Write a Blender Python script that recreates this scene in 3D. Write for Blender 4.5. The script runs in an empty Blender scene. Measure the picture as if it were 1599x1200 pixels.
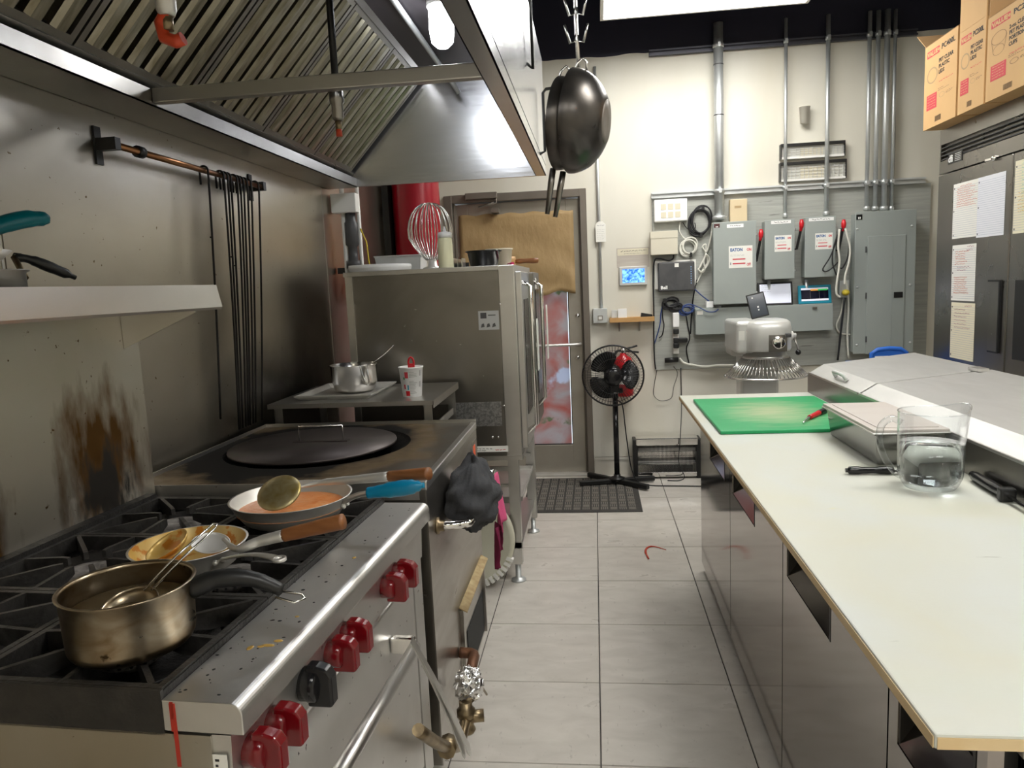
import bpy, bmesh, math, random
from mathutils import Vector, Matrix
random.seed(7)
scene = bpy.context.scene
COL = scene.collection
PI = math.pi

# ------------------------------------------------------------------ camera
CAM_H = 1.425                     # eye height in metres, room axes: X right, Y towards the back wall, Z up
YAW, PITCH, ROLL, FPX = -0.11558, -0.13286, -0.04492, 1147.74   # FPX: focal length in pixels of the 1599x1200 frame
_cy, _sy, _cp, _sp = math.cos(YAW), math.sin(YAW), math.cos(PITCH), math.sin(PITCH)
_d = Vector((_sy*_cp, _cy*_cp, _sp)); _r = Vector((_cy, -_sy, 0)); _u = _r.cross(_d)
_c, _s = math.cos(ROLL), math.sin(ROLL)
CR, CU, CD = _c*_r + _s*_u, -_s*_r + _c*_u, _d
cam = bpy.data.cameras.new('camera'); cam_o = bpy.data.objects.new('camera', cam); COL.objects.link(cam_o)
cam.sensor_width = 36; cam.lens = FPX/1599*36; cam.clip_start = .02
m3 = Matrix((CR, CU, -CD)).transposed().to_4x4(); m3.translation = Vector((0, 0, CAM_H))
cam_o.matrix_world = m3
scene.camera = cam_o

# ------------------------------------------------------------------ world, exposure
w = bpy.data.worlds.new('world'); scene.world = w; w.use_nodes = True
w.node_tree.nodes['Background'].inputs[0].default_value = (.80, .90, 1, 1)
w.node_tree.nodes['Background'].inputs[1].default_value = 1.5
scene.view_settings.view_transform = 'Standard'; scene.view_settings.look = 'None'
scene.view_settings.gamma = 1; scene.view_settings.use_curve_mapping = False
scene.view_settings.exposure = 0.85
LAMP = 13.0                       # emission of the ceiling light diffusers

# ------------------------------------------------------------------ photo pixel -> point on a known plane of the room
def ray(u, v): return CR*((u-799.5)/FPX) + CU*((600-v)/FPX) + CD
def pz(u, v, z): d = ray(u, v); return d*((z-CAM_H)/d.z) + Vector((0, 0, CAM_H))
def py(u, v, y): d = ray(u, v); return d*(y/d.y) + Vector((0, 0, CAM_H))
def px(u, v, x): d = ray(u, v); return d*(x/d.x) + Vector((0, 0, CAM_H))
def wrect(u0, v0, u1, v1, y):     # rectangle on a plane parallel to the back wall: x0, x1, z0, z1
    um, vm = (u0+u1)/2, (v0+v1)/2
    return py(u0, vm, y).x, py(u1, vm, y).x, py(um, v1, y).z, py(um, v0, y).z

# ------------------------------------------------------------------ materials
MATS = {}
def mat(name, col, rough=.5, metal=0., col2=None, scale=8., stretch=(1, 1, 1), amount=1., bump=0., bscale=40., bstretch=(1, 1, 1),
        rvar=0., spots=None, spots2=None, emit=0., trans=0., ior=1.45, coat=0., alpha=1., world=False, rnd=0.):
    if name in MATS: return MATS[name]
    m = bpy.data.materials.new(name); m.use_nodes = True; nt = m.node_tree; N = nt.nodes; L = nt.links
    b = N['Principled BSDF']
    def c4(c): return (c[0], c[1], c[2], 1)
    b.inputs['Base Color'].default_value = c4(col); b.inputs['Roughness'].default_value = rough
    b.inputs['Metallic'].default_value = metal; b.inputs['IOR'].default_value = ior
    b.inputs['Transmission Weight'].default_value = trans; b.inputs['Coat Weight'].default_value = coat
    b.inputs['Alpha'].default_value = alpha
    if emit: b.inputs['Emission Color'].default_value = c4(col); b.inputs['Emission Strength'].default_value = emit
    if world: src = N.new('ShaderNodeNewGeometry').outputs['Position']
    else: src = N.new('ShaderNodeTexCoord').outputs['Object']
    if rnd:
        oi = N.new('ShaderNodeObjectInfo'); ad = N.new('ShaderNodeVectorMath'); ad.operation = 'MULTIPLY_ADD'
        cb = N.new('ShaderNodeCombineXYZ'); L.new(oi.outputs['Random'], cb.inputs[0]); L.new(oi.outputs['Random'], cb.inputs[1]); L.new(oi.outputs['Random'], cb.inputs[2])
        L.new(cb.outputs[0], ad.inputs[0]); ad.inputs[1].default_value = (rnd, rnd*.7, rnd*1.3); L.new(src, ad.inputs[2]); src = ad.outputs[0]
    def noise(sc, st, detail=6, dist=0.):
        mp = N.new('ShaderNodeMapping'); mp.inputs['Scale'].default_value = st; L.new(src, mp.inputs[0])
        n = N.new('ShaderNodeTexNoise'); n.inputs['Scale'].default_value = sc; n.inputs['Detail'].default_value = detail
        n.inputs['Distortion'].default_value = dist; L.new(mp.outputs[0], n.inputs['Vector']); return n.outputs['Fac']
    def ramp(f, a, bb):
        r = N.new('ShaderNodeMapRange'); r.inputs[1].default_value = a; r.inputs[2].default_value = bb; L.new(f, r.inputs[0]); return r.outputs[0]
    cur = None
    def mixc(fac, A, B):
        x = N.new('ShaderNodeMix'); x.data_type = 'RGBA'; L.new(fac, x.inputs[0])
        if isinstance(A, tuple): x.inputs[6].default_value = A
        else: L.new(A, x.inputs[6])
        x.inputs[7].default_value = B; return x.outputs[2]
    if col2 is not None:
        n = noise(scale, stretch, dist=.6); f = ramp(n, .5-.25/amount, .5+.25/amount); cur = mixc(f, c4(col), c4(col2))
        if rvar:
            rr = N.new('ShaderNodeMapRange'); rr.inputs[3].default_value = rough-rvar; rr.inputs[4].default_value = rough+rvar
            L.new(n, rr.inputs[0]); L.new(rr.outputs[0], b.inputs['Roughness'])
    for sp in (spots, spots2):
        if sp:   # colour, noise scale, threshold 0..1, stretch
            n = noise(sp[1], sp[3] if len(sp) > 3 else (1, 1, 1), 4); f = ramp(n, sp[2], sp[2]+.04)
            cur = mixc(f, cur if cur is not None else c4(col), c4(sp[0]))
    if cur is not None: L.new(cur, b.inputs['Base Color'])
    if bump:
        n = noise(bscale, bstretch, 4); bp = N.new('ShaderNodeBump'); bp.inputs['Strength'].default_value = bump
        bp.inputs['Distance'].default_value = .004; L.new(n, bp.inputs['Height']); L.new(bp.outputs[0], b.inputs['Normal'])
    MATS[name] = m; return m
def nodes_of(m): return m.node_tree.nodes, m.node_tree.links, m.node_tree.nodes['Principled BSDF']

steel = mat('steel_brushed', (.64, .63, .61), .32, 1, (.58, .57, .55), 3, (1, 1, 3), bump=.02, bscale=60, bstretch=(1, 1, 12), rvar=.06)
steel_h = mat('steel_brushed_flat', (.70, .69, .67), .30, 1, (.64, .63, .61), 3, (3, 1, 1), bump=.012, bscale=60, bstretch=(8, 1, 1), rvar=.06)
steel_hood = mat('steel_polished', (.74, .75, .78), .25, 1, (.68, .69, .72), 3, bump=.9, bscale=2.6, bstretch=(.5, 1, 2.6), rvar=.04)
steel_wall = mat('steel_wall_sheet', (.56, .525, .46), .33, 1, (.43, .39, .32), 1.6, (1, 1, 1.6), bump=.05, bscale=80, bstretch=(1, 1, .05), rvar=.07, spots=((.16, .11, .06), 70, .71))
steel_dark = mat('steel_grimy', (.34, .325, .30), .30, 1, (.22, .205, .185), 2.5, bump=.04, bscale=60, bstretch=(1, 1, 20), rvar=.08, spots=((.62, .60, .55), 34, .73))
steel_lid = mat('steel_lid', (.52, .515, .50), .52, 1, (.46, .455, .44), 4, (4, 1, 1), bump=.012, bscale=60, bstretch=(8, 1, 1), rvar=.05)
steel_filter = mat('steel_greasy', (.36, .34, .27), .34, 1, (.15, .13, .08), 9, (1, 6, 1), bump=.1, bscale=40)
steel_mirror = mat('steel_black_mirror', (.40, .37, .35), .10, 1, (.36, .33, .31), 2, bump=.01, bscale=30, rvar=.03)
steel_fridge = mat('steel_fridge', (.30, .285, .265), .28, 1, (.25, .235, .22), 2, bump=.03, bscale=60, bstretch=(1, 1, 30), rvar=.05)
steel_range = mat('steel_range', (.72, .71, .69), .40, 1, (.63, .62, .60), 5, bump=.06, bscale=50, rvar=.08, spots=((.05, .04, .035), 55, .70))
steel_burnt = mat('steel_burnt', (.46, .40, .30), .30, 1, (.20, .13, .06), 16, (1, 1, 2), bump=.05, bscale=60, rvar=.08, spots=((.06, .04, .02), 30, .68))
steel_tandoor = mat('steel_tandoor', (.50, .48, .45), .30, 1, (.38, .35, .31), 3, (1, 1, 5), bump=.04, bscale=50, rvar=.07)
galv = mat('galvanised', (.66, .68, .68), .45, .75, (.56, .58, .58), 12, bump=.03, bscale=50)
chrome = mat('chrome', (.80, .79, .77), .10, 1)
wire_steel = mat('wire_steel', (.70, .69, .67), .22, 1)
iron = mat('cast_iron', (.030, .028, .027), .55, .35, (.012, .011, .010), 20, bump=.5, bscale=160, rvar=.12, spots=((.16, .10, .06), 90, .74))
iron_edge = mat('cast_iron_worn', (.09, .085, .08), .42, .6, (.03, .028, .026), 25, bump=.3, bscale=120, rvar=.12)
crumbs = mat('drip_tray_crumbs', (.030, .026, .022), .6, .2, (.05, .036, .026), 40, bump=.9, bscale=220, spots=((.22, .15, .09), 130, .66), spots2=((.35, .33, .3), 60, .76))
burner_m = mat('burner_ash', (.30, .28, .26), .75, .2, (.10, .09, .085), 40, bump=.6, bscale=120)
tandoor_top = mat('tandoor_top', (.30, .28, .25), .30, .9, (.11, .10, .085), 4, bump=.06, bscale=60, rvar=.1, spots=((.55, .52, .46), 60, .72, (1, .3, 1)))
lid_m = mat('tandoor_lid', (.085, .072, .068), .42, .7, (.06, .05, .05), 5, bump=.05, bscale=80, spots=((.3, .27, .25), 40, .76))
black_pl = mat('black_plastic', (.012, .012, .012), .38)
black_gl = mat('black_gloss', (.010, .010, .011), .16)
black_rub = mat('black_rubber', (.016, .016, .016), .7)
grey_dark = mat('dark_grey_plastic', (.05, .05, .055), .45, 0, (.09, .09, .09), 9)
red_knob = mat('red_knob', (.15, .003, .006), .15, coat=.3)
red_pl = mat('red_paint', (.55, .012, .02), .28)
red_tank = mat('red_tank', (.33, .006, .018), .28)
white_pl = mat('white_plastic', (.78, .77, .73), .42)
white_cl = mat('white_clean', (.84, .84, .83), .45)
cream_pl = mat('cream_plastic', (.66, .61, .47), .45)
beige_pl = mat('beige_plastic', (.62, .58, .47), .48)
grey_box = mat('grey_enamel', (.33, .36, .34), .42, 0, (.30, .33, .315), 3)
grey_lite = mat('light_grey_plastic', (.52, .52, .50), .5)
teal_h = mat('teal_handle', (.0, .17, .22), .28, 0, (.0, .09, .12), 6)
blue_h = mat('blue_handle', (.0, .16, .34), .35, 0, (.0, .22, .34), 9)
blue_pl = mat('blue_plastic', (.02, .12, .50), .4)
wood_h = mat('wood_handle', (.30, .12, .04), .45, 0, (.16, .055, .015), 10, (1, 1, 6), bump=.1, bscale=60)
wood_l = mat('wood_light', (.58, .34, .13), .5, 0, (.46, .25, .09), 12, (1, 8, 8))
copper = mat('copper', (.40, .20, .10), .30, 1, (.28, .13, .06), 12)
brass = mat('brass_dirty', (.36, .28, .16), .35, .9, (.16, .12, .08), 30)
white_cable = mat('white_cable', (.68, .67, .60), .5)
black_cable = mat('black_cable', (.012, .012, .014), .5)
blue_cable = mat('blue_cable', (.03, .06, .20), .45)
paper_w = mat('paper_white', (.80, .79, .74), .8)
paper_y = mat('paper_yellowed', (.80, .74, .56), .8)
ink_red = mat('ink_red', (.62, .12, .05), .8)
ink_pur = mat('ink_purple', (.34, .10, .18), .8)
ink_blue = mat('ink_line_blue', (.38, .42, .52), .8)
ink_blk = mat('ink_black', (.03, .03, .03), .7)
ink_teal = mat('ink_teal', (.25, .50, .55), .8)
ink_or = mat('ink_orange', (.70, .42, .10), .8)
print_red = mat('print_red', (.60, .06, .08), .7)
print_brown = mat('print_brown', (.20, .13, .07), .8)
print_blue = mat('print_blue', (.02, .10, .30), .6)
print_grey = mat('print_grey', (.35, .35, .34), .7)
tan_print = mat('print_tan', (.42, .30, .16), .8)
card = mat('cardboard', (.64, .40, .18), .75, 0, (.60, .37, .165), 6)
card_in = mat('cardboard_edge', (.46, .28, .13), .8)
kraft = mat('kraft_paper', (.40, .275, .13), .6, 0, (.33, .22, .10), 7, bump=1., bscale=22, bstretch=(1.4, 1, .7))
foil = mat('foil', (.80, .80, .80), .18, 1, bump=1., bscale=55)
cloth_blk = mat('cloth_black', (.030, .031, .035), .9, 0, (.055, .056, .06), 18, bump=.3, bscale=160, spots=((.30, .22, .13), 150, .71))
cloth_pink = mat('cloth_pink', (.66, .10, .24), .9, 0, (.55, .07, .18), 16, bump=.3, bscale=140)
cloth_plum = mat('cloth_plum', (.19, .012, .055), .85)
green_pl = mat('green_board', (.0, .33, .10), .42, 0, (.02, .40, .14), 7, bump=.08, bscale=70)
board_w = mat('white_cutting_board', (.56, .585, .565), .40, 0, (.57, .56, .45), 2.6, amount=1.0, bump=.05, bscale=90, bstretch=(1, 3, 1), spots=((.60, .57, .32), 4.1, .71), spots2=((.40, .40, .36), 60, .735, (.16, 1, 1)))
board_edge = mat('board_edge', (.70, .55, .33), .5, 0, (.62, .44, .22), 9)
sauce = mat('orange_sauce', (.66, .17, .02), .3, 0, (.82, .38, .15), 30, bump=.6, bscale=90)
dark_broth = mat('dark_broth', (.055, .035, .018), .2, 0, (.15, .11, .05), 30, bump=.2, bscale=60)
pan_dirty = mat('pan_sauce_stained', (.60, .36, .06), .32, .3, (.58, .46, .22), 12, spots=((.50, .19, .02), 22, .53))
alu = mat('aluminium', (.74, .73, .70), .42, .7, (.58, .56, .52), 8, bump=.03, bscale=50)
wok_m = mat('wok_steel', (.045, .045, .047), .30, .85, (.13, .115, .10), 7, bump=.05, bscale=60, rvar=.1, spots=((.16, .07, .03), 24, .72))
wok_bot = mat('wok_bottom', (.23, .21, .19), .5, .6, (.15, .13, .11), 14)
def thin_glass(name, tint, gloss, rough):     # thin clear sheet: straight-through light plus a Fresnel reflection
    m = bpy.data.materials.new(name); m.use_nodes = True; N, L = m.node_tree.nodes, m.node_tree.links; N.remove(N['Principled BSDF'])
    t = N.new('ShaderNodeBsdfTransparent'); t.inputs[0].default_value = (*tint, 1); g = N.new('ShaderNodeBsdfGlossy'); g.inputs['Roughness'].default_value = rough
    f = N.new('ShaderNodeLayerWeight'); f.inputs[0].default_value = gloss; x = N.new('ShaderNodeMixShader')
    L.new(f.outputs['Facing'], x.inputs[0]); L.new(t.outputs[0], x.inputs[1]); L.new(g.outputs[0], x.inputs[2]); L.new(x.outputs[0], N['Material Output'].inputs[0]); return m
glass = thin_glass('clear_glass', (.97, .98, .98), .12, .02)
acrylic = thin_glass('clear_acrylic', (.95, .965, .97), .22, .08)
water_m = mat('water', (.90, .95, .97), .0, trans=1, ior=1.33)
pl_clear = mat('frosted_plastic', (.80, .81, .80), .35, trans=.35, ior=1.3)
ceil_m = mat('ceiling_black', (.012, .011, .014), .75)
wall_p = mat('wall_paint', (.69, .67, .60), .6, 0, (.62, .585, .49), 1.1, (1.6, 1, .28), amount=1.3, world=True, bump=.05, bscale=30, spots=((.34, .28, .19), 16, .76))
tile_m = mat('floor_tile', (.60, .565, .515), .30, 0, (.46, .43, .385), 7, (1, 2.0, 1), amount=.85, bump=.05, bscale=40, rvar=.07, spots2=((.44, .41, .37), 70, .66, (1, .4, 1)), rnd=30)
grout = mat('grout_dark', (.035, .030, .028), .8)
ply = mat('plywood_grey', (.30, .31, .285), .65, 0, (.40, .405, .37), 5, (.6, 1, 12), amount=1.2, bump=.25, bscale=14, bstretch=(.5, 1, 14), spots=((.16, .16, .145), 7, .68, (.5, 1, 9)))
mat_rub = mat('mat_rubber', (.035, .033, .030), .85, 0, (.05, .047, .043), 40)
mat_rib = mat('mat_rib', (.20, .185, .16), .85)
door_m = mat('door_bronze_metal', (.42, .39, .335), .42, .6, (.34, .31, .26), 3, bump=.04, bscale=40, rvar=.08, spots=((.42, .40, .36), 24, .72))
frame_m = mat('door_frame_metal', (.22, .195, .165), .42, .5, (.18, .155, .13), 5)
red_fruit = mat('chili_red', (.5, .06, .03), .6)
tube_warm = mat('heater_tube', (.78, .76, .72), .25)
jar_em = mat('lamp_jar_glow', (.93, .96, 1), .1, emit=34)
lamp_em = mat('ceiling_diffuser', (1, .985, .94), .5, emit=LAMP)
scr_white = mat('screen_white', (.80, .83, .95), .2, emit=.14)
scr_dark = mat('screen_dark', (.05, .06, .075), .12)
scr_navy = mat('screen_navy', (.003, .004, .02), .1)
scr_green = mat('screen_green', (.05, .5, .12), .2, emit=.3)
scr_or = mat('screen_orange', (.9, .4, .08), .2, emit=.3)
scr_teal = mat('tablet_teal', (.0, .22, .33), .4)
scr_blue = mat('screen_blue', (.22, .55, 1.), .2, col2=(.01, .10, .62), scale=55, amount=2.2, emit=.0)
def emit_from_base(m, s):
    N, L, b = nodes_of(m)
    src = b.inputs['Base Color'].links[0].from_socket; L.new(src, b.inputs['Emission Color']); b.inputs['Emission Strength'].default_value = s
emit_from_base(scr_blue, .6)

# ------------------------------------------------------------------ mesh builder
class MB:
    def __init__(s): s.v = []; s.f = []; s.sm = []
    def add(s, vs, fs, sm=False):
        o = len(s.v); s.v += [Vector(p) for p in vs]; s.f += [tuple(i+o for i in f) for f in fs]; s.sm += [sm]*len(fs); return s
    def box(s, x0, x1, y0, y1, z0, z1, M=None):
        x0, x1 = min(x0, x1), max(x0, x1); y0, y1 = min(y0, y1), max(y0, y1); z0, z1 = min(z0, z1), max(z0, z1)
        vs = [Vector(p) for p in ((x0, y0, z0), (x1, y0, z0), (x1, y1, z0), (x0, y1, z0), (x0, y0, z1), (x1, y0, z1), (x1, y1, z1), (x0, y1, z1))]
        if M is not None: vs = [M @ p for p in vs]
        return s.add(vs, [(0, 3, 2, 1), (4, 5, 6, 7), (0, 1, 5, 4), (1, 2, 6, 5), (2, 3, 7, 6), (3, 0, 4, 7)])
    def ring(s, a, b, r0, r1, n, caps):
        a, b = Vector(a), Vector(b); d = (b-a).normalized(); q = d.to_track_quat('Z', 'Y')
        o = len(s.v); vs = []
        for c, r in ((a, r0), (b, r1)):
            for i in range(n): t = 2*PI*i/n; vs.append(c + q @ Vector((r*math.cos(t), r*math.sin(t), 0)))
        s.add(vs, [(i, (i+1) % n, n+(i+1) % n, n+i) for i in range(n)], True)
        if caps: s.f += [tuple(o+i for i in reversed(range(n))), tuple(o+n+i for i in range(n))]; s.sm += [False, False]
        return s
    def cyl(s, a, b, r, r2=None, n=16, caps=True): return s.ring(a, b, r, r if r2 is None else r2, n, caps)
    def tube(s, pts, r, n=8, closed=False, smooth_n=0):
        P = [Vector(p) for p in pts]
        if smooth_n: P = spline(P, smooth_n, closed)
        rs = r if isinstance(r, (list, tuple)) else None
        k = len(P); o = len(s.v); vs = []; up = None
        for i in range(k):
            a = P[i-1] if (i > 0 or closed) else P[i]; b = P[(i+1) % k] if (i < k-1 or closed) else P[i]
            t = (b-a)
            t = t.normalized() if t.length > 1e-9 else Vector((0, 0, 1))
            if up is None:
                up = Vector((0, 0, 1)) if abs(t.z) < .9 else Vector((1, 0, 0))
            x = t.cross(up)
            if x.length < 1e-6: x = t.orthogonal()
            x.normalize(); up = x.cross(t).normalized()
            rr = rs[min(i*len(rs)//k, len(rs)-1)] if rs else r
            for j in range(n): th = 2*PI*j/n; vs.append(P[i] + x*(rr*math.cos(th)) + up*(rr*math.sin(th)))
        fs = []
        for i in range(k if closed else k-1):
            i2 = (i+1) % k
            for j in range(n): fs.append((i*n+j, i*n+(j+1) % n, i2*n+(j+1) % n, i2*n+j))
        s.add(vs, fs, True)
        if not closed: s.f += [tuple(o+j for j in reversed(range(n))), tuple(o+(k-1)*n+j for j in range(n))]; s.sm += [False, False]
        return s
    def lathe(s, prof, c=(0, 0, 0), n=32, M=None, smooth=True, sx=1, sy=1, cap=True):
        c = Vector(c); vs = []; k = len(prof)
        for r, z in prof:
            for j in range(n):
                t = 2*PI*j/n; p = Vector((r*sx*math.cos(t), r*sy*math.sin(t), z))
                vs.append((M @ p if M is not None else p) + c)
        fs = [(i*n+j, i*n+(j+1) % n, (i+1)*n+(j+1) % n, (i+1)*n+j) for i in range(k-1) for j in range(n)]
        o = len(s.v); s.add(vs, fs, smooth)
        if cap and prof[0][0] > 1e-4: s.f.append(tuple(o+j for j in reversed(range(n)))); s.sm.append(False)
        if cap and prof[-1][0] > 1e-4: s.f.append(tuple(o+(k-1)*n+j for j in range(n))); s.sm.append(False)
        return s
    def prism(s, poly, a, b, ax='y', M=None):     # poly in the other two axes (x,z for y; x,y for z; y,z for x)
        def P(p, t): return {'y': (p[0], t, p[1]), 'z': (p[0], p[1], t), 'x': (t, p[0], p[1])}[ax]
        n = len(poly); vs = [Vector(P(p, a)) for p in poly] + [Vector(P(p, b)) for p in poly]
        if M is not None: vs = [M @ p for p in vs]
        return s.add(vs, [tuple(range(n)), tuple(reversed(range(n, 2*n)))] + [(i, n+i, n+(i+1) % n, (i+1) % n) for i in range(n)])
    def sphere(s, c, r, n=16, m=10, sx=1, sy=1, sz=1):
        return s.lathe([(r*math.sin(PI*i/m)*1. if 0 < i < m else 1e-6, -r*sz*math.cos(PI*i/m)) for i in range(m+1)], c, n, None, True, sx, sy)
    def quad(s, a, b, c, d, t=0.):
        return s.add([a, b, c, d], [(0, 1, 2, 3)])
    def xf(s, M): s.v = [M @ p for p in s.v]; return s
    def build(s, name, m, parent=None, local=False, bevel=0., seg=2, fix=True, base=None):
        me = bpy.data.meshes.new(name)
        off = Vector((0, 0, 0)); loc = None
        if parent is not None:
            if not local: off = Vector(parent['_o'])
        else:
            if base is not None: loc = Vector(base)
            else:
                xs = [p.x for p in s.v]; ys = [p.y for p in s.v]; zs = [p.z for p in s.v]
                loc = Vector(((min(xs)+max(xs))/2, (min(ys)+max(ys))/2, min(zs)))
            off = loc
        me.from_pydata([p-off for p in s.v], [], s.f)
        me.polygons.foreach_set('use_smooth', s.sm)
        if fix:
            bm = bmesh.new(); bm.from_mesh(me); bmesh.ops.remove_doubles(bm, verts=bm.verts, dist=1e-6)
            bmesh.ops.recalc_face_normals(bm, faces=bm.faces); bm.to_mesh(me); bm.free()
        me.materials.append(m); me.update()
        o = bpy.data.objects.new(name, me); COL.objects.link(o)
        if parent is not None:
            o.parent = parent; o['_o'] = tuple(parent['_o']) if not local else (0, 0, 0)
            if parent.type == 'MESH' and not local: o['_o'] = tuple(parent['_o'])
        else: o.location = loc; o['_o'] = tuple(loc)
        if bevel:
            md = o.modifiers.new('bevel', 'BEVEL'); md.width = bevel; md.segments = seg; md.limit_method = 'ANGLE'; md.angle_limit = .7
        return o
def spline(P, n, closed=False):
    out = []; k = len(P)
    for i in range(k if closed else k-1):
        p0 = P[(i-1) % k] if (closed or i > 0) else P[i]*2-P[i+1]
        p1, p2 = P[i], P[(i+1) % k]
        p3 = P[(i+2) % k] if (closed or i < k-2) else p2*2-p1
        for j in range(n):
            t = j/n; out.append(.5*((2*p1)+(-p0+p2)*t+(2*p0-5*p1+4*p2-p3)*t*t+(-p0+3*p1-3*p2+p3)*t*t*t))
    if not closed: out.append(P[-1])
    return out
def tag(o, label, cat, group=None):
    o['label'] = label; o['category'] = cat
    if group: o['group'] = group
    return o
def struct(o): o['kind'] = 'structure'; return o
def thing(name, label, cat, loc, group=None, rz=0.):
    o = bpy.data.objects.new(name, None); COL.objects.link(o); o.location = loc; o.rotation_euler = (0, 0, rz); o['_o'] = tuple(loc)
    o.empty_display_size = .05
    return tag(o, label, cat, group)
def sthing(name, loc):
    o = bpy.data.objects.new(name, None); COL.objects.link(o); o.location = loc; o['_o'] = tuple(loc); o['kind'] = 'structure'; return o
def Mx(origin, x, y):     # frame with given local x and y directions
    x = Vector(x).normalized(); y = Vector(y); z = x.cross(y).normalized(); y = z.cross(x).normalized()
    m = Matrix((x, y, z)).transposed().to_4x4(); m.translation = Vector(origin); return m
BACKW = lambda p: Mx(p, (1, 0, 0), (0, 0, 1))      # lettering on things that face the camera (-Y)
SIDEW = lambda p: Mx(p, (0, -1, 0), (0, 0, 1))     # lettering on things that face -X
_font_cache = {}
def text(body, size, M, m, parent, name='lettering', bold=0., sx=1.):
    cu = bpy.data.curves.new('t', 'FONT'); cu.body = body; cu.size = size; cu.extrude = .0002; cu.offset = bold; cu.resolution_u = 2
    ob = bpy.data.objects.new('t', cu); COL.objects.link(ob); dg = bpy.context.evaluated_depsgraph_get()
    me = bpy.data.meshes.new_from_object(ob.evaluated_get(dg)); bpy.data.objects.remove(ob); bpy.data.curves.remove(cu)
    me.transform(Matrix.Diagonal((sx, 1, 1, 1))); me.transform(M)
    me.transform(Matrix.Translation(-Vector(parent['_o']))); me.materials.clear(); me.materials.append(m); me.name = name
    o = bpy.data.objects.new(name, me); COL.objects.link(o); o.parent = parent; o['_o'] = tuple(parent['_o']); return o
def squiggle(mb, M, x0, x1, y, h, t=.0012, gap=.25):     # a row of handwriting / tiny print as flat strips in the frame M
    x = x0
    while x < x1-.002:
        wl = min(x1-x, random.uniform(.008, .022)); nseg = max(2, int(wl/.003)); pts = []
        for i in range(nseg+1): pts.append((x+wl*i/nseg, y+random.uniform(-h, h)))
        for (ax, ay), (bx, by) in zip(pts, pts[1:]):
            mb.add([M @ Vector((ax, ay-t, 0)), M @ Vector((bx, by-t, 0)), M @ Vector((bx, by+t, 0)), M @ Vector((ax, ay+t, 0))], [(0, 1, 2, 3)])
        x += wl+random.uniform(.003, .006)
def rectM(mb, M, x0, x1, y0, y1, d=0.0003): mb.box(x0, x1, y0, y1, 0, d, M)
# ================================================================== ROOM
YW, XL, XR, YR, ZC = 5.38, -1.32, 2.68, -2.4, 3.70
DX0, DX1, DZ = -1.06, -.035, 2.085          # door frame opening in the back wall
fl = struct(MB().box(XL-.1, XR+.1, YR-.1, YW+.12, -.06, -.004).build('floor', grout))
TS, TX, TY = .457, -.0201, 4.3114           # tile size and joint crossing read from the floor
_tc = {}
for c in range(-4, 7):
    for r in range(-16, 4):
        x0, x1 = max(TX+c*TS+.0016, XL), min(TX+(c+1)*TS-.0016, XR); y0, y1 = max(TY+r*TS+.0016, YR), min(TY+(r+1)*TS-.0016, YW)
        if x1-x0 < .03 or y1-y0 < .03: continue
        k = (round(x1-x0, 3), round(y1-y0, 3))
        if k not in _tc:
            a, b = k[0]/2, k[1]/2; e = .0015; mb = MB()
            mb.add([(-a, -b, -.004), (a, -b, -.004), (a, b, -.004), (-a, b, -.004), (-a+e, -b+e, 0), (a-e, -b+e, 0), (a-e, b-e, 0), (-a+e, b-e, 0)],
                   [(4, 5, 6, 7), (0, 1, 5, 4), (1, 2, 6, 5), (2, 3, 7, 6), (3, 0, 4, 7)])
            me = bpy.data.meshes.new('tile'); me.from_pydata(mb.v, [], mb.f); me.materials.append(tile_m); _tc[k] = me
        o = bpy.data.objects.new('tile', _tc[k]); COL.objects.link(o); o.parent = fl
        o.location = Vector(((x0+x1)/2, (y0+y1)/2, 0)) - Vector(fl['_o'])
# wall paint: cream below, black band above the paint line (z about 2.98)
N, L, b = nodes_of(wall_p)
g = N.new('ShaderNodeNewGeometry'); sp = N.new('ShaderNodeSeparateXYZ'); L.new(g.outputs['Position'], sp.inputs[0])
nz = N.new('ShaderNodeTexNoise'); nz.inputs['Scale'].default_value = 3; L.new(g.outputs['Position'], nz.inputs['Vector'])
ma = N.new('ShaderNodeMath'); ma.operation = 'MULTIPLY_ADD'; L.new(nz.outputs['Fac'], ma.inputs[0]); ma.inputs[1].default_value = .06; L.new(sp.outputs['Z'], ma.inputs[2])
gt = N.new('ShaderNodeMath'); gt.operation = 'GREATER_THAN'; L.new(ma.outputs[0], gt.inputs[0]); gt.inputs[1].default_value = 3.0
mx = N.new('ShaderNodeMix'); mx.data_type = 'RGBA'; L.new(gt.outputs[0], mx.inputs[0]); L.new(b.inputs['Base Color'].links[0].from_socket, mx.inputs[6])
mx.inputs[7].default_value = (.016, .016, .034, 1); L.new(mx.outputs[2], b.inputs['Base Color'])
mb = MB().box(XL-.1, DX0, YW, YW+.12, 0, ZC).box(DX1, XR+.1, YW, YW+.12, 0, ZC).box(DX0, DX1, YW, YW+.12, DZ, ZC)
struct(mb.build('wall_back', wall_p))
struct(MB().box(XR, XR+.1, YR, YW, 0, ZC).build('wall_right', wall_p))
struct(MB().box(XL-.1, XR+.1, YR-.1, YR, 0, ZC).build('wall_rear', wall_p))
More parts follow.
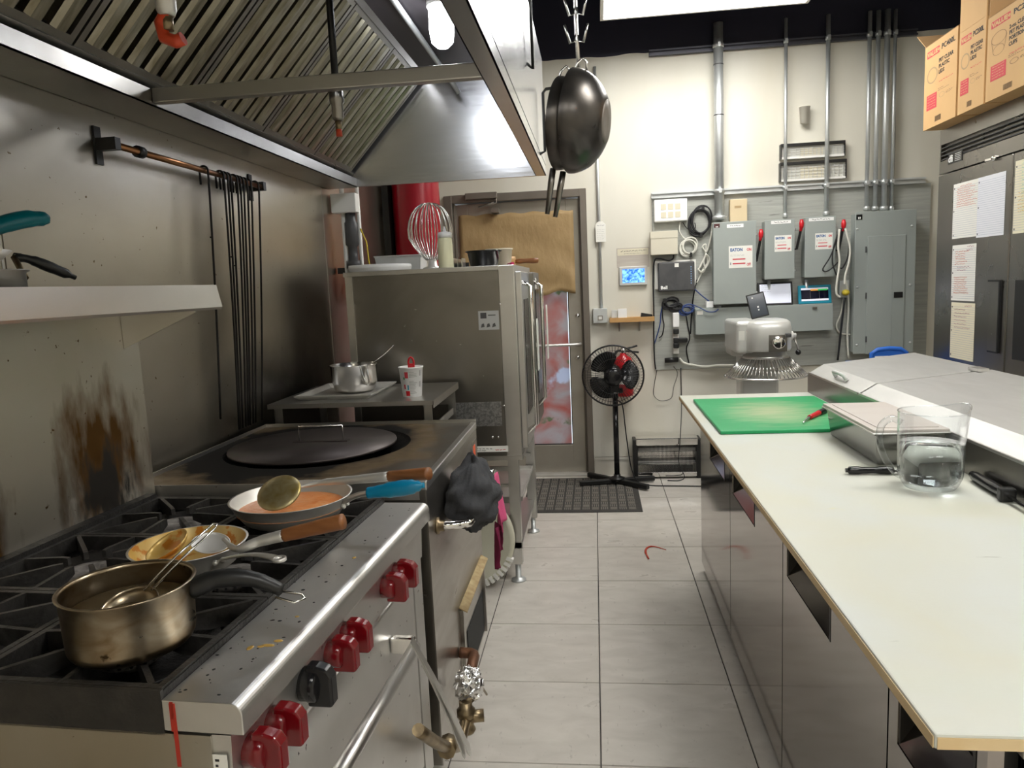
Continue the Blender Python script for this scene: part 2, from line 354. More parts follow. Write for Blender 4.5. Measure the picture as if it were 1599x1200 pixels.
# the sheet behind the tandoor fades to near black in its lower half
steel_wall_dark = steel_wall.copy(); steel_wall_dark.name = 'steel_wall_sheet_dark'
N, L, b = nodes_of(steel_wall_dark); gw_ = N.new('ShaderNodeNewGeometry'); mq = N.new('ShaderNodeMapping'); mq.inputs['Location'].default_value = (0, -3.0/.75, -.85/.42); mq.inputs['Scale'].default_value = (0, 1/.75, 1/.42); L.new(gw_.outputs['Position'], mq.inputs[0])
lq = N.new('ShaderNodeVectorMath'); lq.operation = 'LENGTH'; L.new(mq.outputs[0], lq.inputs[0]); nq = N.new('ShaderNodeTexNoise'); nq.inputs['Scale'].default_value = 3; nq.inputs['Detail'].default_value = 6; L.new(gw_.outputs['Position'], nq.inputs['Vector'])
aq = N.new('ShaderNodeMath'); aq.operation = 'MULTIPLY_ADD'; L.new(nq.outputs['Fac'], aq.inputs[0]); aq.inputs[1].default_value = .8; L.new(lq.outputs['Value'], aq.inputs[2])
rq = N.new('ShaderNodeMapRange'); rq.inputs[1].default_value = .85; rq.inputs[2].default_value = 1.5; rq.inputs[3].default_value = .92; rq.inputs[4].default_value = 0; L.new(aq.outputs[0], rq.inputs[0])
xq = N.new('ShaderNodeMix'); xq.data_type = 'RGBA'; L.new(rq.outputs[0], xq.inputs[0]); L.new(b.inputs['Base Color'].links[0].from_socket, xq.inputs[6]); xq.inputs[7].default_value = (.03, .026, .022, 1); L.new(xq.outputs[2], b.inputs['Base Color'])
wl = struct(MB().box(XL-.1, XL-.004, YR, YW, 0, ZC).build('wall_left', wall_p))
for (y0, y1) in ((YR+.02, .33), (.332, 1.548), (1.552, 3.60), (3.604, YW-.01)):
    MB().box(XL-.004, XL, y0, y1, .02, 2.6).build('steel_panel', steel_wall_dark if y0 == 1.552 else steel_wall, wl)
tr = MB()
for yy in (1.55, 3.602): tr.box(XL, XL+.0015, yy-.012, yy-.006, .02, 1.95)
tr.build('seam_strip', steel, wl)
struct(MB().box(XL-.1, XR+.1, YR-.1, YW+.12, ZC, ZC+.1).build('ceiling', ceil_m))
bb = MB().box(DX1+.004, XR-.9, YW-.012, YW, 0, .135).box(DX1+.004, XR-.9, YW-.018, YW, .115, .135)
struct(bb.build('baseboard_back', mat('baseboard_white', (.64, .62, .56), .5, 0, (.56, .52, .44), 6)))

# door: frame, leaf, glazing with printed film, kraft paper, closer, push bar
dr = sthing('door_1', ((DX0+DX1)/2, YW, 0))
fr = MB()
fr.box(DX0, DX0+.06, YW-.03, YW+.10, 0, DZ).box(DX1-.045, DX1, YW-.03, YW+.10, 0, DZ).box(DX0+.06, DX1-.045, YW-.03, YW+.10, DZ-.055, DZ)
fr.box(DX0+.06, DX0+.075, YW+.01, YW+.03, 0, DZ-.055).box(DX1-.06, DX1-.045, YW+.01, YW+.03, 0, DZ-.055)
fr.build('frame', frame_m, dr, bevel=.004)
lx0, lx1, lz0, lz1 = DX0+.064, DX1-.05, .02, DZ-.06
gx0, gx1 = lx0+.10, py(892, 600, YW+.03).x; gz0, gz1 = py(890, 695, YW+.03).z, lz1-.14
ly0, ly1 = YW+.03, YW+.075
lf = MB().box(lx0, gx0, ly0, ly1, lz0, lz1).box(gx1, lx1, ly0, ly1, lz0, lz1).box(gx0, gx1, ly0, ly1, lz0, gz0).box(gx0, gx1, ly0, ly1, gz1, lz1)
lf.build('door_leaf', door_m, dr, bevel=.003)
MB().box(gx0, gx1, YW+.056, YW+.062, gz0, gz1).build('glass_pane', glass, dr)
film = mat('window_film_print', (.50, .47, .47), .5, 0, (.50, .19, .165), 5.5, (1, 1, 1), amount=1.5, spots=((.26, .30, .20), 6.2, .61), spots2=((.60, .62, .70), 3.4, .60))
N, L, b = nodes_of(film)
tl = N.new('ShaderNodeBsdfTranslucent'); L.new(b.inputs['Base Color'].links[0].from_socket, tl.inputs[0])
ms = N.new('ShaderNodeMixShader'); ms.inputs[0].default_value = .55; L.new(b.outputs[0], ms.inputs[1]); L.new(tl.outputs[0], ms.inputs[2])
L.new(ms.outputs[0], N['Material Output'].inputs[0])
MB().box(gx0+.004, gx1-.009, YW+.0535, YW+.0555, gz0+.004, gz1-.45).build('printed_film', film, dr)
st = MB().box(gx1-.006, gx1, YW+.045, YW+.056, gz0, gz1).box(gx0, gx1, YW+.045, YW+.056, gz0, gz0+.006)
st.build('glazing_gasket', black_rub, dr)
# kraft paper taped over the upper glass: wrinkled sheet with torn lower corner
kp = MB(); nx, nzz = 26, 20; kx0, kx1, ktop = py(718, 380, YW+.02).x, py(897, 400, YW+.02).x, py(800, 333, YW+.02).z
kbot = py(870, 462, YW+.02).z
vs = []
for j in range(nzz+1):
    for i in range(nx+1):
        s, t = i/nx, j/nzz
        bot = kbot + (.03*math.sin(s*9) if s > .45 else .02) + (0 if s > .55 else .05*(1-s/.55))
        z = ktop+(bot-ktop)*t + .006*math.sin(s*31)
        yy = YW+.024 - .018*abs(math.sin(s*9+t*6))*t - .018*math.sin(s*4-t*7)**2*t - .004*abs(math.sin(s*40))*(t < .18) - .02*t*t*(s < .62)*(.62-s)
        vs.append((kx0+(kx1-kx0)*s, min(yy, YW+.026), z))
kp.add(vs, [(j*(nx+1)+i, j*(nx+1)+i+1, (j+1)*(nx+1)+i+1, (j+1)*(nx+1)+i) for j in range(nzz) for i in range(nx)], True)
o = kp.build('kraft_paper', kraft, dr, fix=False); md = o.modifiers.new('s', 'SOLIDIFY'); md.thickness = .0006; o['label'] = 'wrinkled brown kraft paper taped over the glass'
pb = MB(); a = py(906, 538, YW-.03); c = py(830, 543, YW-.03)
pb.tube([(a.x, YW+.03, a.z), (a.x, YW-.035, a.z), (a.x-.03, YW-.05, a.z), (gx0-.04, YW-.05, a.z), (gx0-.06, YW-.035, a.z), (gx0-.06, YW+.03, a.z)], .011, 10)
pb.build('push_bar', alu, dr)
for v in (493, 558):
    p = py(902, v, YW+.03); MB().lathe([(.016, 0), (.016, .008), (.010, .014), (1e-6, .015)], (p.x, YW+.03, p.z), 16, Matrix.Rotation(PI/2, 4, 'X')).build('lock_cylinder', chrome, dr)
p = py(755, 307, YW-.03)
MB().box(p.x-.13, p.x+.10, YW-.065, YW-.03, p.z-.02, p.z+.025).build('closer_body', frame_m, dr, bevel=.004)
q = py(775, 330, YW)
MB().tube([(p.x+.06, YW-.05, p.z-.02), (p.x+.075, YW-.05, p.z-.05), (q.x-.12, YW-.06, q.z+.03), (q.x+.01, YW-.05, q.z+.05), (q.x+.01, YW-.045, p.z)], .007, 6).build('closer_arm', frame_m, dr)
MB().box(q.x-.03, q.x+.02, YW-.045, YW+.03, q.z-.012, q.z+.02).build('closer_bracket', frame_m, dr)
MB().box(DX0, DX1, YW-.04, YW+.1, 0, .018).build('threshold', alu, dr, bevel=.004)

# ceiling light fixtures (one in view at the back wall, three more added out of view as fill light)
def troffer(x0, x1, y0, y1, z, label):
    t = thing('ceiling_light', label, 'light', ((x0+x1)/2, (y0+y1)/2, z))
    MB().box(x0, x1, y0, y1, z+.012, z+.07).build('housing', white_pl, t)
    f = MB(); e = .02
    f.box(x0, x1, y0, y0+e, z, z+.012).box(x0, x1, y1-e, y1, z, z+.012).box(x0, x0+e, y0+e, y1-e, z, z+.012).box(x1-e, x1, y0+e, y1-e, z, z+.012)
    f.build('trim_frame', white_pl, t)
    MB().box(x0+e, x1-e, y0+e, y1-e, z+.004, z+.012).build('diffuser', lamp_em, t)
    for x in (x0+.15, x1-.15): MB().cyl((x, (y0+y1)/2, z+.07), (x, (y0+y1)/2, ZC), .004, n=6).build('hanger_rod', galv, t)
troffer(.086, 1.306, 4.17, 4.775, 3.0, 'bright white ceiling light panel above the electrical boards')
troffer(.75, 1.97, 1.9, 2.5, 3.0, 'added white fill light panel hung unseen between prep table and fridge')
troffer(-1.0, .22, -1.0, -.4, 3.0, 'added white fill light panel hung unseen before the cooking line')
troffer(.75, 1.97, -1.0, -.4, 3.0, 'added white fill light panel hung unseen in the front of the kitchen')
# ================================================================== EXHAUST HOOD over the cooking line
HZ0, HZ1, HX, HY0, HY1 = 1.95, 2.49, -.215, -.6, 3.69
hd = thing('exhaust_hood', 'stainless exhaust canopy hood with baffle filters above the cooking line', 'hood', (-.75, 1.6, HZ0))
MB().box(HX-.003, HX, HY0, HY1, HZ0+.045, HZ1).box(HX-.05, HX, HY0, HY1, HZ0, HZ0+.004).box(HX-.004, HX, HY0, HY1, HZ0, HZ0+.05).box(HX-.05, HX-.047, HY0, HY1, HZ0, HZ0+.055).build('front_panel', steel_hood, hd)
MB().box(XL+.002, HX-.05, HY1-.003, HY1, HZ0, HZ1-.01).box(XL+.12, HX-.05, HY1-.02, HY1-.003, HZ0, HZ0+.004).build('end_panel', steel_hood, hd)
MB().box(XL+.002, HX-.003, HY0, HY1, HZ1-.01, HZ1).build('top_panel', steel_dark, hd)
MB().box(-.80, HX-.004, HY0, HY1-.004, HZ1-.045, HZ1-.011).build('plenum_liner', mat('liner_dark', (.10, .09, .10), .4, .8), hd)
FA, FB = (-1.185, 2.025), (-.80, 2.435)      # lower and upper edge of the sloping filter bank (x, z)
gt = MB().box(XL+.003, -1.165, HY0, HY1-.004, HZ0-.002, HZ0+.002).box(-1.169, -1.165, HY0, HY1-.004, HZ0-.002, HZ0+.042).box(XL+.003, XL+.006, HY0, HY1-.004, HZ0, HZ0+.35)
gt.build('grease_trough', steel_dark, hd)
sl = MB(); dx, dz = FB[0]-FA[0], FB[1]-FA[1]; ln = math.hypot(dx, dz); nx_, nz_ = dz/ln, -dx/ln      # normal pointing down to the front
def fp(t, h): return (FA[0]+dx*t+nx_*h, FA[1]+dz*t+nz_*h)
def slab(mb, t0, t1, h0, h1, y0, y1): mb.prism([fp(t0, h0), fp(t1, h0), fp(t1, h1), fp(t0, h1)], y0, y1, 'y')
rl = MB(); slab(rl, -.09, .0, -.03, .012, HY0, HY1-.006); rl.build('lower_rail', steel_dark, hd)
rl = MB(); slab(rl, 1.0, 1.09, -.03, .012, HY0, HY1-.006); rl.build('upper_rail', steel_dark, hd)
FW = .497; fy = HY1-.03
frame_dark = mat('filter_frame', (.20, .185, .16), .4, .9)
while fy-FW > -.2:
    y0, y1 = fy-FW+.004, fy-.004
    f = MB(); slab(f, 0, 1, -.028, -.024, y0, y1); slab(f, 0, .035, -.024, .004, y0, y1); slab(f, .965, 1, -.024, .004, y0, y1)
    slab(f, .035, .965, -.024, .004, y0, y0+.018); slab(f, .035, .965, -.024, .004, y1-.018, y1)
    fo = f.build('baffle_filter', frame_dark, hd)
    nb = 6; stp = (y1-y0-.036)/nb
    for i in range(nb):
        yc = y0+.018+stp*(i+.5); w2 = stp*.33; bf = MB(); vs = []
        for t in (.036, .964):
            for (yy, hh) in ((-w2, -.018), (-w2, .0), (-w2*.6, .010), (w2*.6, .010), (w2, .0), (w2, -.018)):
                a = fp(t, hh); vs.append((a[0], yc+yy, a[1]))
        bf.add(vs, [(j, j+1, j+7, j+6) for j in range(5)] + [(0, 5, 11, 6), tuple(range(6)), tuple(range(11, 5, -1))])
        bf.build('baffle', steel_filter, fo)
    fy -= FW
# cross brace tube, wall bracket under the trough
a, c = Vector((-1.165, 1.985, HZ0+.02)), Vector((HX-.05, 1.935, HZ0+.02))
MB().box(-1.165, HX-.05, 1.945, 1.975, HZ0+.006, HZ0+.044).build('cross_brace', steel, hd, bevel=.003)
# black rods on the hood's outer face
for (yA, z0, z1, out) in ((2.75, 2.19, 2.62, .035), ):
    MB().tube([(HX, yA, z0+.02), (HX+.022, yA, z0), (HX+.022, yA, z1)], .006, 6).build('hook_rod', black_pl, hd)
p0, p1 = py(843, 140, 3.3), py(852, 240, 3.3)
MB().tube([(HX-.002, 3.3, p1.z), (HX+.022, 3.3, p1.z+.01), (HX+.022, 3.3, p0.z-.015), (HX+.035, 3.3, p0.z), (HX+.20, 3.3, p0.z+.012)], .007, 6).build('hook_rod', black_pl, hd)
# explosion-proof jar light
t = thing('hood_light', 'glowing glass jar lamp mounted inside the exhaust hood', 'light', (-.51, 2.72, 2.26))
jc = (-.51, 2.72)
MB().lathe([(1e-5, 2.275), (.02, 2.278), (.038, 2.295), (.044, 2.33), (.044, 2.42)], (jc[0], jc[1], 0), 24).build('glass_jar', jar_em, t)
MB().lathe([(.05, 2.415), (.05, HZ1-.046)], (jc[0], jc[1], 0), 24).build('lamp_base', alu, t)
# conduit inside the hood running to the lamp
cd = MB().tube([(-.66, HY0+.1, 2.425), (-.66, 3.45, 2.425), (-.64, 3.52, 2.40), (-.60, 3.55, 2.33)], .012, 8); tag(cd.build('hood_conduit', galv), 'grey metal conduit running along inside the hood top', 'conduit')
# fire suppression nozzles
def nozzle(label, x, y, zb, ztop, pipe, capm, elbow):
    t = thing('suppression_nozzle', label, 'nozzle', (x, y, zb), 'fire nozzles hanging inside the hood')
    MB().cyl((x, y, zb+.09), (x, y, ztop), .010, n=10).build('drop_pipe', pipe, t)
    MB().lathe([(.012, zb+.04), (.016, zb+.05), (.016, zb+.085), (.02, zb+.09), (.02, zb+.115), (.013, zb+.125)], (x, y, 0), 12).build('coupling', alu if elbow else steel_dark, t)
    MB().lathe([(.009, zb+.018), (.009, zb+.042)], (x, y, 0), 10).build('tip', brass, t)
    if elbow: MB().tube([(x, y, zb+.045), (x-.012, y, zb+.03), (x-.008, y, zb+.008), (x+.012, y, zb), (x+.024, y, zb+.004)], .011, 8).build('blow_off_cap', capm, t)
    else: MB().cyl((x, y, zb), (x, y, zb+.02), .0085, n=10).build('blow_off_cap', capm, t)
p = px(530, 213, -.68); nozzle('black drop pipe with small red capped nozzle above the tandoor', p.x, p.y, p.z, HZ1-.046, black_pl, mat('cap_orange', (.55, .06, .02), .4), False)
p = px(265, 66, -.68); nozzle('steel drop pipe with bright orange nozzle cap above the stove', p.x, p.y, p.z, HZ1-.046, alu, MATS['cap_orange'], True)

# copper rod with pegs on the left wall, and the hanging hooked skewers
RX = -1.272
ra, rb = px(175, 222, RX), px(403, 293, RX); RZ = (ra.z+rb.z)/2
t = thing('copper_rail', 'copper rail on wall brackets beneath the hood', 'rail', (RX, (ra.y+rb.y)/2, RZ-.05))
MB().cyl((RX, ra.y, RZ), (RX, rb.y+.03, RZ), .0095, n=12).build('copper_pipe', copper, t)
for y in (ra.y+.004, rb.y+.03):
    MB().box(XL, RX+.014, y-.012, y+.012, RZ-.014, RZ+.018).box(XL, XL+.006, y-.014, y+.014, RZ-.05, RZ+.05).build('bracket', black_pl, t)
c = MB(); c.lathe([(.0102, -.012), (.017, -.012), (.017, .012), (.0102, .012)], (RX, ra.y+.12, RZ), 12, Matrix.Rotation(PI/2, 4, 'X')); c.build('clamp', black_pl, t)
sk = [(318, 343, 655, .5), (343, 374, 690, .2), (349, 376, 690, .2), (354, 380, 690, .9), (364, 385, 690, .1), (369, 389, 690, .1), (374, 392, 690, .15), (380, 397, 690, .1), (386, 401, 690, .1), (398, 411, 688, .4)]
skm = mat('skewer_iron', (.018, .016, .015), .45, .6)
for i, (u0, u1, v1, sw) in enumerate(sk):
    y0 = px(u0, 222+(u0-175)*.3114, RX).y; y1 = px(u1, v1, RX+.012).y; zb = max(px(u1, v1, RX+.012).z, .965)
    xr = RX+.0145; m = MB()
    pts = [(RX-.0145, y0, RZ-.045)]+[(RX-.0145*math.cos(a_), y0, RZ+.0145*math.sin(a_)) for a_ in [k_*PI/8 for k_ in range(9)]]+[(xr, y0, RZ-.03)]
    for k in range(1, 9): f = k/8; pts.append((xr+.004*math.sin(f*3), y0+(y1-y0)*f, RZ-.03+(zb-RZ+.03)*f))
    m.tube(pts, .0036, 6)
    tip = m
    if i in (0, 2, 3):
        zz = RZ-.22-.03*i; f = (RZ-.03-zz)/(RZ-.03-zb); m.cyl((xr, y0+(y1-y0)*f-.007, zz), (xr, y0+(y1-y0)*f+.007, zz), .003, n=6)
    lab = 'long black iron tandoor skewer hooked on the copper rail'
    if i == 0: lab = 'lone black tandoor skewer hooked apart from the bunch on the rail'
    tag(m.build('tandoor_skewer', skm), lab, 'skewer', 'hooked skewers on the copper rail')
# hanging woks on a hook chain right of the hood
WY = 2.55
hk = thing('pot_hook', 'hanging steel hook bar with prongs for pans', 'hook', tuple(py(905, 100, WY)))
h0 = py(902, 105, WY)
MB().tube([(h0.x+.004, WY, h0.z-.02), (h0.x, WY, h0.z+.1), (h0.x-.01, WY, ZC)], .006, 8).build('hook_bar', wire_steel, hk)
for (dz, s) in ((.08, 1), (.08, -1), (.165, 1), (.165, -1)):
    MB().tube([(h0.x, WY, h0.z+dz+.03), (h0.x+s*.006, WY-.004, h0.z+dz), (h0.x+s*.022, WY-.008, h0.z+dz-.006), (h0.x+s*.038, WY-.014, h0.z+dz+.05)], .0042, 6).build('prong', wire_steel, hk)
def wok(label, c, R, depth, tilt, yaw, hdir, hl):
    # bowl axis points along direction a (back of the bowl), rim faces away
    t = thing('hanging_wok', label, 'wok', tuple(c), 'woks hanging from the ceiling hook')
    ax = Vector((math.cos(yaw)*math.cos(tilt), math.sin(yaw)*math.cos(tilt), math.sin(tilt))).normalized()
    Mq = ax.to_track_quat('Z', 'Y').to_matrix().to_4x4()
    prof = [(R*.97, -.003), (R, 0)]
    n = 10
    for i in range(1, n+1): f = i/n; prof.append((R*math.cos(f*PI/2*.72), depth*math.sin(f*PI/2*.72)/math.sin(PI/2*.72)))
    rb = prof[-1][0]; outer = list(prof); inner = [(r-.002 if r > .01 else r, z-.0025) for r, z in reversed(prof[1:])]
    MB().lathe(outer[1:]+[(rb*.99, depth), (1e-5, depth)], c, 40, Mq, cap=False).build('bowl', wok_m, t)
    MB().lathe([(1e-5, depth-.003), (rb*.95, depth-.003)] + inner[1:], c, 40, Mq, cap=False).build('bowl_inside', wok_m, t)
    MB().lathe([(rb*.55, depth+.0004), (rb*.98, depth+.0012), (rb*.98, depth-.001)], c, 32, Mq).build('flat_bottom', wok_bot, t)
    d = Vector(hdir).normalized(); a = Vector(c)+(Mq @ Vector((0, 0, depth*.2))) - Mq @ Vector((0, 0, 0)) 
    st = Vector(c)+d*(R*.975); en = st+d*hl
    MB().tube([st, st+d*hl*.3+Vector((0, -.004, 0)), en], [.010, .011, .008], 8).build('handle', steel_dark, t)
    st2 = Vector(c)-d*(R*.93)
    MB().tube([st2+Vector((.02, 0, 0)), st2-d*.03+Vector((.015, 0, 0)), st2-d*.045, st2-d*.03-Vector((.015, 0, 0)), st2-Vector((.02, 0, 0))], .0045, 6).build('loop_handle', wire_steel, t)
c1 = py(893, 190, WY-.03); wok('dark seasoned wok hanging in front with its flat bottom turned out', c1, .165, .115, -.12, -.22, (-.22, .05, -1), .15)
c2 = c1-Vector((math.cos(-.22)*math.cos(-.12), math.sin(-.22)*math.cos(-.12), math.sin(-.12)))*.045-Vector((0, 0, .008)); wok('brown worn wok nested inside the other hanging wok', c2, .148, .100, -.12, -.22, (-.17, .0, -1), .15)
# ================================================================== GAS RANGE (local axes: x 0 at the ledge nose, -x to the wall, y along the front)
RNG = (-.484, .868, 0); RROT = -math.radians(3.2)
RL, RD, RT = .912, .79, .887
rg = thing('gas_range', 'six-burner stainless gas range with red knobs and black cast iron grates', 'range', RNG, rz=RROT)
def LB(name, mb, m, parent=None, **k): return mb.build(name, m, parent if parent is not None else rg, local=True, **k)
M_R = Matrix.Translation(Vector(RNG)) @ Matrix.Rotation(RROT, 4, 'Z')
def toR(p): return M_R.inverted() @ Vector(p)
# body: side panels, kick, front control panel
LB('body', MB().box(-RD, -.055, .004, RL-.004, .16, .838), steel_range)
for y in (0, RL-.004): LB('side_panel', MB().box(-RD, -.05, y, y+.004, .14, .838), mat('steel_side_stained', (.50, .49, .45), .38, 1, (.42, .37, .28), 4, (1, 1, .5), spots=((.07, .04, .02), 14, .66, (1, 1, .35)), spots2=((.10, .06, .03), 60, .73)))
# landing ledge with rounded nose
prof = [(-.118, .842), (-.118, RT)] + [(-.018+.018*math.sin(a), RT-.018+.018*math.cos(a)) for a in [i*PI/16 for i in range(9)]] + [(0, .842)]
LB('landing_ledge', MB().prism(prof, 0, RL, 'y'), steel_range, bevel=.0015)
pn = [(-.055, .838), (-.022, .838), (-.026, .745), (-.055, .745)]
LB('control_panel', MB().prism(pn, .004, RL-.004, 'y'), steel_range)
# red drip on the ledge end, grease marks
dm = MB(); 
for (x0, x1, z0, z1) in ((-.107, -.098, .842, .883), (-.104, -.098, .790, .842), (-.106, -.101, .86, .885)): dm.box(x0, x1, -.0006, 0, z0, z1)
LB('sauce_drip', dm, mat('drip_red', (.42, .03, .015), .4))
mk = MB(); 
for _ in range(42):
    x, y, s = random.uniform(-.112, -.03), random.uniform(.01, .45) if random.random() < .75 else random.uniform(.45, .88), random.uniform(.0008, .0028)
    mk.lathe([(s, RT), (s*.6, RT+.0006), (1e-5, RT+.0008)], (x, y, 0), 6, sx=random.uniform(.6, 1.6), sy=random.uniform(.6, 1.6))
cr = LB('crumb', mk, black_rub); cr['kind'] = 'stuff'
mk = MB()
for (x, y, a, b) in ((-.045, .16, .011, .005), (-.036, .175, .008, .005), (-.055, .155, .006, .004), (-.07, .15, .005, .008), (-.045, .26, .004, .003), (-.05, .53, .004, .006)):
    mk.lathe([(1., RT), (.7, RT+.0005), (1e-5, RT+.0006)], (x, y, 0), 14, sx=a, sy=b)
s_ = LB('sauce_smear', mk, mat('smear_yellow', (.45, .28, .06), .35)); s_['kind'] = 'stuff'
# knobs on the control panel
def knob(u, v, m, big=False):
    w = px(u, v, -.495+.045*((u-400)/230)); l = toR(w); y, z = l.y, .789
    r = .027 if not big else .031
    R = Matrix.Rotation(PI/2, 4, 'Y')
    k = MB().lathe([(r*.9, -.0235), (r*.9, -.012), (r*.95, -.010), (r*.92, .002), (r*.75, .006), (1e-5, .006)], (0, y, z), 28, R)
    o = LB('knob', k, m if not big else black_gl)
    g_ = MB().prism([(-.014, z-r*1.12), (.027, z-r*1.12), (.030, z-r*.95), (.030, z+r*.55), (.022, z+r*.98), (.004, z+r*1.16), (-.014, z+r*1.16)], y-.0125, y+.0125, 'y')
    LB('grip', g_, m, o, bevel=.004, seg=3)
for i, (u, v) in enumerate([(400, 1170), (437, 1127), (530, 1017), (553, 987), (612, 912), (628, 888)]): knob(u, v, red_knob)
knob(490, 1065, black_gl, True)
# rating label near the near end of the panel
lb = LB('rating_label', MB().box(-.0495, -.0285, -.0007, 0, .765, .812), paper_w)
ml = MB()
for i in range(5): ml.box(-.046, -.046+.004+.002*(i % 3), -.0011, -.0007, .770+.008*i, .7735+.008*i)
x_ = LB('label_print', ml, ink_blk, lb); x_['kind'] = 'stuff'
# oven door with tube handle
LB('oven_door', MB().box(-.055, -.03, .02, RL-.075, .21, .725), steel_range, bevel=.006)
LB('door_gap_strip', MB().box(-.055, -.034, .01, RL-.01, .727, .743), steel)
hp = .012
LB('door_handle', MB().cyl((hp+.012, .05, .628), (hp+.012, .66, .628), .0145, n=20), steel)
for y in (.06, .655):
    LB('handle_bracket', MB().box(-.03, hp+.014, y-.012, y+.012, .616, .655), chrome, bevel=.006)
LB('corner_post', MB().box(-.055, -.03, RL-.07, RL-.004, .16, .742), steel_range)
LB('kick_plate', MB().box(-.07, -.05, .01, RL-.01, .10, .20), steel_dark)
for x in (-.12, -RD+.06):
    for y in (.07, RL-.07): LB('leg', MB().lathe([(.03, 0), (.03, .01), (.018, .015), (.018, .10), (.024, .105), (.024, .162)], (x, y, 0), 14), steel)
# cook top: dark pan, side rails, grates, burners
LB('burner_pan', MB().box(-RD, -.118, .006, RL-.006, .832, .846), crumbs)
for y in (0, RL-.006): LB('side_rail', MB().box(-RD, -.118, y, y+.006, .835, .90), mat('rail_black', (.012, .011, .010), .5, 0, (.03, .026, .022), 30, bump=.3, bscale=120))
GX, GY = (RD-.118-.03)/2, RL/3
gz0, gz1 = .868, .9
for i in range(2):
    for j in range(3):
        x1 = -.121-i*GX; x0 = x1-GX+.003; y0 = j*GY+.007 if j == 0 else j*GY+.0015; y1 = (j+1)*GY-.0015 if j < 2 else RL-.007
        cx, cy = (x0+x1)/2, (y0+y1)/2; b = .011
        g = MB().box(x0, x1, y0, y0+b, gz0, gz1).box(x0, x1, y1-b, y1, gz0, gz1).box(x0, x0+b, y0+b, y1-b, gz0, gz1).box(x1-b, x1, y0+b, y1-b, gz0, gz1)
        go = LB('grate', g, iron_edge)
        for k in range(8):
            a = k*PI/4+.0; ca, sa = math.cos(a), math.sin(a)
            hx, hy = (x1-x0)/2-b, (y1-y0)/2-b
            L_ = min(hx/abs(ca) if abs(ca) > 1e-6 else 9, hy/abs(sa) if abs(sa) > 1e-6 else 9)
            Mf = Matrix.Translation((cx, cy, 0)) @ Matrix.Rotation(a, 4, 'Z')
            LB('grate_finger', MB().prism([(.045, gz1-.012), (.045, gz1+.004), (.06, gz1+.005), (L_, gz1), (L_, gz0), (L_*.62, gz0+.002)], -.0045, .0045, 'y', Mf), iron_edge, go)
        LB('drip_bowl', MB().lathe([(.06, .848), (.105, .856), (.135, .872), (.135, .868), (.105, .851), (.06, .847)], (cx, cy, 0), 28, smooth=True), iron)
        bo = LB('burner', MB().lathe([(.030, .847), (.034, .858), (.052, .862), (.054, .874), (.046, .881), (.022, .882), (.018, .876), (1e-5, .876)], (cx, cy, 0), 28), burner_m)
        pm = MB()
        for k in range(20): t = k*2*PI/20; pm.cyl((cx+.0535*math.cos(t), cy+.0535*math.sin(t), .868), (cx+.0548*math.cos(t), cy+.0548*math.sin(t), .868), .0028, n=6)
        ob = LB('burner_port', pm, black_rub, bo); ob['kind'] = 'stuff'
LB('front_rail', MB().box(-.1205, -.1185, .006, RL-.006, .846, .897), iron)
LB('back_rail', MB().box(-RD, -RD+.028, .006, RL-.006, .846, .91), iron)
# back riser with soot, high shelf
riser_m = mat('steel_riser_sooty', (.60, .57, .51), .40, 1, (.50, .46, .38), 2.2, bump=.04, bscale=80, rvar=.06, spots=((.14, .09, .05), 60, .70))
N, L, b = nodes_of(riser_m)     # burnt soot marks above the two rear burners
tc = N.new('ShaderNodeTexCoord'); cur = b.inputs['Base Color'].links[0].from_socket; mcur = None
def soot(cy_, cz_, sy_, sz_, colr, lo, hi, nscale, cur):
    mp = N.new('ShaderNodeMapping'); mp.vector_type = 'POINT'; mp.inputs['Location'].default_value = (0, -cy_/sy_, -cz_/sz_); mp.inputs['Scale'].default_value = (0, 1/sy_, 1/sz_)
    L.new(tc.outputs['Object'], mp.inputs[0]); ln_ = N.new('ShaderNodeVectorMath'); ln_.operation = 'LENGTH'; L.new(mp.outputs[0], ln_.inputs[0])
    nn = N.new('ShaderNodeTexNoise'); nn.inputs['Scale'].default_value = nscale; nn.inputs['Detail'].default_value = 8
    mp2 = N.new('ShaderNodeMapping'); mp2.inputs['Scale'].default_value = (1, 1.6, .5); L.new(tc.outputs['Object'], mp2.inputs[0]); L.new(mp2.outputs[0], nn.inputs['Vector'])
    ad = N.new('ShaderNodeMath'); ad.operation = 'MULTIPLY_ADD'; L.new(nn.outputs['Fac'], ad.inputs[0]); ad.inputs[1].default_value = 1.7; L.new(ln_.outputs['Value'], ad.inputs[2])
    mr = N.new('ShaderNodeMapRange'); mr.inputs[1].default_value = lo; mr.inputs[2].default_value = hi; mr.inputs[3].default_value = 1; mr.inputs[4].default_value = 0; L.new(ad.outputs[0], mr.inputs[0])
    x = N.new('ShaderNodeMix'); x.data_type = 'RGBA'; L.new(mr.outputs[0], x.inputs[0]); L.new(cur, x.inputs[6]); x.inputs[7].default_value = (*colr, 1); return x.outputs[2], mr.outputs[0]
cur, _ = soot(.76, 1.03, .15, .19, (.15, .075, .022), 1.35, 2.0, 16, cur)
cur, _ = soot(.40, .97, .09, .10, (.16, .08, .025), 1.25, 1.9, 16, cur)
cur, f1 = soot(.77, .955, .13, .13, (.012, .010, .008), 1.35, 1.8, 26, cur)
cur, f2 = soot(.40, .93, .06, .05, (.012, .010, .008), 1.35, 1.7, 26, cur)
L.new(cur, b.inputs['Base Color'])
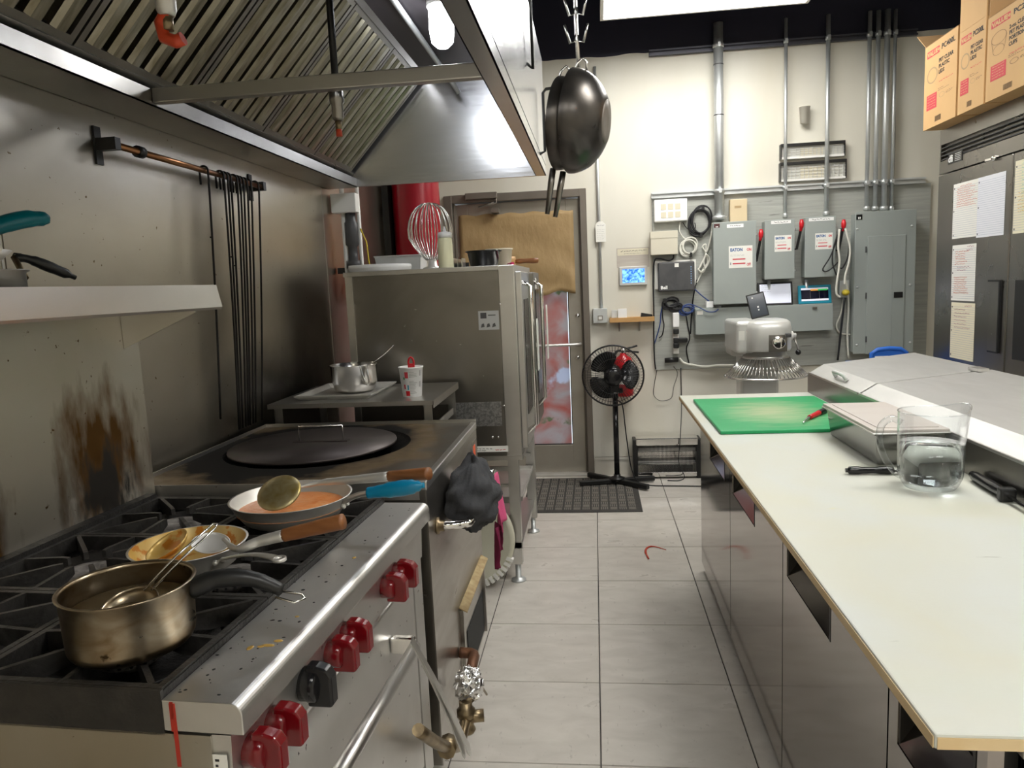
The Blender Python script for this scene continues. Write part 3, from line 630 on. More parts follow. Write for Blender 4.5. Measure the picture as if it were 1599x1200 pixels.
sb = N.new('ShaderNodeMath'); sb.operation = 'MAXIMUM'; L.new(f1, sb.inputs[0]); L.new(f2, sb.inputs[1]); iv = N.new('ShaderNodeMath'); iv.operation = 'SUBTRACT'; iv.inputs[0].default_value = 1; L.new(sb.outputs[0], iv.inputs[1]); L.new(iv.outputs[0], b.inputs['Metallic'])
LB('back_riser', MB().box(-RD-.025, -RD-.001, -.3, RL+.03, .86, 1.42), riser_m)
e0 = toR(px(341, 478.4, -1.0))
SX = -.545; SZ = 1.406
LB('high_shelf', MB().box(-RD-.02, SX-.012, -.35, RL+.046, SZ+.012, SZ+.018), steel)
LB('shelf_lip', MB().prism([(SX-.016, SZ+.054), (SX-.012, SZ+.056), (SX, SZ-.002), (SX-.004, SZ-.008), (SX-.03, SZ-.008), (SX-.03, SZ-.002), (SX-.012, SZ)], -.35, RL+.046, 'y'), steel)
LB('shelf_bracket', MB().prism([(-RD, SZ), (SX-.03, SZ-.001), (SX-.03, SZ-.012), (-RD, SZ-.10)], RL-.03, RL-.027, 'y'), steel)

def R2W(x, y, z): return M_R @ Vector((x, y, z))
GT = gz1+.0052           # top of the grate fingers
# --- saucepan with handle, ladle inside
def ring_prof(r0, r1, h, t=.0015, lip=.004, rb=.02):
    pr = [(1e-5, 0), (r0-rb, 0)]
    for i in range(1, 6): a = i/5*PI/2; pr.append((r0-rb+rb*math.sin(a), rb-rb*math.cos(a)))
    pr += [(r1, h-.003), (r1+lip, h), (r1+lip, h+.002), (r1-t, h+.001)]
    inn = [(r1-t, h-.004), (r0-t, rb)]
    for i in range(4, -1, -1): a = i/5*PI/2; inn.append((max(r0-rb+(rb-t)*math.sin(a), 1e-5), rb-(rb-t)*math.cos(a)))
    return pr+inn+[(1e-5, t)]
sc_ = Vector((-.716, .992, GT)); sp_ = thing('saucepan', 'scorched steel saucepan with black handle holding dark broth on the stove', 'saucepan', sc_)
MB().lathe(ring_prof(.090, .093, .098), sc_, 48).build('pot', steel_burnt, sp_)
MB().lathe([(.0885, .062), (.0885, .064), (1e-5, .0645)], sc_, 40).build('broth', dark_broth, sp_)
hp0 = pz(243, 948, 1.0); hd_ = Vector((.9, .28, 0)).normalized(); hs = sc_+hd_*.094+Vector((0, 0, .078))
MB().tube([hs-hd_*.004, hs+hd_*.035+Vector((0, 0, .012)), hs+hd_*.085+Vector((0, 0, .006)), hs+hd_*.13+Vector((0, 0, -.018))], [.016, .016, .015, .0145, .0135, .012, .011, .010], 12, smooth_n=6).build('handle', black_pl, sp_)
he = hs+hd_*.13+Vector((0, 0, -.018))
MB().tube([he-hd_*.01, he+hd_*.025+Vector((.0, .006, -.012)), he+hd_*.033+Vector((0, 0, -.018)), he+hd_*.02+Vector((0, -.008, -.02)), he-hd_*.012+Vector((0, 0, -.01))], .0022, 6).build('hanging_loop', wire_steel, sp_)
ld = thing('wire_ladle', 'steel ladle with two thin wire handles leaning in the saucepan', 'ladle', sc_+Vector((0, 0, .03)))
lb_c = sc_+Vector((.012, -.018, .052)); Mt = Matrix.Rotation(.35, 4, 'X')
MB().lathe([(.042*math.sin(i/8*PI/2)+1e-5, -.024*math.cos(i/8*PI/2)) for i in range(9)]+[(.0405, .0)]+[(.0405*math.sin(i/8*PI/2)+1e-5, -.0225*math.cos(i/8*PI/2)) for i in range(7, -1, -1)], lb_c+Vector((0, 0, .02)), 28, Mt).build('bowl', steel_burnt, ld)
we = pz(330, 826, 1.06)
for s in (-1, 1):
    st = lb_c+Vector((.006*s+.012, .030, .030)); MB().tube([st, st.lerp(we, .5)+Vector((.004*s, 0, .004)), we+Vector((.006*s, 0, 0))], .0019, 6).build('wire_handle', wire_steel, ld)
MB().tube([we+Vector((-.006, 0, 0)), we+Vector((-.004, .012, .004)), we+Vector((.004, .012, .004)), we+Vector((.006, 0, 0))], .0019, 6).build('wire_loop', wire_steel, ld)
# --- frying pan with curry residue and two ladles
def frypan(name, label, c, r, h, m_out, m_in):
    t = thing(name, label, 'pan', c)
    out = [(1e-5, 0), (r*.72, 0), (r*.80, .006), (r*.93, h*.6), (r, h), (r+.003, h+.0015), (r-.0015, h+.0015)]
    MB().lathe(out, c, 48, cap=False).build('pan_body', m_out, t)
    MB().lathe([(r-.0015, h+.0012), (r*.93-.002, h*.6+.001), (r*.79, .009), (r*.70, .004), (1e-5, .0035)], c, 48, cap=False).build('pan_inside', m_in, t)
    return t
c2 = Vector((-.806, 1.312, GT)); p2 = frypan('frying_pan', 'aluminium frying pan smeared with yellow curry and two ladles in it', c2, .108, .045, alu, pan_dirty)
hA = c2+Vector((.098, -.062, .036)); hB = pz(437, 886, .955)
dv = (hB-hA).normalized(); sd = Vector((-dv.y, dv.x, 0))
hm = MB(); n = 9; vs = []
for i in range(n+1):
    f = i/n; w_ = .016-.006*math.sin(f*PI*.8)+.004*f; cpt = hA+(hB-hA)*f+Vector((0, 0, .018*math.sin(f*2.2)))
    for s in (-1, 1):
        vs.append(cpt+sd*s*w_*.5+Vector((0, 0, .0022))); vs.append(cpt+sd*s*w_*.5-Vector((0, 0, .0022)))
hm.add(vs, sum([[(4*i, 4*i+4, 4*i+6, 4*i+2), (4*i+1, 4*i+3, 4*i+7, 4*i+5), (4*i, 4*i+1, 4*i+5, 4*i+4), (4*i+2, 4*i+6, 4*i+7, 4*i+3)] for i in range(n)], [])+[(0, 2, 3, 1), (4*n, 4*n+1, 4*n+3, 4*n+2)], True)
hm.build('handle', alu, p2)
MB().lathe([(.008, -.003), (.0125, -.003), (.0125, .003), (.008, .003), (.008, -.003)], hB+Vector((0, 0, .018*math.sin(2.2))), 18).build('handle_eye', alu, p2)
for s in (-.008, .008): MB().sphere(hA+sd*s-Vector((.004, 0, .004)), .006, 10, 6).build('rivet', alu, p2)
def ladle(label, cc, r, tiltM, stem, wood0, wood1, m):
    t = thing('ladle', label, 'ladle', cc)
    n = 9; d = r*.24
    MB().lathe([(r*math.sin(i/n*PI/2)+1e-5, -d*math.cos(i/n*PI/2)) for i in range(n+1)]+[(r-.0015, .0)]+[((r-.0015)*math.sin(i/n*PI/2)+1e-5, -(d-.0015)*math.cos(i/n*PI/2)) for i in range(n-1, -1, -1)], cc, 32, tiltM).build('bowl', m, t)
    stem = [Vector(p) for p in stem]
    MB().tube(stem+[Vector(wood0)], [.004, .006, .008, .0095, .0105, .011], 10, smooth_n=5).build('shaft', alu, t)
    a, b_ = Vector(wood0), Vector(wood1); d_ = (b_-a)
    MB().tube([a-d_*.02, a+d_*.15, a+d_*.6, b_-d_*.02, b_], [.0118, .0125, .0135, .014, .012], 14, smooth_n=3).build('wooden_grip', wood_h, t)
    return t
w0, w1 = pz(445, 836, 1.0), pz(535, 815, 1.025)
cc = c2+Vector((.050, -.008, .050))
ladle('shallow ladle with round wooden grip resting in the curry-stained pan', cc, .036, Matrix.Rotation(.25, 4, 'Y') @ Matrix.Rotation(.2, 4, 'X'), [cc+Vector((.03, -.004, .008)), pz(370, 858, .980), pz(405, 846, .992)], w0, w1, alu)
lo = thing('ladle', 'greasy round ladle bowl lying inside the curry-stained pan', 'ladle', c2+Vector((-.05, -.02, .01)))
MB().lathe([(.044*math.sin(i/8*PI/2)+1e-5, -.020*math.cos(i/8*PI/2)) for i in range(9)]+[(.0425, .0)]+[(.0425*math.sin(i/8*PI/2)+1e-5, -.0185*math.cos(i/8*PI/2)) for i in range(7, -1, -1)], c2+Vector((-.040, -.012, .048)), 32, Matrix.Rotation(-.35, 4, 'Y') @ Matrix.Rotation(.35, 4, 'X')).build('bowl', pan_dirty, lo)
# --- frying pan with orange sauce and blue grip
c3 = Vector((-.722, 1.612, GT)); p3 = frypan('frying_pan', 'large aluminium frying pan of orange sauce with blue sleeve handle', c3, .138, .052, alu, alu)
MB().lathe([(.126, .026), (.122, .0275), (1e-5, .0285)], c3, 44).build('sauce', sauce, p3)
h0 = c3+Vector((.135, -.015, .046)); h1 = pz(577, 770, .995); h2 = pz(662, 758, 1.012)
MB().tube([h0-Vector((.006, 0, .006)), h0.lerp(h1, .5)+Vector((0, 0, .002)), h1], [.007, .0065, .006], 8, smooth_n=4).build('handle_stem', alu, p3)
for s in (-.012, .012): MB().sphere(h0+Vector((0, s, -.012)), .0065, 10, 6).build('rivet', alu, p3)
d_ = h2-h1
MB().tube([h1-d_*.03, h1+d_*.1, h1+d_*.45, h1+d_*.8, h2], [.0125, .0125, .014, .017, .0175, .016, .012, .006], 14, smooth_n=4).build('handle_sleeve', blue_h, p3)
w0, w1 = pz(609, 744, 1.015), pz(669, 740, 1.03); cc = pz(436, 770, .985)
ladle('shallow serving ladle with wooden grip lying across the orange sauce pan', cc, .050, (Vector((0, 0, CAM_H))-cc).normalized().lerp(Vector((-.5, .1, 1)), .45).to_track_quat('-Z', 'Y').to_matrix().to_4x4(), [cc+Vector((.03, .012, .006)), pz(500, 754, .998), pz(560, 749, 1.008)], w0, w1, mat('ladle_greasy', (.46, .40, .24), .38, .8, (.30, .22, .06), 40))
# purple-blue wrapper scraps left on the burner pan
for i, (u, v) in enumerate(((478, 838), (440, 822))):
    p = pz(u, v, .908); tag(MB().box(-.016, .016, -.007, .007, 0, .003).xf(Matrix.Translation(p) @ Matrix.Rotation(.7+i, 4, 'Z')).build('wrapper_scrap', mat('wrapper_violet', (.10, .05, .45), .3)), ('torn violet wrapper scrap under the wooden ladle grip', 'small violet wrapper scrap beneath the orange sauce pan')[i], 'scrap')
# steel tongs hung on the oven door handle
ta = px(640, 1022, -.405); tb = px(725, 1182, -.37)
t = thing('kitchen_tongs', 'long steel tongs hanging from the oven door handle', 'tongs', (ta.x, ta.y, tb.z))
for s in (0, 1):
    a = Vector(ta)+Vector((.004, .005*s, .03)); e = Vector(tb)+Vector((.012*s, .012*s, .0)); dd = e-a; xx = dd.cross(Vector((1, 0, 0))).normalized()
    m = MB(); vs = []
    for f, w_ in ((0, .006), (.3, .007), (.6, .008), (.85, .010), (.95, .012), (1, .006)):
        p = a+dd*f+Vector((.006*math.sin(f*3), 0, 0))
        vs += [p-xx*w_, p+xx*w_, p+xx*w_+Vector((.003, 0, 0)), p-xx*w_+Vector((.003, 0, 0))]
    m.add(vs, sum([[(4*i+j, 4*i+(j+1) % 4, 4*i+4+(j+1) % 4, 4*i+4+j) for j in range(4)] for i in range(5)], [])+[(0, 1, 2, 3), (20, 23, 22, 21)])
    m.build('arm', steel, t)
# --- things on the high shelf
S0 = SZ+.0185
q = R2W(-.66, .40, S0); pt = thing('shelf_pot', 'small grey pot with black handle on the high shelf', 'pot', q)
pc = px(-28, 430, -1.10); pc = Vector((-1.10, pc.y, S0))
pt.location = pc; pt['_o'] = tuple(pc)
MB().lathe(ring_prof(.068, .068, .068, rb=.01, lip=.006), pc, 32).build('pot', mat('pot_grey', (.32, .31, .29), .42, .8), pt)
a, e = px(22, 402, -1.09), px(118, 434, -1.04)
MB().tube([pc+Vector((.045, .048, .055)), a], .006, 8).build('handle_neck', brass, pt)
MB().tube([a, a.lerp(e, .25)+Vector((0, 0, .006)), a.lerp(e, .6)+Vector((0, 0, .004)), e], [.009, .008, .010, .011, .010, .005], 10, smooth_n=5).build('handle', black_pl, pt)
pt2 = thing('shelf_pan', 'shallow pan with thick teal handle stacked on the small grey pot', 'pan', pc+Vector((0, 0, .0705)))
a, e = px(-30, 365, -1.06), px(75, 339, -1.02); z0 = S0+.0705
c4 = Vector((-1.11, pc.y-.10, z0)); MB().lathe([(1e-5, 0), (.09, 0), (.12, .03), (.123, .03), (.092, -.0+.002), (1e-5, .002)], c4, 36).build('pan_body', alu, pt2)
MB().tube([c4+Vector((.118, .02, .03)), a.lerp(e, .15)], .006, 8).build('handle_stem', alu, pt2)
MB().tube([a, a.lerp(e, .3)+Vector((0, 0, .006)), a.lerp(e, .65)+Vector((0, 0, .006)), a.lerp(e, .9), e], [.013, .015, .016, .016, .014, .012, .006], 12, smooth_n=4).build('handle', teal_h, pt2)
a = px(95, 447, -1.17)
o = tag(MB().prism([(-.16, 0), (.16, 0), (.16, .026), (.055, .026), (.055, .031), (.03, .031), (.03, .026), (-.16, .026)], -.003, .003, 'y', Mx((-1.17, a.y, S0), (0, 1, 0), (-1, 0, 0))).build('steel_guard', steel), 'low upright stainless guard strip standing along the high shelf', 'guard')
# ================================================================== TANDOOR OVEN BOX
TX0, TX1, TY0, TY1, TZ = -1.29, -.458, 1.862, 2.70, .92
td = thing('tandoor_oven', 'square stainless tandoor oven with round black lid opening on top', 'oven', ((TX0+TX1)/2, (TY0+TY1)/2, 0))
TC = (-.93, 2.33); TR = .275
# top sheet with round well
tp = MB(); n = 64; vs = []; ring = []
rw = .305
for i in range(n):
    a = 2*PI*i/n; ca, sa = math.cos(a), math.sin(a); vs.append((TC[0]+rw*ca, TC[1]+rw*sa, TZ))
for i in range(n):
    a = 2*PI*i/n; ca, sa = math.cos(a), math.sin(a)
    t = min(((TX1-TC[0]) if ca > 0 else (TX0-TC[0]))/ca if abs(ca) > 1e-6 else 9, ((TY1-TC[1]) if sa > 0 else (TY0-TC[1]))/sa if abs(sa) > 1e-6 else 9)
    vs.append((TC[0]+t*ca, TC[1]+t*sa, TZ))
tp.add(vs, [(i, n+i, n+(i+1) % n, (i+1) % n) for i in range(n)])
for (x, y) in ((TX0, TY0), (TX1, TY0), (TX1, TY1), (TX0, TY1)):
    best = sorted(range(n), key=lambda i: (vs[n+i][0]-x)**2+(vs[n+i][1]-y)**2)[:2]; o = len(tp.v); tp.add([vs[n+best[0]], vs[n+best[1]], (x, y, TZ)], [(0, 1, 2)])
N, L, b = nodes_of(tandoor_top); tc = N.new('ShaderNodeTexCoord')
cx_, cy_ = TC[0]-(TX0+TX1)/2, TC[1]-(TY0+TY1)/2
mp_ = N.new('ShaderNodeMapping'); mp_.inputs['Location'].default_value = (-cx_/.60+.10, -cy_/.60+.05, 0); mp_.inputs['Scale'].default_value = (1/.60, 1/.66, 0); L.new(tc.outputs['Object'], mp_.inputs[0])
ln_ = N.new('ShaderNodeVectorMath'); ln_.operation = 'LENGTH'; L.new(mp_.outputs[0], ln_.inputs[0]); nn = N.new('ShaderNodeTexNoise'); nn.inputs['Scale'].default_value = 6; nn.inputs['Detail'].default_value = 6; L.new(tc.outputs['Object'], nn.inputs['Vector'])
ad = N.new('ShaderNodeMath'); ad.operation = 'MULTIPLY_ADD'; L.new(nn.outputs['Fac'], ad.inputs[0]); ad.inputs[1].default_value = .5; L.new(ln_.outputs['Value'], ad.inputs[2])
cur = b.inputs['Base Color'].links[0].from_socket
for (lo, hi, cl) in ((.96, 1.10, (.24, .165, .085, 1)), (.84, 1.04, (.010, .009, .008, 1))):     # scorched ring of soot around the opening
    mr = N.new('ShaderNodeMapRange'); mr.inputs[1].default_value = lo; mr.inputs[2].default_value = hi; mr.inputs[3].default_value = 1; mr.inputs[4].default_value = 0; L.new(ad.outputs[0], mr.inputs[0])
    x = N.new('ShaderNodeMix'); x.data_type = 'RGBA'; L.new(mr.outputs[0], x.inputs[0]); L.new(cur, x.inputs[6]); x.inputs[7].default_value = cl; cur = x.outputs[2]
L.new(cur, b.inputs['Base Color'])
for (sock, a0, a1) in (('Roughness', .34, .75), ('Metallic', .9, .0), ('Specular IOR Level', .5, .1)):     # soot is dull, bare steel is glossy
    r_ = N.new('ShaderNodeMapRange'); r_.inputs[2].default_value = 1; r_.inputs[3].default_value = a0; r_.inputs[4].default_value = a1; L.new(mr.outputs[0], r_.inputs[0]); L.new(r_.outputs[0], b.inputs[sock])
tp.build('top_sheet', tandoor_top, td)
MB().lathe([(rw, TZ), (rw-.004, TZ-.012), (.24, TZ-.03), (.22, TZ-.2), (1e-5, TZ-.2)], (TC[0], TC[1], 0), 48, cap=False).build('clay_well', iron, td)
MB().box(TX1-.004, TX1, TY0, TY1, .10, TZ-.001).build('front_panel', steel_tandoor, td)
MB().box(TX0, TX1-.004, TY0, TY0+.004, .10, TZ-.001).build('near_panel', steel_dark, td)
MB().box(TX0, TX1-.004, TY1-.004, TY1, .10, TZ-.001).build('far_panel', steel_dark, td)
MB().box(TX0, TX0+.004, TY0+.004, TY1-.004, .10, TZ-.001).build('back_panel', steel_dark, td)
MB().box(TX0+.004, TX1-.004, TY0+.004, TY1-.004, .10, .104).build('base_plate', steel_dark, td)
MB().box(TX1-.02, TX1+.002, TY0-.002, TY1, TZ-.024, TZ+.001).build('top_edge_trim', steel_h, td, bevel=.003)
MB().box(TX0, TX1, TY1-.002, TY1+.004, TZ, TZ+.012).box(TX0, TX0+.004, TY0, TY1, TZ, TZ+.012).build('rear_upstand', steel, td)
MB().box(TX0, TX1-.02, TY0-.003, TY0, TZ-.05, TZ).build('near_edge_trim', steel_range, td)
for (x, y) in ((TX0+.07, TY0+.07), (TX0+.07, TY1-.07), (TX1-.07, TY0+.07), (TX1-.055, 2.53)):
    w_ = MB().lathe([(.012, -.016), (.042, -.016), (.045, -.008), (.045, .008), (.042, .016), (.012, .016)], (x, y, .045), 20, Matrix.Rotation(PI/2, 4, 'X'))
    wo = w_.build('caster_wheel', grey_lite, td)
    MB().box(x-.03, x+.02, y-.025, y-.019, .03, .10).box(x-.03, x+.02, y+.019, y+.025, .03, .10).box(x-.035, x+.035, y-.035, y+.035, .094, .10).build('caster_fork', brass, wo)
# lid with strap handle (lies slightly off centre on the well)
lc = Vector((TC[0], TC[1]+.005, TZ+.001)); ll = thing('round_oven_cover', 'flat round dark lid with wire strap handle covering the tandoor', 'lid', lc)
MB().lathe([(1e-5, 0), (TR, 0), (TR+.001, .004), (TR, .009), (1e-5, .011)], (lc.x-.02, lc.y, lc.z), 64).build('disc', lid_m, ll)
a, e = pz(468, 690, TZ+.012), pz(536, 688, TZ+.012)
MB().tube([a, a+Vector((0, 0, .052)), e+Vector((0, 0, .052)), e], .0028, 6).build('strap_handle', wire_steel, ll)
MB().box(a.x-.02, e.x+.02, a.y-.012, a.y+.012, TZ+.0115, TZ+.0145).build('handle_plate', lid_m, ll)
# towel/handle rail on the front
bz = .765; y0, y1 = px(683, 830, TX1).y, 2.56
bar = MB().tube([(TX1, y0, bz), (TX1+.03, y0, bz), (TX1+.075, y0+.02, bz), (TX1+.09, y0+.07, bz), (TX1+.09, y1-.07, bz), (TX1+.075, y1-.02, bz), (TX1+.03, y1, bz), (TX1, y1, bz)], .0125, 12, smooth_n=3)
bo = bar.build('front_rail', chrome, td)
for y in (y0, y1):
    MB().lathe([(.024, 0), (.024, .006), (.016, .010), (.016, .022)], (TX1, y, bz), 16, Matrix.Rotation(PI/2, 4, 'Y')).build('rail_flange', brass, bo)
MB().box(TX1, TX1+.0012, TY1-.085, TY1-.045, .79, .845).build('warning_sticker', mat('sticker_orange', (.75, .12, .05), .6), td)
# burner access slot with hood flap, hinge strips
fa, fb_ = px(716, 926, TX1), px(745, 882, TX1)
sy0, sy1, sz0, sz1 = fa.y, px(752, 890, TX1).y, .12, .40
MB().box(TX1, TX1+.003, sy0+.10, sy1-.02, sz0, sz1-.12).build('burner_opening', black_rub, td)
MB().box(TX1, TX1+.012, sy0, sy0+.012, sz0-.01, sz1).box(TX1, TX1+.012, sy1-.012, sy1, sz0-.01, sz1).build('opening_frame', steel_tandoor, td)
MB().prism([(TX1, sz1+.012), (TX1+.026, sz1-.002), (TX1+.026, sz1-.006), (TX1, sz1+.008)], sy0-.005, sy1+.004, 'y').build('flap', mat('flap_rusty', (.52, .42, .24), .45, .7, (.30, .20, .09), 30), td)
# gas train: pipes, valve wrapped in foil
gp = thing('gas_pipe_assembly', 'greasy brass gas pipe and valve fittings below the tandoor front', 'pipe', (TX1+.06, 2.15, .02))
gx = TX1+.058; g_ = lambda u, v: px(u, v, gx)
MB().tube([(gx-.055, g_(742, 1030).y+.04, g_(742, 1030).z), (gx-.01, g_(742, 1030).y+.03, g_(742, 1030).z), g_(737, 1040), g_(733, 1062)], .017, 10, smooth_n=4).build('elbow', mat('pipe_rust', (.22, .10, .05), .5, .7, (.12, .06, .04), 30), gp)
MB().lathe([(.022, 0), (.026, .008), (.022, .016), (.020, .045), (.027, .05), (.027, .068), (.019, .074), (.019, .095)], (gx, g_(728, 1118).y, g_(728, 1118).z-.05), 14).build('valve_body', brass, gp)
MB().cyl(g_(728, 1120), g_(728, 1120)+Vector((.05, .01, 0)), .018, n=12).build('side_outlet', brass, gp)
MB().tube([g_(727, 1125), g_(722, 1150), g_(715, 1166), g_(695, 1164)+Vector((-.01, 0, 0)), g_(665, 1162)+Vector((-.03, .05, 0))], .015, 10, smooth_n=4).build('supply_pipe', brass, gp)
MB().lathe([(.024, -.02), (.024, .02)], g_(703, 1166)+Vector((-.006, 0, 0)), 8, Matrix.Rotation(PI/2, 4, 'X')).build('union_nut', brass, gp)
MB().tube([g_(742, 1070), g_(752, 1072), g_(760, 1085)], .004, 6).build('lever', brass, gp)
fm = MB(); fm.sphere(g_(730, 1070)+Vector((.004, 0, 0)), .043, 26, 18, .95, 1.1, 1.2)
random.seed(3)
fm.v = [p+Vector((random.uniform(-1, 1), random.uniform(-1, 1), random.uniform(-1, 1)))*.006 for p in fm.v]; fm.sm = [False]*len(fm.sm)
tag(fm.build('foil_wrap', foil), 'crumpled silver foil wrapped around the gas valve', 'foil')
# black cloth bundle hung over the rail, pink cloth beside it
cb = MB(); n, m_ = 56, 36; vs = []; bc = Vector((TX1+.074, 2.13, .795))
for j in range(m_+1):
    th = PI*j/m_
    for i in range(n):
        ph = 2*PI*i/n; r = Vector((.082*math.sin(th)*math.cos(ph), .135*math.sin(th)*math.sin(ph), .092*math.cos(th)))
        fold = .008*math.sin(4*ph+7*math.cos(th))*math.sin(th) + .005*math.sin(11*th+2*ph+math.sin(3*ph))+.0035*math.sin(17*ph+8*th)*math.sin(th)
        d = r.normalized() if r.length > 1e-6 else Vector((0, 0, 1))
        p = bc + r + d*fold
        if th < .9: p.z += .035*(1-th/.9)*(1+.5*math.sin(ph)); p.y += .02*(1-th/.9)
        if p.x < TX1+.005: p.x = TX1+.005
        vs.append(p)
cb.add(vs, [(j*n+i, j*n+(i+1) % n, (j+1)*n+(i+1) % n, (j+1)*n+i) for j in range(m_) for i in range(n)], True)
tag(cb.build('cloth_bundle', cloth_blk), 'bunched black cloth bundle soiled with crumbs hung over the tandoor rail', 'cloth')
pk = thing('kitchen_cloth', 'pink cloth with dark plum underside draped over the tandoor rail', 'cloth', (TX1+.10, 2.47, .55))
def sheet(P, nx, ny, f):
    s = MB(); vs = [f(i/nx, j/ny) for j in range(ny+1) for i in range(nx+1)]
    s.add(vs, [(j*(nx+1)+i, j*(nx+1)+i+1, (j+1)*(nx+1)+i+1, (j+1)*(nx+1)+i) for j in range(ny) for i in range(nx)], True); return s
o = sheet(None, 14, 16, lambda s, t: (TX1+.104+.010*math.sin(s*9+t*2)*t+.02*t, 2.34+.14*s+.02*t*s, bz+.016-.17*t+.012*math.sin(s*3))).build('pink_side', cloth_pink, pk, fix=False); o.modifiers.new('s', 'SOLIDIFY').thickness = .003
for (ya, yb, ln_) in ((2.33, 2.40, .155), (2.41, 2.48, .12)):
    o = sheet(None, 8, 12, lambda s, t, ya=ya, yb=yb, ln_=ln_: (TX1+.108+.012*math.sin(s*4+t*3), ya+(yb-ya)*(.5+(s-.5)*(1-.82*t*t)), bz-.135-ln_*t)).build('plum_tail', cloth_plum, pk, fix=False); o.modifiers.new('s', 'SOLIDIFY').thickness = .003
# ================================================================== SIDE TABLE between tandoor and oven
BX0, BX1, BY0, BY1, BZ = -1.30, -.628, 2.752, 3.285, 1.0
bt = thing('equipment_stand', 'low stainless steel stand table behind the tandoor', 'table', ((BX0+BX1)/2, (BY0+BY1)/2, 0))
MB().box(BX0, BX1, BY0, BY1, BZ-.004, BZ).box(BX0, BX1, BY0, BY0+.003, BZ-.018, BZ-.004).box(BX1-.003, BX1, BY0, BY1, BZ-.03, BZ-.004).build('table_top', steel_h, bt)
for x in (BX0+.02, BX1-.045):
    for y in (BY0+.012, BY1-.04): MB().box(x, x+.035, y, y+.003, 0, BZ-.004).box(x, x+.003, y, y+.035, 0, BZ-.004).build('leg', steel, bt)
MB().box(BX0+.03, BX1-.02, BY1-.05, BY1-.046, .905, .935).build('rear_cross_rail', steel, bt)
MB().box(BX1-.024, BX1-.02, BY0+.04, BY1-.05, .86, .89).build('side_cross_rail', steel, bt)
MB().box(BX0+.03, BX1-.02, BY0+.03, BY1-.05, .30, .304).build('lower_shelf', steel_dark, bt)
# sheet pan
def q4(a, z): return pz(a[0], a[1], z)
tc_ = Vector((-1.02, 3.02, BZ)); tr_ = thing('sheet_pan', 'rimmed aluminium sheet pan under the mixing bowl', 'tray', tc_)
t0, t1 = pz(450, 612, BZ+.015), pz(575, 598, BZ+.015)
ax0, ax1, ay0, ay1 = -1.215, -.905, 2.835, 3.215
b_ = MB(); e = .014
b_.add([(ax0+e, ay0+e, BZ+.0015), (ax1-e, ay0+e, BZ+.0015), (ax1-e, ay1-e, BZ+.0015), (ax0+e, ay1-e, BZ+.0015), (ax0, ay0, BZ+.02), (ax1, ay0, BZ+.02), (ax1, ay1, BZ+.02), (ax0, ay1, BZ+.02),
        (ax0-.006, ay0-.006, BZ+.02), (ax1+.006, ay0-.006, BZ+.02), (ax1+.006, ay1+.006, BZ+.02), (ax0-.006, ay1+.006, BZ+.02), (ax0-.006, ay0-.006, BZ+.015), (ax1+.006, ay0-.006, BZ+.015), (ax1+.006, ay1+.006, BZ+.015), (ax0-.006, ay1+.006, BZ+.015),
        (ax0+e, ay0+e, BZ), (ax1-e, ay0+e, BZ), (ax1-e, ay1-e, BZ), (ax0+e, ay1-e, BZ)],
       [(0, 1, 2, 3)]+[(i, (i+1) % 4, 4+(i+1) % 4, 4+i) for i in range(4)]+[(4+i, 4+(i+1) % 4, 8+(i+1) % 4, 8+i) for i in range(4)]+[(8+i, 8+(i+1) % 4, 12+(i+1) % 4, 12+i) for i in range(4)]+[(12+i, 12+(i+1) % 4, 16+(i+1) % 4, 16+i) for i in range(4)]+[(19, 18, 17, 16)])
b_.build('pan', alu, tr_)
# mixing bowl with wire hang loop and spoon
bc = Vector((-1.035, 3.05, BZ+.002)); bw_ = thing('mixing_bowl', 'shiny steel mixing bowl with wire clip standing on the sheet pan', 'bowl', bc)
MB().lathe([(1e-5, 0), (.065, 0), (.085, .012), (.096, .045), (.100, .115), (.107, .118), (.107, .120), (.098, .119), (.094, .045), (.082, .014), (.06, .003), (1e-5, .003)], bc, 44).build('bowl', mat('steel_bowl', (.70, .68, .65), .16, 1, bump=.02, bscale=30), bw_)
MB().tube([bc+Vector((.055, -.085, .117)), bc+Vector((.075, -.09, .05)), bc+Vector((.085, -.088, .035)), bc+Vector((.093, -.08, .05)), bc+Vector((.075, -.072, .117))], .0022, 6).build('wire_clip', wire_steel, bw_)
sp0, sp1 = bc+Vector((.045, .02, .10)), bc+Vector((.165, .06, .19))
tag(MB().tube([sp0, sp0.lerp(sp1, .6)+Vector((0, 0, -.006)), sp1], .002, 6, smooth_n=4).build('wire_spoon', wire_steel), 'thin wire spoon handle sticking out of the mixing bowl', 'spoon')
# yogurt tub with red scoop
yc = Vector((-.743, 2.885, BZ)); yt = thing('yogurt_tub', 'white printed yogurt tub with a red scoop standing in it', 'tub', yc)
def tub_r(z): return .0385+.0095*z/.115
MB().lathe([(1e-5, 0), (.0385, 0), (.048, .115), (.0505, .116), (.0505, .121), (.047, .121), (.0375, .003), (1e-5, .003)], yc, 40).build('tub', white_cl, yt)
def tub_patch(name, a0, a1, z0, z1, m, par):
    k = 6; vs = []
    for z in (z0, z1):
        for i in range(k+1): a = a0+(a1-a0)*i/k; r = tub_r(z)+.0004; vs.append(yc+Vector((r*math.cos(a), r*math.sin(a), z)))
    return MB().add(vs, [(i, i+1, k+2+i, k+1+i) for i in range(k)], True).build(name, m, par, fix=False)
A = -PI/2+.26
tub_patch('red_emblem', A-.62, A-.30, .078, .103, print_red, yt); tub_patch('red_base_mark', A-.66, A-.24, .006, .026, red_pl, yt)
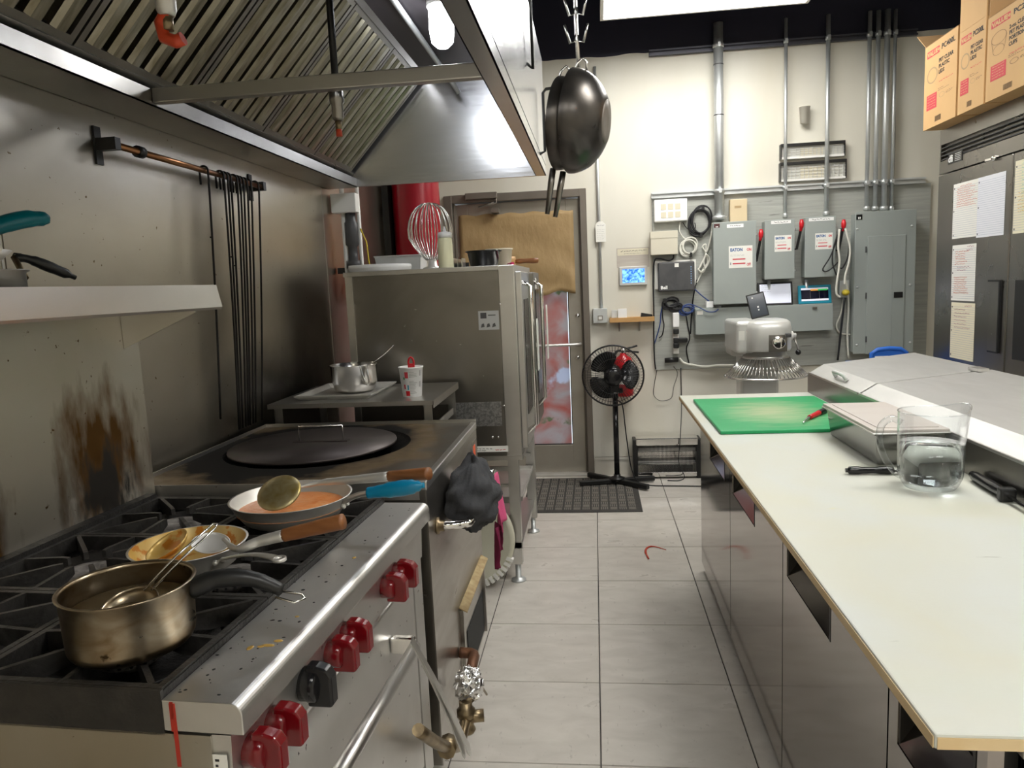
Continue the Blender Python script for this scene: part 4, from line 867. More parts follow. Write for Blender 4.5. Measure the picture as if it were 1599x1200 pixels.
tub_patch('blue_mark', A-.44, A-.30, .030, .050, mat('print_teal', (.03, .30, .42), .6), yt); tub_patch('green_mark', A-.80, A-.64, .072, .082, mat('print_green', (.12, .40, .18), .6), yt); tub_patch('red_stroke', A-.80, A-.64, .034, .052, print_red, yt)
for i in range(15):
    if i in (4, 5): continue
    w_ = random.uniform(.35, .85); tub_patch('fine_print', A-.22, A-.22+w_, .100-.006*i, .1015-.006*i, print_grey, yt)
for z in (.085, .04): tub_patch('side_print', A+.76, A+.90, z, z+.022, print_grey, yt)
so = thing('scoop', 'red plastic scoop handle with hanging hole inside the yogurt tub', 'scoop', yc+Vector((0, .01, .06)))
hm = MB().tube([(yc.x-.010, yc.y+.01, BZ+.1), (yc.x-.011, yc.y+.01, BZ+.140), (yc.x-.007, yc.y+.01, BZ+.152), (yc.x, yc.y+.01, BZ+.157), (yc.x+.007, yc.y+.01, BZ+.152), (yc.x+.011, yc.y+.01, BZ+.140), (yc.x+.010, yc.y+.01, BZ+.1)], .004, 8)
hm.build('handle_loop', red_pl, so)
MB().box(yc.x-.009, yc.x+.009, yc.y+.006, yc.y+.014, BZ+.04, BZ+.132).build('handle_web', red_pl, so)
# ================================================================== CONVECTION OVEN on stand
OX0, OX1, OY0, OY1, OZ0, OZ1 = -1.145, -.355, 3.35, 4.16, .635, 1.52
ov = thing('convection_oven', 'large stainless convection oven on a leg stand beside the back door', 'oven', ((OX0+OX1)/2, (OY0+OY1)/2, 0))
MB().box(OX0, OX1-.074, OY0, OY1, OZ0, OZ1-.02).build('body', steel_dark, ov)
MB().box(OX0-.008, OX1-.072, OY0-.012, OY1, OZ1-.022, OZ1).build('top_cover', steel, ov, bevel=.002)
MB().box(OX0-.002, OX0+.03, OY0-.008, OY0, OZ0, OZ1-.022).build('rear_corner_trim', steel, ov)
MB().box(OX1-.074, OX1, OY0-.004, OY1+.004, OZ0, OZ1).build('front_frame', steel, ov, bevel=.003)
xl, zl = py(764, 500, OY0).x, py(764, 500, OY0).z
st = MB().box(xl-.05, xl+.045, OY0-.0012, OY0, zl-.045, zl+.042).build('data_plate', mat('data_plate', (.55, .57, .60), .35, .8), ov)
pm = MB(); pm.box(xl-.04, xl-.012, OY0-.0018, OY0-.0012, zl+.008, zl+.034).box(xl-.005, xl+.03, OY0-.0018, OY0-.0012, zl+.02, zl+.024)
for i in range(3): pm.add([(xl-.04+.026*i, OY0-.0018, zl-.034), (xl-.022+.026*i, OY0-.0018, zl-.030), (xl-.026+.026*i, OY0-.0018, zl-.014), (xl-.036+.026*i, OY0-.0018, zl-.018)], [(0, 1, 2, 3)])
pm.build('plate_print', grey_dark, st)['kind'] = 'stuff'
x_, z_ = py(752, 648, OY0).x, py(752, 648, OY0).z
MB().box(x_-.12, x_+.095, OY0-.001, OY0, z_-.055, z_+.06).build('foil_patch', mat('patch_speckled', (.60, .60, .60), .3, .9, (.35, .35, .35), 90, amount=3), ov)
p = py(772, 702, OY0-.004); s2 = MB().box(p.x-.13, p.x+.065, OY0-.0062, OY0-.005, p.z-.012, p.z+.016).build('rating_strip', paper_w, ov)
pm = MB(); Mb = BACKW((p.x-.13, OY0-.0064, p.z)); squiggle(pm, Mb, .01, .12, .004, .002, .0012); squiggle(pm, Mb, .01, .09, -.005, .002, .0012); pm.build('strip_print', ink_blk, s2, fix=False)['kind'] = 'stuff'
pm = MB(); squiggle(pm, Mb, .135, .185, -.002, .002, .0015); pm.build('strip_print_red', print_red, s2, fix=False)['kind'] = 'stuff'
for (u, v) in ((781, 475), (787, 634), (769, 683), (778, 683)):
    p = py(u, v, OY0); MB().lathe([(.006, 0), (.006, .003), (.003, .005), (1e-5, .005)], (p.x, OY0-.0, p.z), 10, Matrix.Rotation(PI/2, 4, 'X')).build('screw', chrome, ov)
# door on the front side with glass, tube handle, control column on the far half
dmid = OY0+.44
dr_ = MB().box(OX1, OX1+.028, OY0+.02, dmid-.004, OZ0+.03, OZ1-.03).build('oven_door', steel, ov, bevel=.004)
MB().box(OX1+.028, OX1+.031, OY0+.09, dmid-.07, OZ0+.18, OZ1-.16).build('door_glass', black_gl, dr_)
MB().tube([(OX1+.02, OY0+.055, OZ1-.08), (OX1+.065, OY0+.055, OZ1-.10), (OX1+.068, OY0+.055, OZ0+.14), (OX1+.02, OY0+.055, OZ0+.10)], .012, 10).build('door_handle', chrome, dr_)
d2 = MB().box(OX1, OX1+.05, dmid+.004, OY1-.01, OZ0+.06, OZ1-.03).build('oven_door', steel_dark, ov, bevel=.004)
MB().box(OX1+.05, OX1+.053, dmid+.06, OY1-.07, OZ0+.22, OZ1-.12).build('door_glass', black_gl, d2)
MB().tube([(OX1+.045, dmid+.04, OZ1-.08), (OX1+.085, dmid+.04, OZ1-.10), (OX1+.085, dmid+.04, OZ0+.2), (OX1+.045, dmid+.04, OZ0+.16)], .010, 10).build('door_handle', chrome, d2)
MB().box(OX1+.0502, OX1+.0512, dmid+.10, dmid+.16, OZ1-.115, OZ1-.06).build('door_label', paper_w, d2)
# stand
for (x, y) in ((OX0+.04, OY0+.03), (OX1-.075, OY0+.03), (OX0+.04, OY1-.07), (OX1-.06, OY1-.07)):
    lg = MB().box(x, x+.05, y, y+.05, .09, OZ0-.02).build('stand_leg', steel, ov)
    MB().lathe([(.036, 0), (.036, .008), (.02, .014), (.014, .02), (.014, .092)], (x+.025, y+.025, 0), 16).build('foot', galv, lg)
MB().box(OX0, OX1, OY0, OY1, OZ0-.022, OZ0-.001).build('stand_top', steel, ov)
MB().box(OX0+.04, OX1-.02, OY0+.03, OY1-.02, .17, .20).build('stand_shelf', steel, ov)
for z in (.30, .38, .46, .54):
    for y in (OY0+.09, OY1-.08): MB().box(OX0+.09, OX1-.03, y-.006, y+.006, z, z+.004).box(OX0+.09, OX1-.03, y-.008, y-.006, z, z+.018).build('rack_slide', steel, ov)
tz = .384
o = tag(MB().box(OX0+.12, OX1-.02, OY0+.10, OY1-.09, tz+.001, tz+.004).box(OX0+.12, OX1-.02, OY0+.10, OY0+.104, tz+.004, tz+.022).box(OX0+.12, OX1-.02, OY1-.094, OY1-.09, tz+.004, tz+.022).box(OX1-.024, OX1-.02, OY0+.10, OY1-.09, tz+.004, tz+.022).build('baking_tray', alu), 'aluminium baking tray slid into the oven stand', 'tray')
# white plastic bin lid leaning behind the tandoor
lc = Vector((-.50, 2.95, 0)); R_ = .235
Mlid = Matrix.Translation((-.640, 3.318, R_+.004)) @ Matrix.Rotation(.0, 4, 'X') @ Matrix.Rotation(PI/2, 4, 'X')
bl = thing('bin_lid', 'large round white plastic bin lid standing on edge against the oven stand', 'lid', (-.64, 3.318, 0))
m = MB().lathe([(1e-5, .006), (R_*.86, .006), (R_*.90, .012), (R_*.95, .012), (R_, .004), (R_, -.014), (R_*.97, -.014), (R_*.96, .0), (1e-5, .0)], (0, 0, 0), 56, cap=False).xf(Mlid); m.build('disc', mat('lid_dirty_white', (.66, .66, .55), .5, 0, (.50, .47, .34), 4, spots=((.28, .24, .15), 18, .68)), bl)
for i in range(7):
    a = -1.15+i*.12; MB().box(R_*.90, R_+.010, -.008, .008, -.010, .018, Matrix.Rotation(a, 4, 'Z')).xf(Mlid).build('rim_tab', white_pl, bl)
# ================================================================== THINGS ON TOP OF THE OVEN
Z = OZ1
def on(u, v): return pz(u, v, Z)
c = Vector((-1.03, 3.53, Z)); o = MB().lathe([(1e-5, .024), (.125, .024), (.132, .034), (.15, .034), (.153, .022), (.152, .016), (.150, .014), (.150, 0), (.142, 0), (.140, .018), (1e-5, .018)], c, 48); tag(o.build('bucket_lid', white_cl), 'round white plastic bucket lid lying on the convection oven', 'lid')
c = Vector((-1.02, 3.93, Z)); k = thing('food_container', 'frosted rectangular food container behind the white bucket lid', 'container', c)
def tubbox(c, w, d, h, m, par, name='tub'):
    t = .002; s = .9
    mb = MB().add([(c.x-w*s, c.y-d*s, c.z), (c.x+w*s, c.y-d*s, c.z), (c.x+w*s, c.y+d*s, c.z), (c.x-w*s, c.y+d*s, c.z), (c.x-w, c.y-d, c.z+h), (c.x+w, c.y-d, c.z+h), (c.x+w, c.y+d, c.z+h), (c.x-w, c.y+d, c.z+h),
                   (c.x-w+t, c.y-d+t, c.z+h), (c.x+w-t, c.y-d+t, c.z+h), (c.x+w-t, c.y+d-t, c.z+h), (c.x-w+t, c.y+d-t, c.z+h), (c.x-w*s+t, c.y-d*s+t, c.z+t), (c.x+w*s-t, c.y-d*s+t, c.z+t), (c.x+w*s-t, c.y+d*s-t, c.z+t), (c.x-w*s+t, c.y+d*s-t, c.z+t)],
                  [(0, 3, 2, 1), (12, 13, 14, 15)]+[(i, (i+1) % 4, 4+(i+1) % 4, 4+i) for i in range(4)]+[(4+i, 4+(i+1) % 4, 8+(i+1) % 4, 8+i) for i in range(4)]+[(8+i, 8+(i+1) % 4, 12+(i+1) % 4, 12+i) for i in range(4)])
    return mb.build(name, m, par)
tubbox(c, .13, .08, .085, pl_clear, k); MB().box(c.x-.134, c.x+.134, c.y-.084, c.y+.084, c.z+.0855, c.z+.092).build('rim', pl_clear, k)
c = Vector((-.935, 3.765, Z)); k = thing('food_container', 'smaller frosted container tucked beside the big frosted one', 'container', c); tubbox(c, .065, .05, .07, pl_clear, k)
c = Vector((-.80, 3.66, Z)); wk = thing('whisk_attachment', 'large balloon whisk of steel wires standing head up on the oven', 'whisk', c)
MB().lathe([(.045, 0), (.047, .012), (.028, .02), (.024, .05), (.018, .055), (1e-5, .055)], c, 20).build('hub', alu, wk)
for i in range(11):
    a = PI*i/11; ca, sa = math.cos(a), math.sin(a); pts = []
    for j in range(-9, 10):
        f = j/9; r = .112*math.sin(PI/2*(1-abs(f)**2.6)*1.0)**.0 if False else 0
        th = f*(PI*.80); rr = .112*math.sin(abs(th))**.85 * (1 if abs(th) < PI/2 else (1-.62*((abs(th)-PI/2)/(PI*.30))**1.3)); zz = .175+.155*math.cos(th)
        pts.append((c.x+rr*ca*(1 if f > 0 else -1), c.y+rr*sa*(1 if f > 0 else -1), c.z+max(zz, .04)))
    MB().tube(pts, .0024, 6).build('wire_loop', wire_steel, wk)
c = Vector((py(696, 400, 3.41).x, 3.41, Z)); sb_ = thing('squeeze_bottle', 'clear squeeze bottle of pale cream sauce with pointed cap', 'bottle', c)
MB().lathe([(1e-5, 0), (.033, 0), (.036, .004), (.035, .10), (.033, .13), (.030, .142), (1e-5, .142)], c, 28).build('bottle', mat('sauce_bottle', (.74, .72, .50), .35), sb_)
MB().lathe([(.033, .138), (.033, .158), (.026, .164), (.008, .168), (.003, .19), (1e-5, .19)], c, 24).build('cap', white_cl, sb_)
c = Vector((-.508, 3.46, Z)); bb_ = MB().lathe([(1e-5, 0), (.060, 0), (.066, .006), (.076, .064), (.086, .069), (.086, .073), (.073, .071), (.063, .008), (1e-5, .004)], c, 40); tag(bb_.build('takeout_bowl', black_gl), 'black plastic takeaway bowl at the oven top edge', 'bowl')
c = Vector((-.455, 3.62, Z)); k = MB().lathe([(1e-5, 0), (.055, 0), (.065, .08), (.068, .08), (.068, .086), (.063, .086), (.053, .004), (1e-5, .003)], c, 32); tag(k.build('cream_tub', cream_pl), 'cream plastic tub behind the black takeaway bowl', 'tub')
rp = thing('rolling_pin', 'wooden rolling pin lying across the oven top', 'rolling pin', (-.36, 3.74, Z))
a = Vector((-.56, 3.75, Z+.026)); d = Vector((1, -.0, .0))
MB().cyl(a, a+d*.17, .026, n=24).build('barrel', wood_l, rp)
MB().lathe([(.010, 0), (.013, .02), (.011, .05), (.014, .09), (.012, .115), (1e-5, .118)], a+d*.17, 16, Matrix.Rotation(PI/2, 4, 'Y')).build('handle', wood_h, rp)
c = Vector((-.665, 3.62, Z)); k = thing('knife_rack', 'low steel rack holding blades behind the squeeze bottle', 'rack', c)
for i in range(5): MB().box(c.x-.05+.02*i, c.x-.047+.02*i, c.y-.05, c.y+.05, Z, Z+.05-.004*(i % 2)).build('plate', steel, k)
MB().box(c.x-.06, c.x+.05, c.y+.05, c.y+.056, Z, Z+.03).build('back_bar', black_pl, k)
k = tag(MB().tube([(-.405, 3.56, Z+.0075), (-.385, 3.50, Z+.0075), (-.37, 3.44, Z+.0075)], .007, 8).build('pink_handle', mat('pink_plastic', (.65, .04, .16), .35)), 'short pink utensil handle lying at the oven front edge', 'utensil')
# turners hung on the oven front handle
for i, (y, z0, ln_, lab) in enumerate(((3.41, 1.27, .24, 'pale flat bench scraper hung on the near oven door handle'), (3.83, 1.32, .28, 'rounded pale paddle hung on the far oven door handle'))):
    t = thing('hanging_scraper', lab, 'scraper', (OX1+.10, y, z0-ln_)); pts = []
    w_ = .035; x = OX1+(.087 if i == 0 else .106)
    poly = [(y-w_, z0-ln_), (y+w_, z0-ln_), (y+w_, z0-.03)]+[(y+w_*math.cos(a), z0-.03+.03*math.sin(a)) for a in [j*PI/8 for j in range(1, 8)]]+[(y-w_, z0-.03)]
    MB().prism(poly, x, x+.004, 'x').build('blade', mat('scraper_white', (.70, .72, .66), .35), t)
    MB().box(x-.006, x, y-.010, y+.010, z0-ln_*.55, z0-ln_*.48).build('hook_clip', steel, t)
# suppression tank on the corner, pipe column at the wall
c = py(652, 350, 4.72); tk = thing('suppression_tank', 'tall dark red fire suppression tank in the corner behind the oven', 'tank', (c.x, 4.72, 1.40))
MB().lathe([(1e-5, 1.36), (.10, 1.37), (.145, 1.41), (.15, 1.45), (.15, 2.22), (.14, 2.27), (.09, 2.32), (.04, 2.34), (1e-5, 2.34)], (c.x, 4.72, 0), 40).build('cylinder', red_tank, tk)
MB().lathe([(.151, 1.56), (.1525, 1.56), (.1525, 1.566), (.151, 1.566)], (c.x, 4.72, 0), 40).build('band', red_pl, tk)
MB().box(c.x-.19, c.x-.15, 4.60, 4.86, 1.2, 2.1).box(XL, c.x-.17, 4.70, 4.74, 1.45, 1.52).box(XL, c.x-.17, 4.70, 4.74, 1.9, 1.97).build('mounting_bracket', black_pl, tk)
pcx, pcy = -1.235, 3.735
t = thing('pipe_column', 'wall pipes with white junction box and dark gas fittings beside the oven', 'pipe', (pcx, pcy, 1.0))
MB().cyl((pcx-.03, pcy, .02), (pcx-.03, pcy, 2.45), .012, n=10).build('white_pipe', white_pl, t)
MB().cyl((pcx+.045, pcy+.02, .02), (pcx+.045, pcy+.02, 2.45), .010, n=10).build('white_pipe', white_pl, t)
MB().lathe([(.024, .5), (.024, 1.55), (.038, 1.55), (.038, 1.59), (.024, 1.59), (.024, 1.66), (.034, 1.67), (.034, 1.78), (.026, 1.79), (.026, 1.83)], (pcx+.008, pcy, 0), 16).build('gas_fitting', grey_dark, t)
MB().box(pcx-.075, pcx+.055, pcy-.05, pcy+.01, 1.83, 1.925).build('junction_box', white_pl, t, bevel=.004)
MB().box(pcx-.08, pcx+.05, pcy-.005, pcy+.005, 1.525, 1.555).build('pipe_strap', black_pl, t)
MB().tube([(pcx+.055, pcy, 1.75), (pcx+.08, pcy+.01, 1.68), (pcx+.085, pcy+.01, 1.58), (pcx+.10, pcy+.01, 1.54)], .004, 6).build('yellow_tie', mat('tie_yellow', (.60, .45, .04), .4), t)
# ================================================================== PREP TABLE (right side)
PX0, PX1, PY0, PY1, PZ = .39, .98, .865, 3.535, .87
CX = .486
pt = thing('prep_table', 'long refrigerated prep table with dark mirror steel doors', 'prep table', (1.0, 2.2, 0))
MB().box(CX+.058, 1.45, PY0+.06, PY1, .06, PZ-.022).build('cabinet', black_pl, pt)
MB().box(CX+.06, 1.42, PY0+.1, PY1-.04, .0, .06).build('plinth', black_rub, pt)
# doors with recessed pulls
db = [3.53, 2.755, 1.972, 1.25, .93]
hrec = ((3.25, 2.865), (2.705, 2.325), (1.93, 1.565), (1.21, .96))
for i in range(4):
    y1, y0 = db[i]-.003, db[i+1]+.003; ha, hb = hrec[i][0], hrec[i][1]; z0, z1 = .045, PZ-.03; hz = .63
    d = MB()      # face with a slanted pull pocket cut out of the upper part
    poly = [(y0, z0), (y1, z0), (y1, z1), (ha, z1), (ha, hz), (hb, hz), (hb, z1), (y0, z1)]
    d.prism(poly, CX, CX+.02, 'x'); do = d.build('cabinet_door', steel_mirror, pt)
    MB().add([(CX+.002, ha-.004, hz+.001), (CX+.002, hb+.006, hz+.001), (CX+.05, hb+.006, hz+.075), (CX+.05, ha-.004, hz+.075)], [(0, 1, 2, 3)]).build('recessed_pull', steel_mirror, do, fix=False)
    MB().box(CX+.052, CX+.056, hb, ha, hz-.01, z1).build('pocket_back', black_pl, do)
    MB().box(CX+.003, CX+.055, ha-.004, ha, hz, z1).build('pull_cheek', black_pl, do)
    MB().box(CX-.001, CX+.055, hb, hb+.006, hz, z1).build('pull_cheek', black_pl, do)
MB().box(CX+.001, CX+.02, PY0+.06, PY1, PZ-.030, PZ-.022).build('door_header', black_pl, pt)
# white poly cutting board worktop
cb_ = MB().box(PX0, PX1+.02, PY0, PY1, PZ-.02, PZ).build('cutting_board_worktop', board_w, pt, bevel=.003)
cb_['label'] = 'long white plastic cutting board worktop with knife marks'
MB().box(PX0-.0012, PX0, PY0+.002, PY1-.002, PZ-.019, PZ-.004).box(PX0+.003, PX1, PY0-.0012, PY0, PZ-.019, PZ-.004).build('worn_board_edge', board_edge, cb_)
MB().box(CX+.03, 1.4, PY0+.045, PY0+.06, PZ-.06, PZ-.022).build('end_trim', steel, pt)
# ingredient rail housing and sloped lids
MB().box(PX1, 1.46, PY0+.06, PY1, PZ, .958).build('rail_housing', steel_fridge, pt)
LS = [(PX1+.004, .961), (1.048, 1.0), (1.44, 1.04), (1.45, 1.04), (1.45, .961)]
for (y0, y1) in ((2.885, PY1-.005), (1.90-.62, 2.868)):
    lo_ = MB().prism(LS, y0, y1, 'y').build('rail_lid', steel_lid, pt, bevel=.002)
    MB().prism([(PX1+.0, .958), (PX1+.006, .958), (PX1+.006, .9655), (PX1, .9655)], y0, y1, 'y').build('lid_hem', steel, lo_)
hy = 3.17
hm = MB(); xm, zm = 1.013, .982; ex = Vector((.066, 0, .039)).normalized(); nn = Vector((-.039, 0, .066)).normalized()
def lh(a, b, c_): return Vector((xm, hy, zm))+ex*a+Vector((0, 1, 0))*b+nn*c_
l_ = [o for o in bpy.data.objects if o.name.startswith('rail_lid')][0]
MB().tube([lh(0, -.07, 0), lh(0, -.065, .022), lh(0, -.03, .026), lh(0, .03, .026), lh(0, .065, .022), lh(0, .07, 0)], .008, 8).build('lid_handle', pl_clear, l_)
MB().box(1.385, 1.425, 2.84, 2.91, 1.037, 1.048).build('lid_hinge_block', steel, pt)
for (x, y) in ((.60, 1.05), (1.35, 1.05), (.60, 3.4), (1.35, 3.4)): pass
# green cutting boards
gb = MB().box(.43, .765, 2.605, 3.34, PZ, PZ+.013).box(.765, .955, 2.72, 3.34, PZ, PZ+.013)
p0, p1, p2, p3 = pz(1083, 623, PZ+.013), pz(1126, 671, PZ+.013), pz(1282, 666, PZ+.013), pz(1275, 614, PZ+.013)
gm = mat('green_board_worn', (.0, .30, .09), .42, 0, (.03, .36, .13), 5, bump=.08, bscale=70)
N, L, b = nodes_of(gm); tcg = N.new('ShaderNodeTexCoord'); mpg = N.new('ShaderNodeMapping'); mpg.inputs['Scale'].default_value = (1/.20, 1/.30, 0); L.new(tcg.outputs['Object'], mpg.inputs[0])
lg_ = N.new('ShaderNodeVectorMath'); lg_.operation = 'LENGTH'; L.new(mpg.outputs[0], lg_.inputs[0]); ng = N.new('ShaderNodeTexNoise'); ng.inputs['Scale'].default_value = 26; mg2 = N.new('ShaderNodeMapping'); mg2.inputs['Scale'].default_value = (.35, 1.6, 1); L.new(tcg.outputs['Object'], mg2.inputs[0]); L.new(mg2.outputs[0], ng.inputs['Vector']); ng.inputs['Detail'].default_value = 7
ag = N.new('ShaderNodeMath'); ag.operation = 'MULTIPLY_ADD'; L.new(ng.outputs['Fac'], ag.inputs[0]); ag.inputs[1].default_value = 1.3; L.new(lg_.outputs['Value'], ag.inputs[2])
mrg = N.new('ShaderNodeMapRange'); mrg.inputs[1].default_value = .75; mrg.inputs[2].default_value = 1.75; mrg.inputs[3].default_value = .85; mrg.inputs[4].default_value = 0; L.new(ag.outputs[0], mrg.inputs[0])
xg = N.new('ShaderNodeMix'); xg.data_type = 'RGBA'; L.new(mrg.outputs[0], xg.inputs[0]); L.new(b.inputs['Base Color'].links[0].from_socket, xg.inputs[6]); xg.inputs[7].default_value = (.42, .46, .26, 1); L.new(xg.outputs[2], b.inputs['Base Color'])
tag(MB().box(.43, .955, 2.615, 3.34, PZ+.0004, PZ+.0134).build('green_cutting_board', gm, bevel=.003), 'green plastic cutting board with worn scratched middle on the worktop', 'cutting board')
# hotel pan with lid in front of the rail
hp_ = thing('lidded_steel_pan', 'rectangular steel pan with pale lid standing against the ingredient rail', 'pan', (.872, 2.36, PZ))
x0, x1, y0, y1, z1 = .778, .968, 2.135, 2.585, PZ+.094
e = .012
mb = MB().add([(x0+e, y0+e, PZ+.014 if False else PZ+.0002), (x1-e, y0+e, PZ+.0002), (x1-e, y1-e, PZ+.0002), (x0+e, y1-e, PZ+.0002), (x0, y0, z1), (x1, y0, z1), (x1, y1, z1), (x0, y1, z1)], [(0, 3, 2, 1), (4, 5, 6, 7)]+[(i, (i+1) % 4, 4+(i+1) % 4, 4+i) for i in range(4)])
mb.build('pan_body', mat('steel_pan', (.24, .24, .235), .14, 1, (.17, .17, .165), 4, spots=((.10, .09, .08), 24, .70)), hp_, bevel=.006)
MB().box(x0-.012, x1+.006, y0-.012, y1+.012, z1, z1+.005).build('rim', steel_h, hp_, bevel=.002)
MB().box(x0-.008, x1+.004, y0-.008, y1+.008, z1+.005, z1+.013).box(x0+.012, x1-.012, y0+.02, y1-.02, z1+.013, z1+.0155).build('lid', mat('lid_pale', (.62, .58, .54), .4, .2, (.56, .50, .46), 6), hp_, bevel=.004)
# peeler with red grip on the green board
q = Vector((.775, 2.69, PZ+.013)); pe = thing('peeler', 'small red and black peeler lying on the green board', 'peeler', q)
qa, qb, qc = pz(1254, 661, PZ+.018), pz(1264, 652, PZ+.022), pz(1279, 645, PZ+.024)
MB().tube([qa, qa.lerp(qb, .5)+Vector((0, 0, .003)), qb], [.003, .004, .006], 8, smooth_n=3).build('blade', wire_steel, pe)
MB().tube([qb, qb.lerp(qc, .6), qc], [.009, .010, .010], 10, smooth_n=3).build('red_grip', red_pl, pe)
MB().tube([qc, qc+(qc-qb)*.5, qc+(qc-qb)*.9], [.011, .012, .009], 10, smooth_n=3).build('black_cap', black_pl, pe)
# water pitcher
pc = Vector((.835, 1.925, PZ+.0006)); pi_ = thing('water_pitcher', 'clear plastic fluted pitcher half full of water on the white board', 'pitcher', pc)
nf = 72
def fl(prof, inner=False, lip=False):
    vs = []; k = len(prof)
    for r, z in prof:
        for j in range(nf):
            t = 2*PI*j/nf; fr = 1.0
            rr = r*(1+(.018*math.cos(18*t) if .02 < z < .15 and not inner else 0)); zz = z; dx = 0
            if lip and z > .13:
                k_ = max(0, math.cos(t-.15))**6; rr += k_*.016*((z-.13)/.065)**2; zz += k_*.014*((z-.13)/.065)
            vs.append(pc+Vector((rr*math.cos(t), rr*math.sin(t), zz)))
    return MB().add(vs, [(i*nf+j, i*nf+(j+1) % nf, (i+1)*nf+(j+1) % nf, (i+1)*nf+j) for i in range(k-1) for j in range(nf)], True)
fl([(1e-5, .002), (.056, .002), (.058, 0), (.066, .012), (.0725, .03), (.074, .06), (.0755, .12), (.0765, .195)], lip=True).build('jug', acrylic, pi_, fix=False)
MB().tube([pc+Vector(((.0765+.016*max(0, math.cos(a-.15))**6)*math.cos(a), (.0765+.016*max(0, math.cos(a-.15))**6)*math.sin(a), .195+.014*max(0, math.cos(a-.15))**6)) for a in [2*PI*i/72 for i in range(72)]], .0016, 6, closed=True).build('rim', acrylic, pi_)
wz = .115
MB().lathe([(1e-5, .0095), (.05, .0095), (.0618, .0165), (.0687, .0335), (.0707, .06), (.0721, wz), (1e-5, wz)], pc, 72).build('water', water_m, pi_)
hd = Vector((-1, .05, 0)).normalized()
MB().tube([pc+hd*.072+Vector((0, 0, .168)), pc+hd*.095+Vector((0, 0, .178)), pc+hd*.118+Vector((0, 0, .16)), pc+hd*.122+Vector((0, 0, .12)), pc+hd*.108+Vector((0, 0, .075)), pc+hd*.085+Vector((0, 0, .04)), pc+hd*.068+Vector((0, 0, .028))], .0085, 10, smooth_n=5).build('handle', acrylic, pi_)
# knives
ka, kb = pz(1326, 739, PZ+.012), pz(1402, 739, PZ+.012)
kn = thing('kitchen_knife', 'kitchen knife with black handle lying behind the water pitcher', 'knife', (ka.x, ka.y, PZ))
ka.z = kb.z = PZ+.0115; ka.y += .03; kb.y += .03; d = kb-ka
MB().tube([ka, ka+d*.12, ka+d*.45, ka+d*.8, kb], [.006, .0105, .011, .009, .0085, .0105, .011, .010], 10, smooth_n=4).build('handle', black_gl, kn)
MB().prism([(0, -.012), (.10, -.016), (.17, .0), (.16, .012), (0, .012)], 0, .002, 'z', Matrix.Translation((kb.x, kb.y, PZ+.008)) @ Matrix.Rotation(math.atan2(d.y, d.x), 4, 'Z')).build('blade', chrome, kn)
s0, s1, s2 = pz(1518, 740, PZ+.018), pz(1572, 772, PZ+.018), pz(1640, 812, PZ+.012)
ks = thing('sharpening_steel', 'sharpening steel rod with black handle and guard on the white board', 'sharpener', (s0.x, s0.y, PZ))
for v in (s0, s1): v.z = PZ+.016
d = (s1-s0); 
MB().tube([s0, s0+d*.1, s0+d*.5, s0+d*.9, s1], [.009, .0125, .0135, .012, .011], 12, smooth_n=4).build('handle', black_gl, ks)
dn = d.normalized(); MB().box(-.012, .012, -.018, .018, -.0155, .018, Mx(s1, dn, Vector((0, 0, 1)).cross(dn))).build('guard', black_pl, ks, bevel=.006, seg=3)
MB().cyl(s1, s1+dn*.26-Vector((0, 0, .006)), .005, n=10).build('rod', chrome, ks)
# ================================================================== FRIDGE with notes and boxes on top
FX, FY1, FY0, FZ1 = 1.85, 4.268, 2.85, 2.135
fg = thing('reach_in_fridge', 'tall dark stainless double-door fridge covered with lined notes', 'fridge', (2.25, 3.56, 0))
MB().box(FX+.045, 2.62, FY0, FY1, .12, FZ1).build('cabinet', steel_fridge, fg)
hz0, hz1 = px(1466, 277, FX).z+.012, FZ1
MB().box(FX, FX+.045, FY0, FY1, hz0, hz1-.16).box(FX, FX+.045, FY0, FY1, hz1-.075, hz1).box(FX+.02, FX+.045, FY0, FY1, hz1-.16, hz1-.075).box(FX, FX+.02, FY1-.012, FY1, hz1-.16, hz1-.075).build('top_fascia', steel_fridge, fg)
for i in range(4):
    z = hz1-.155+.02*i; MB().prism([(FX+.002, z), (FX+.018, z+.008), (FX+.018, z+.011), (FX+.002, z+.004)], FY0, FY1-.012, 'y').build('louvre', grey_dark, fg)
dm_ = 3.56
dsplit = px(1577, 400, FX).y
doors = []
for (y0, y1) in ((dsplit+.004, FY1-.002), (FY0, dsplit-.004)):
    doors.append(MB().box(FX-.004, FX+.042, y0, y1, .16, hz0-.008).build('fridge_door', steel_fridge, fg, bevel=.004))
ha, hb_ = px(1562, 440, FX-.005), px(1557, 550, FX-.005)
MB().box(FX-.006, FX-.0045, ha.y-.012, ha.y+.09, hb_.z, ha.z).build('recess_grip', steel_dark, doors[0])
MB().box(FX-.014, FX-.004, ha.y-.014, ha.y-.004, hb_.z-.004, ha.z+.004).box(FX-.014, FX-.004, ha.y-.004, ha.y+.09, ha.z, ha.z+.008).box(FX-.014, FX-.004, ha.y-.004, ha.y+.075, hb_.z-.006, hb_.z+.002).build('grip_edge', black_pl, doors[0])
g2 = px(1588, 440, FX-.005); MB().box(FX-.014, FX-.004, g2.y-.16, g2.y, hb_.z-.02, g2.z+.01).build('grip_edge', black_pl, doors[1], bevel=.004)
for (x, y) in ((FX+.1, FY1-.1), (FX+.1, FY0+.1), (2.5, FY1-.1), (2.5, FY0+.1)): MB().lathe([(.05, 0), (.05, .03), (.03, .05), (.03, .12)], (x, y, 0), 14).build('foot', black_pl, fg)
lg = px(1492, 246, FX)
bd = MB().box(FX-.003, FX, lg.y-.075, lg.y+.075, lg.z-.026, lg.z+.026).build('brand_badge', black_gl, fg)
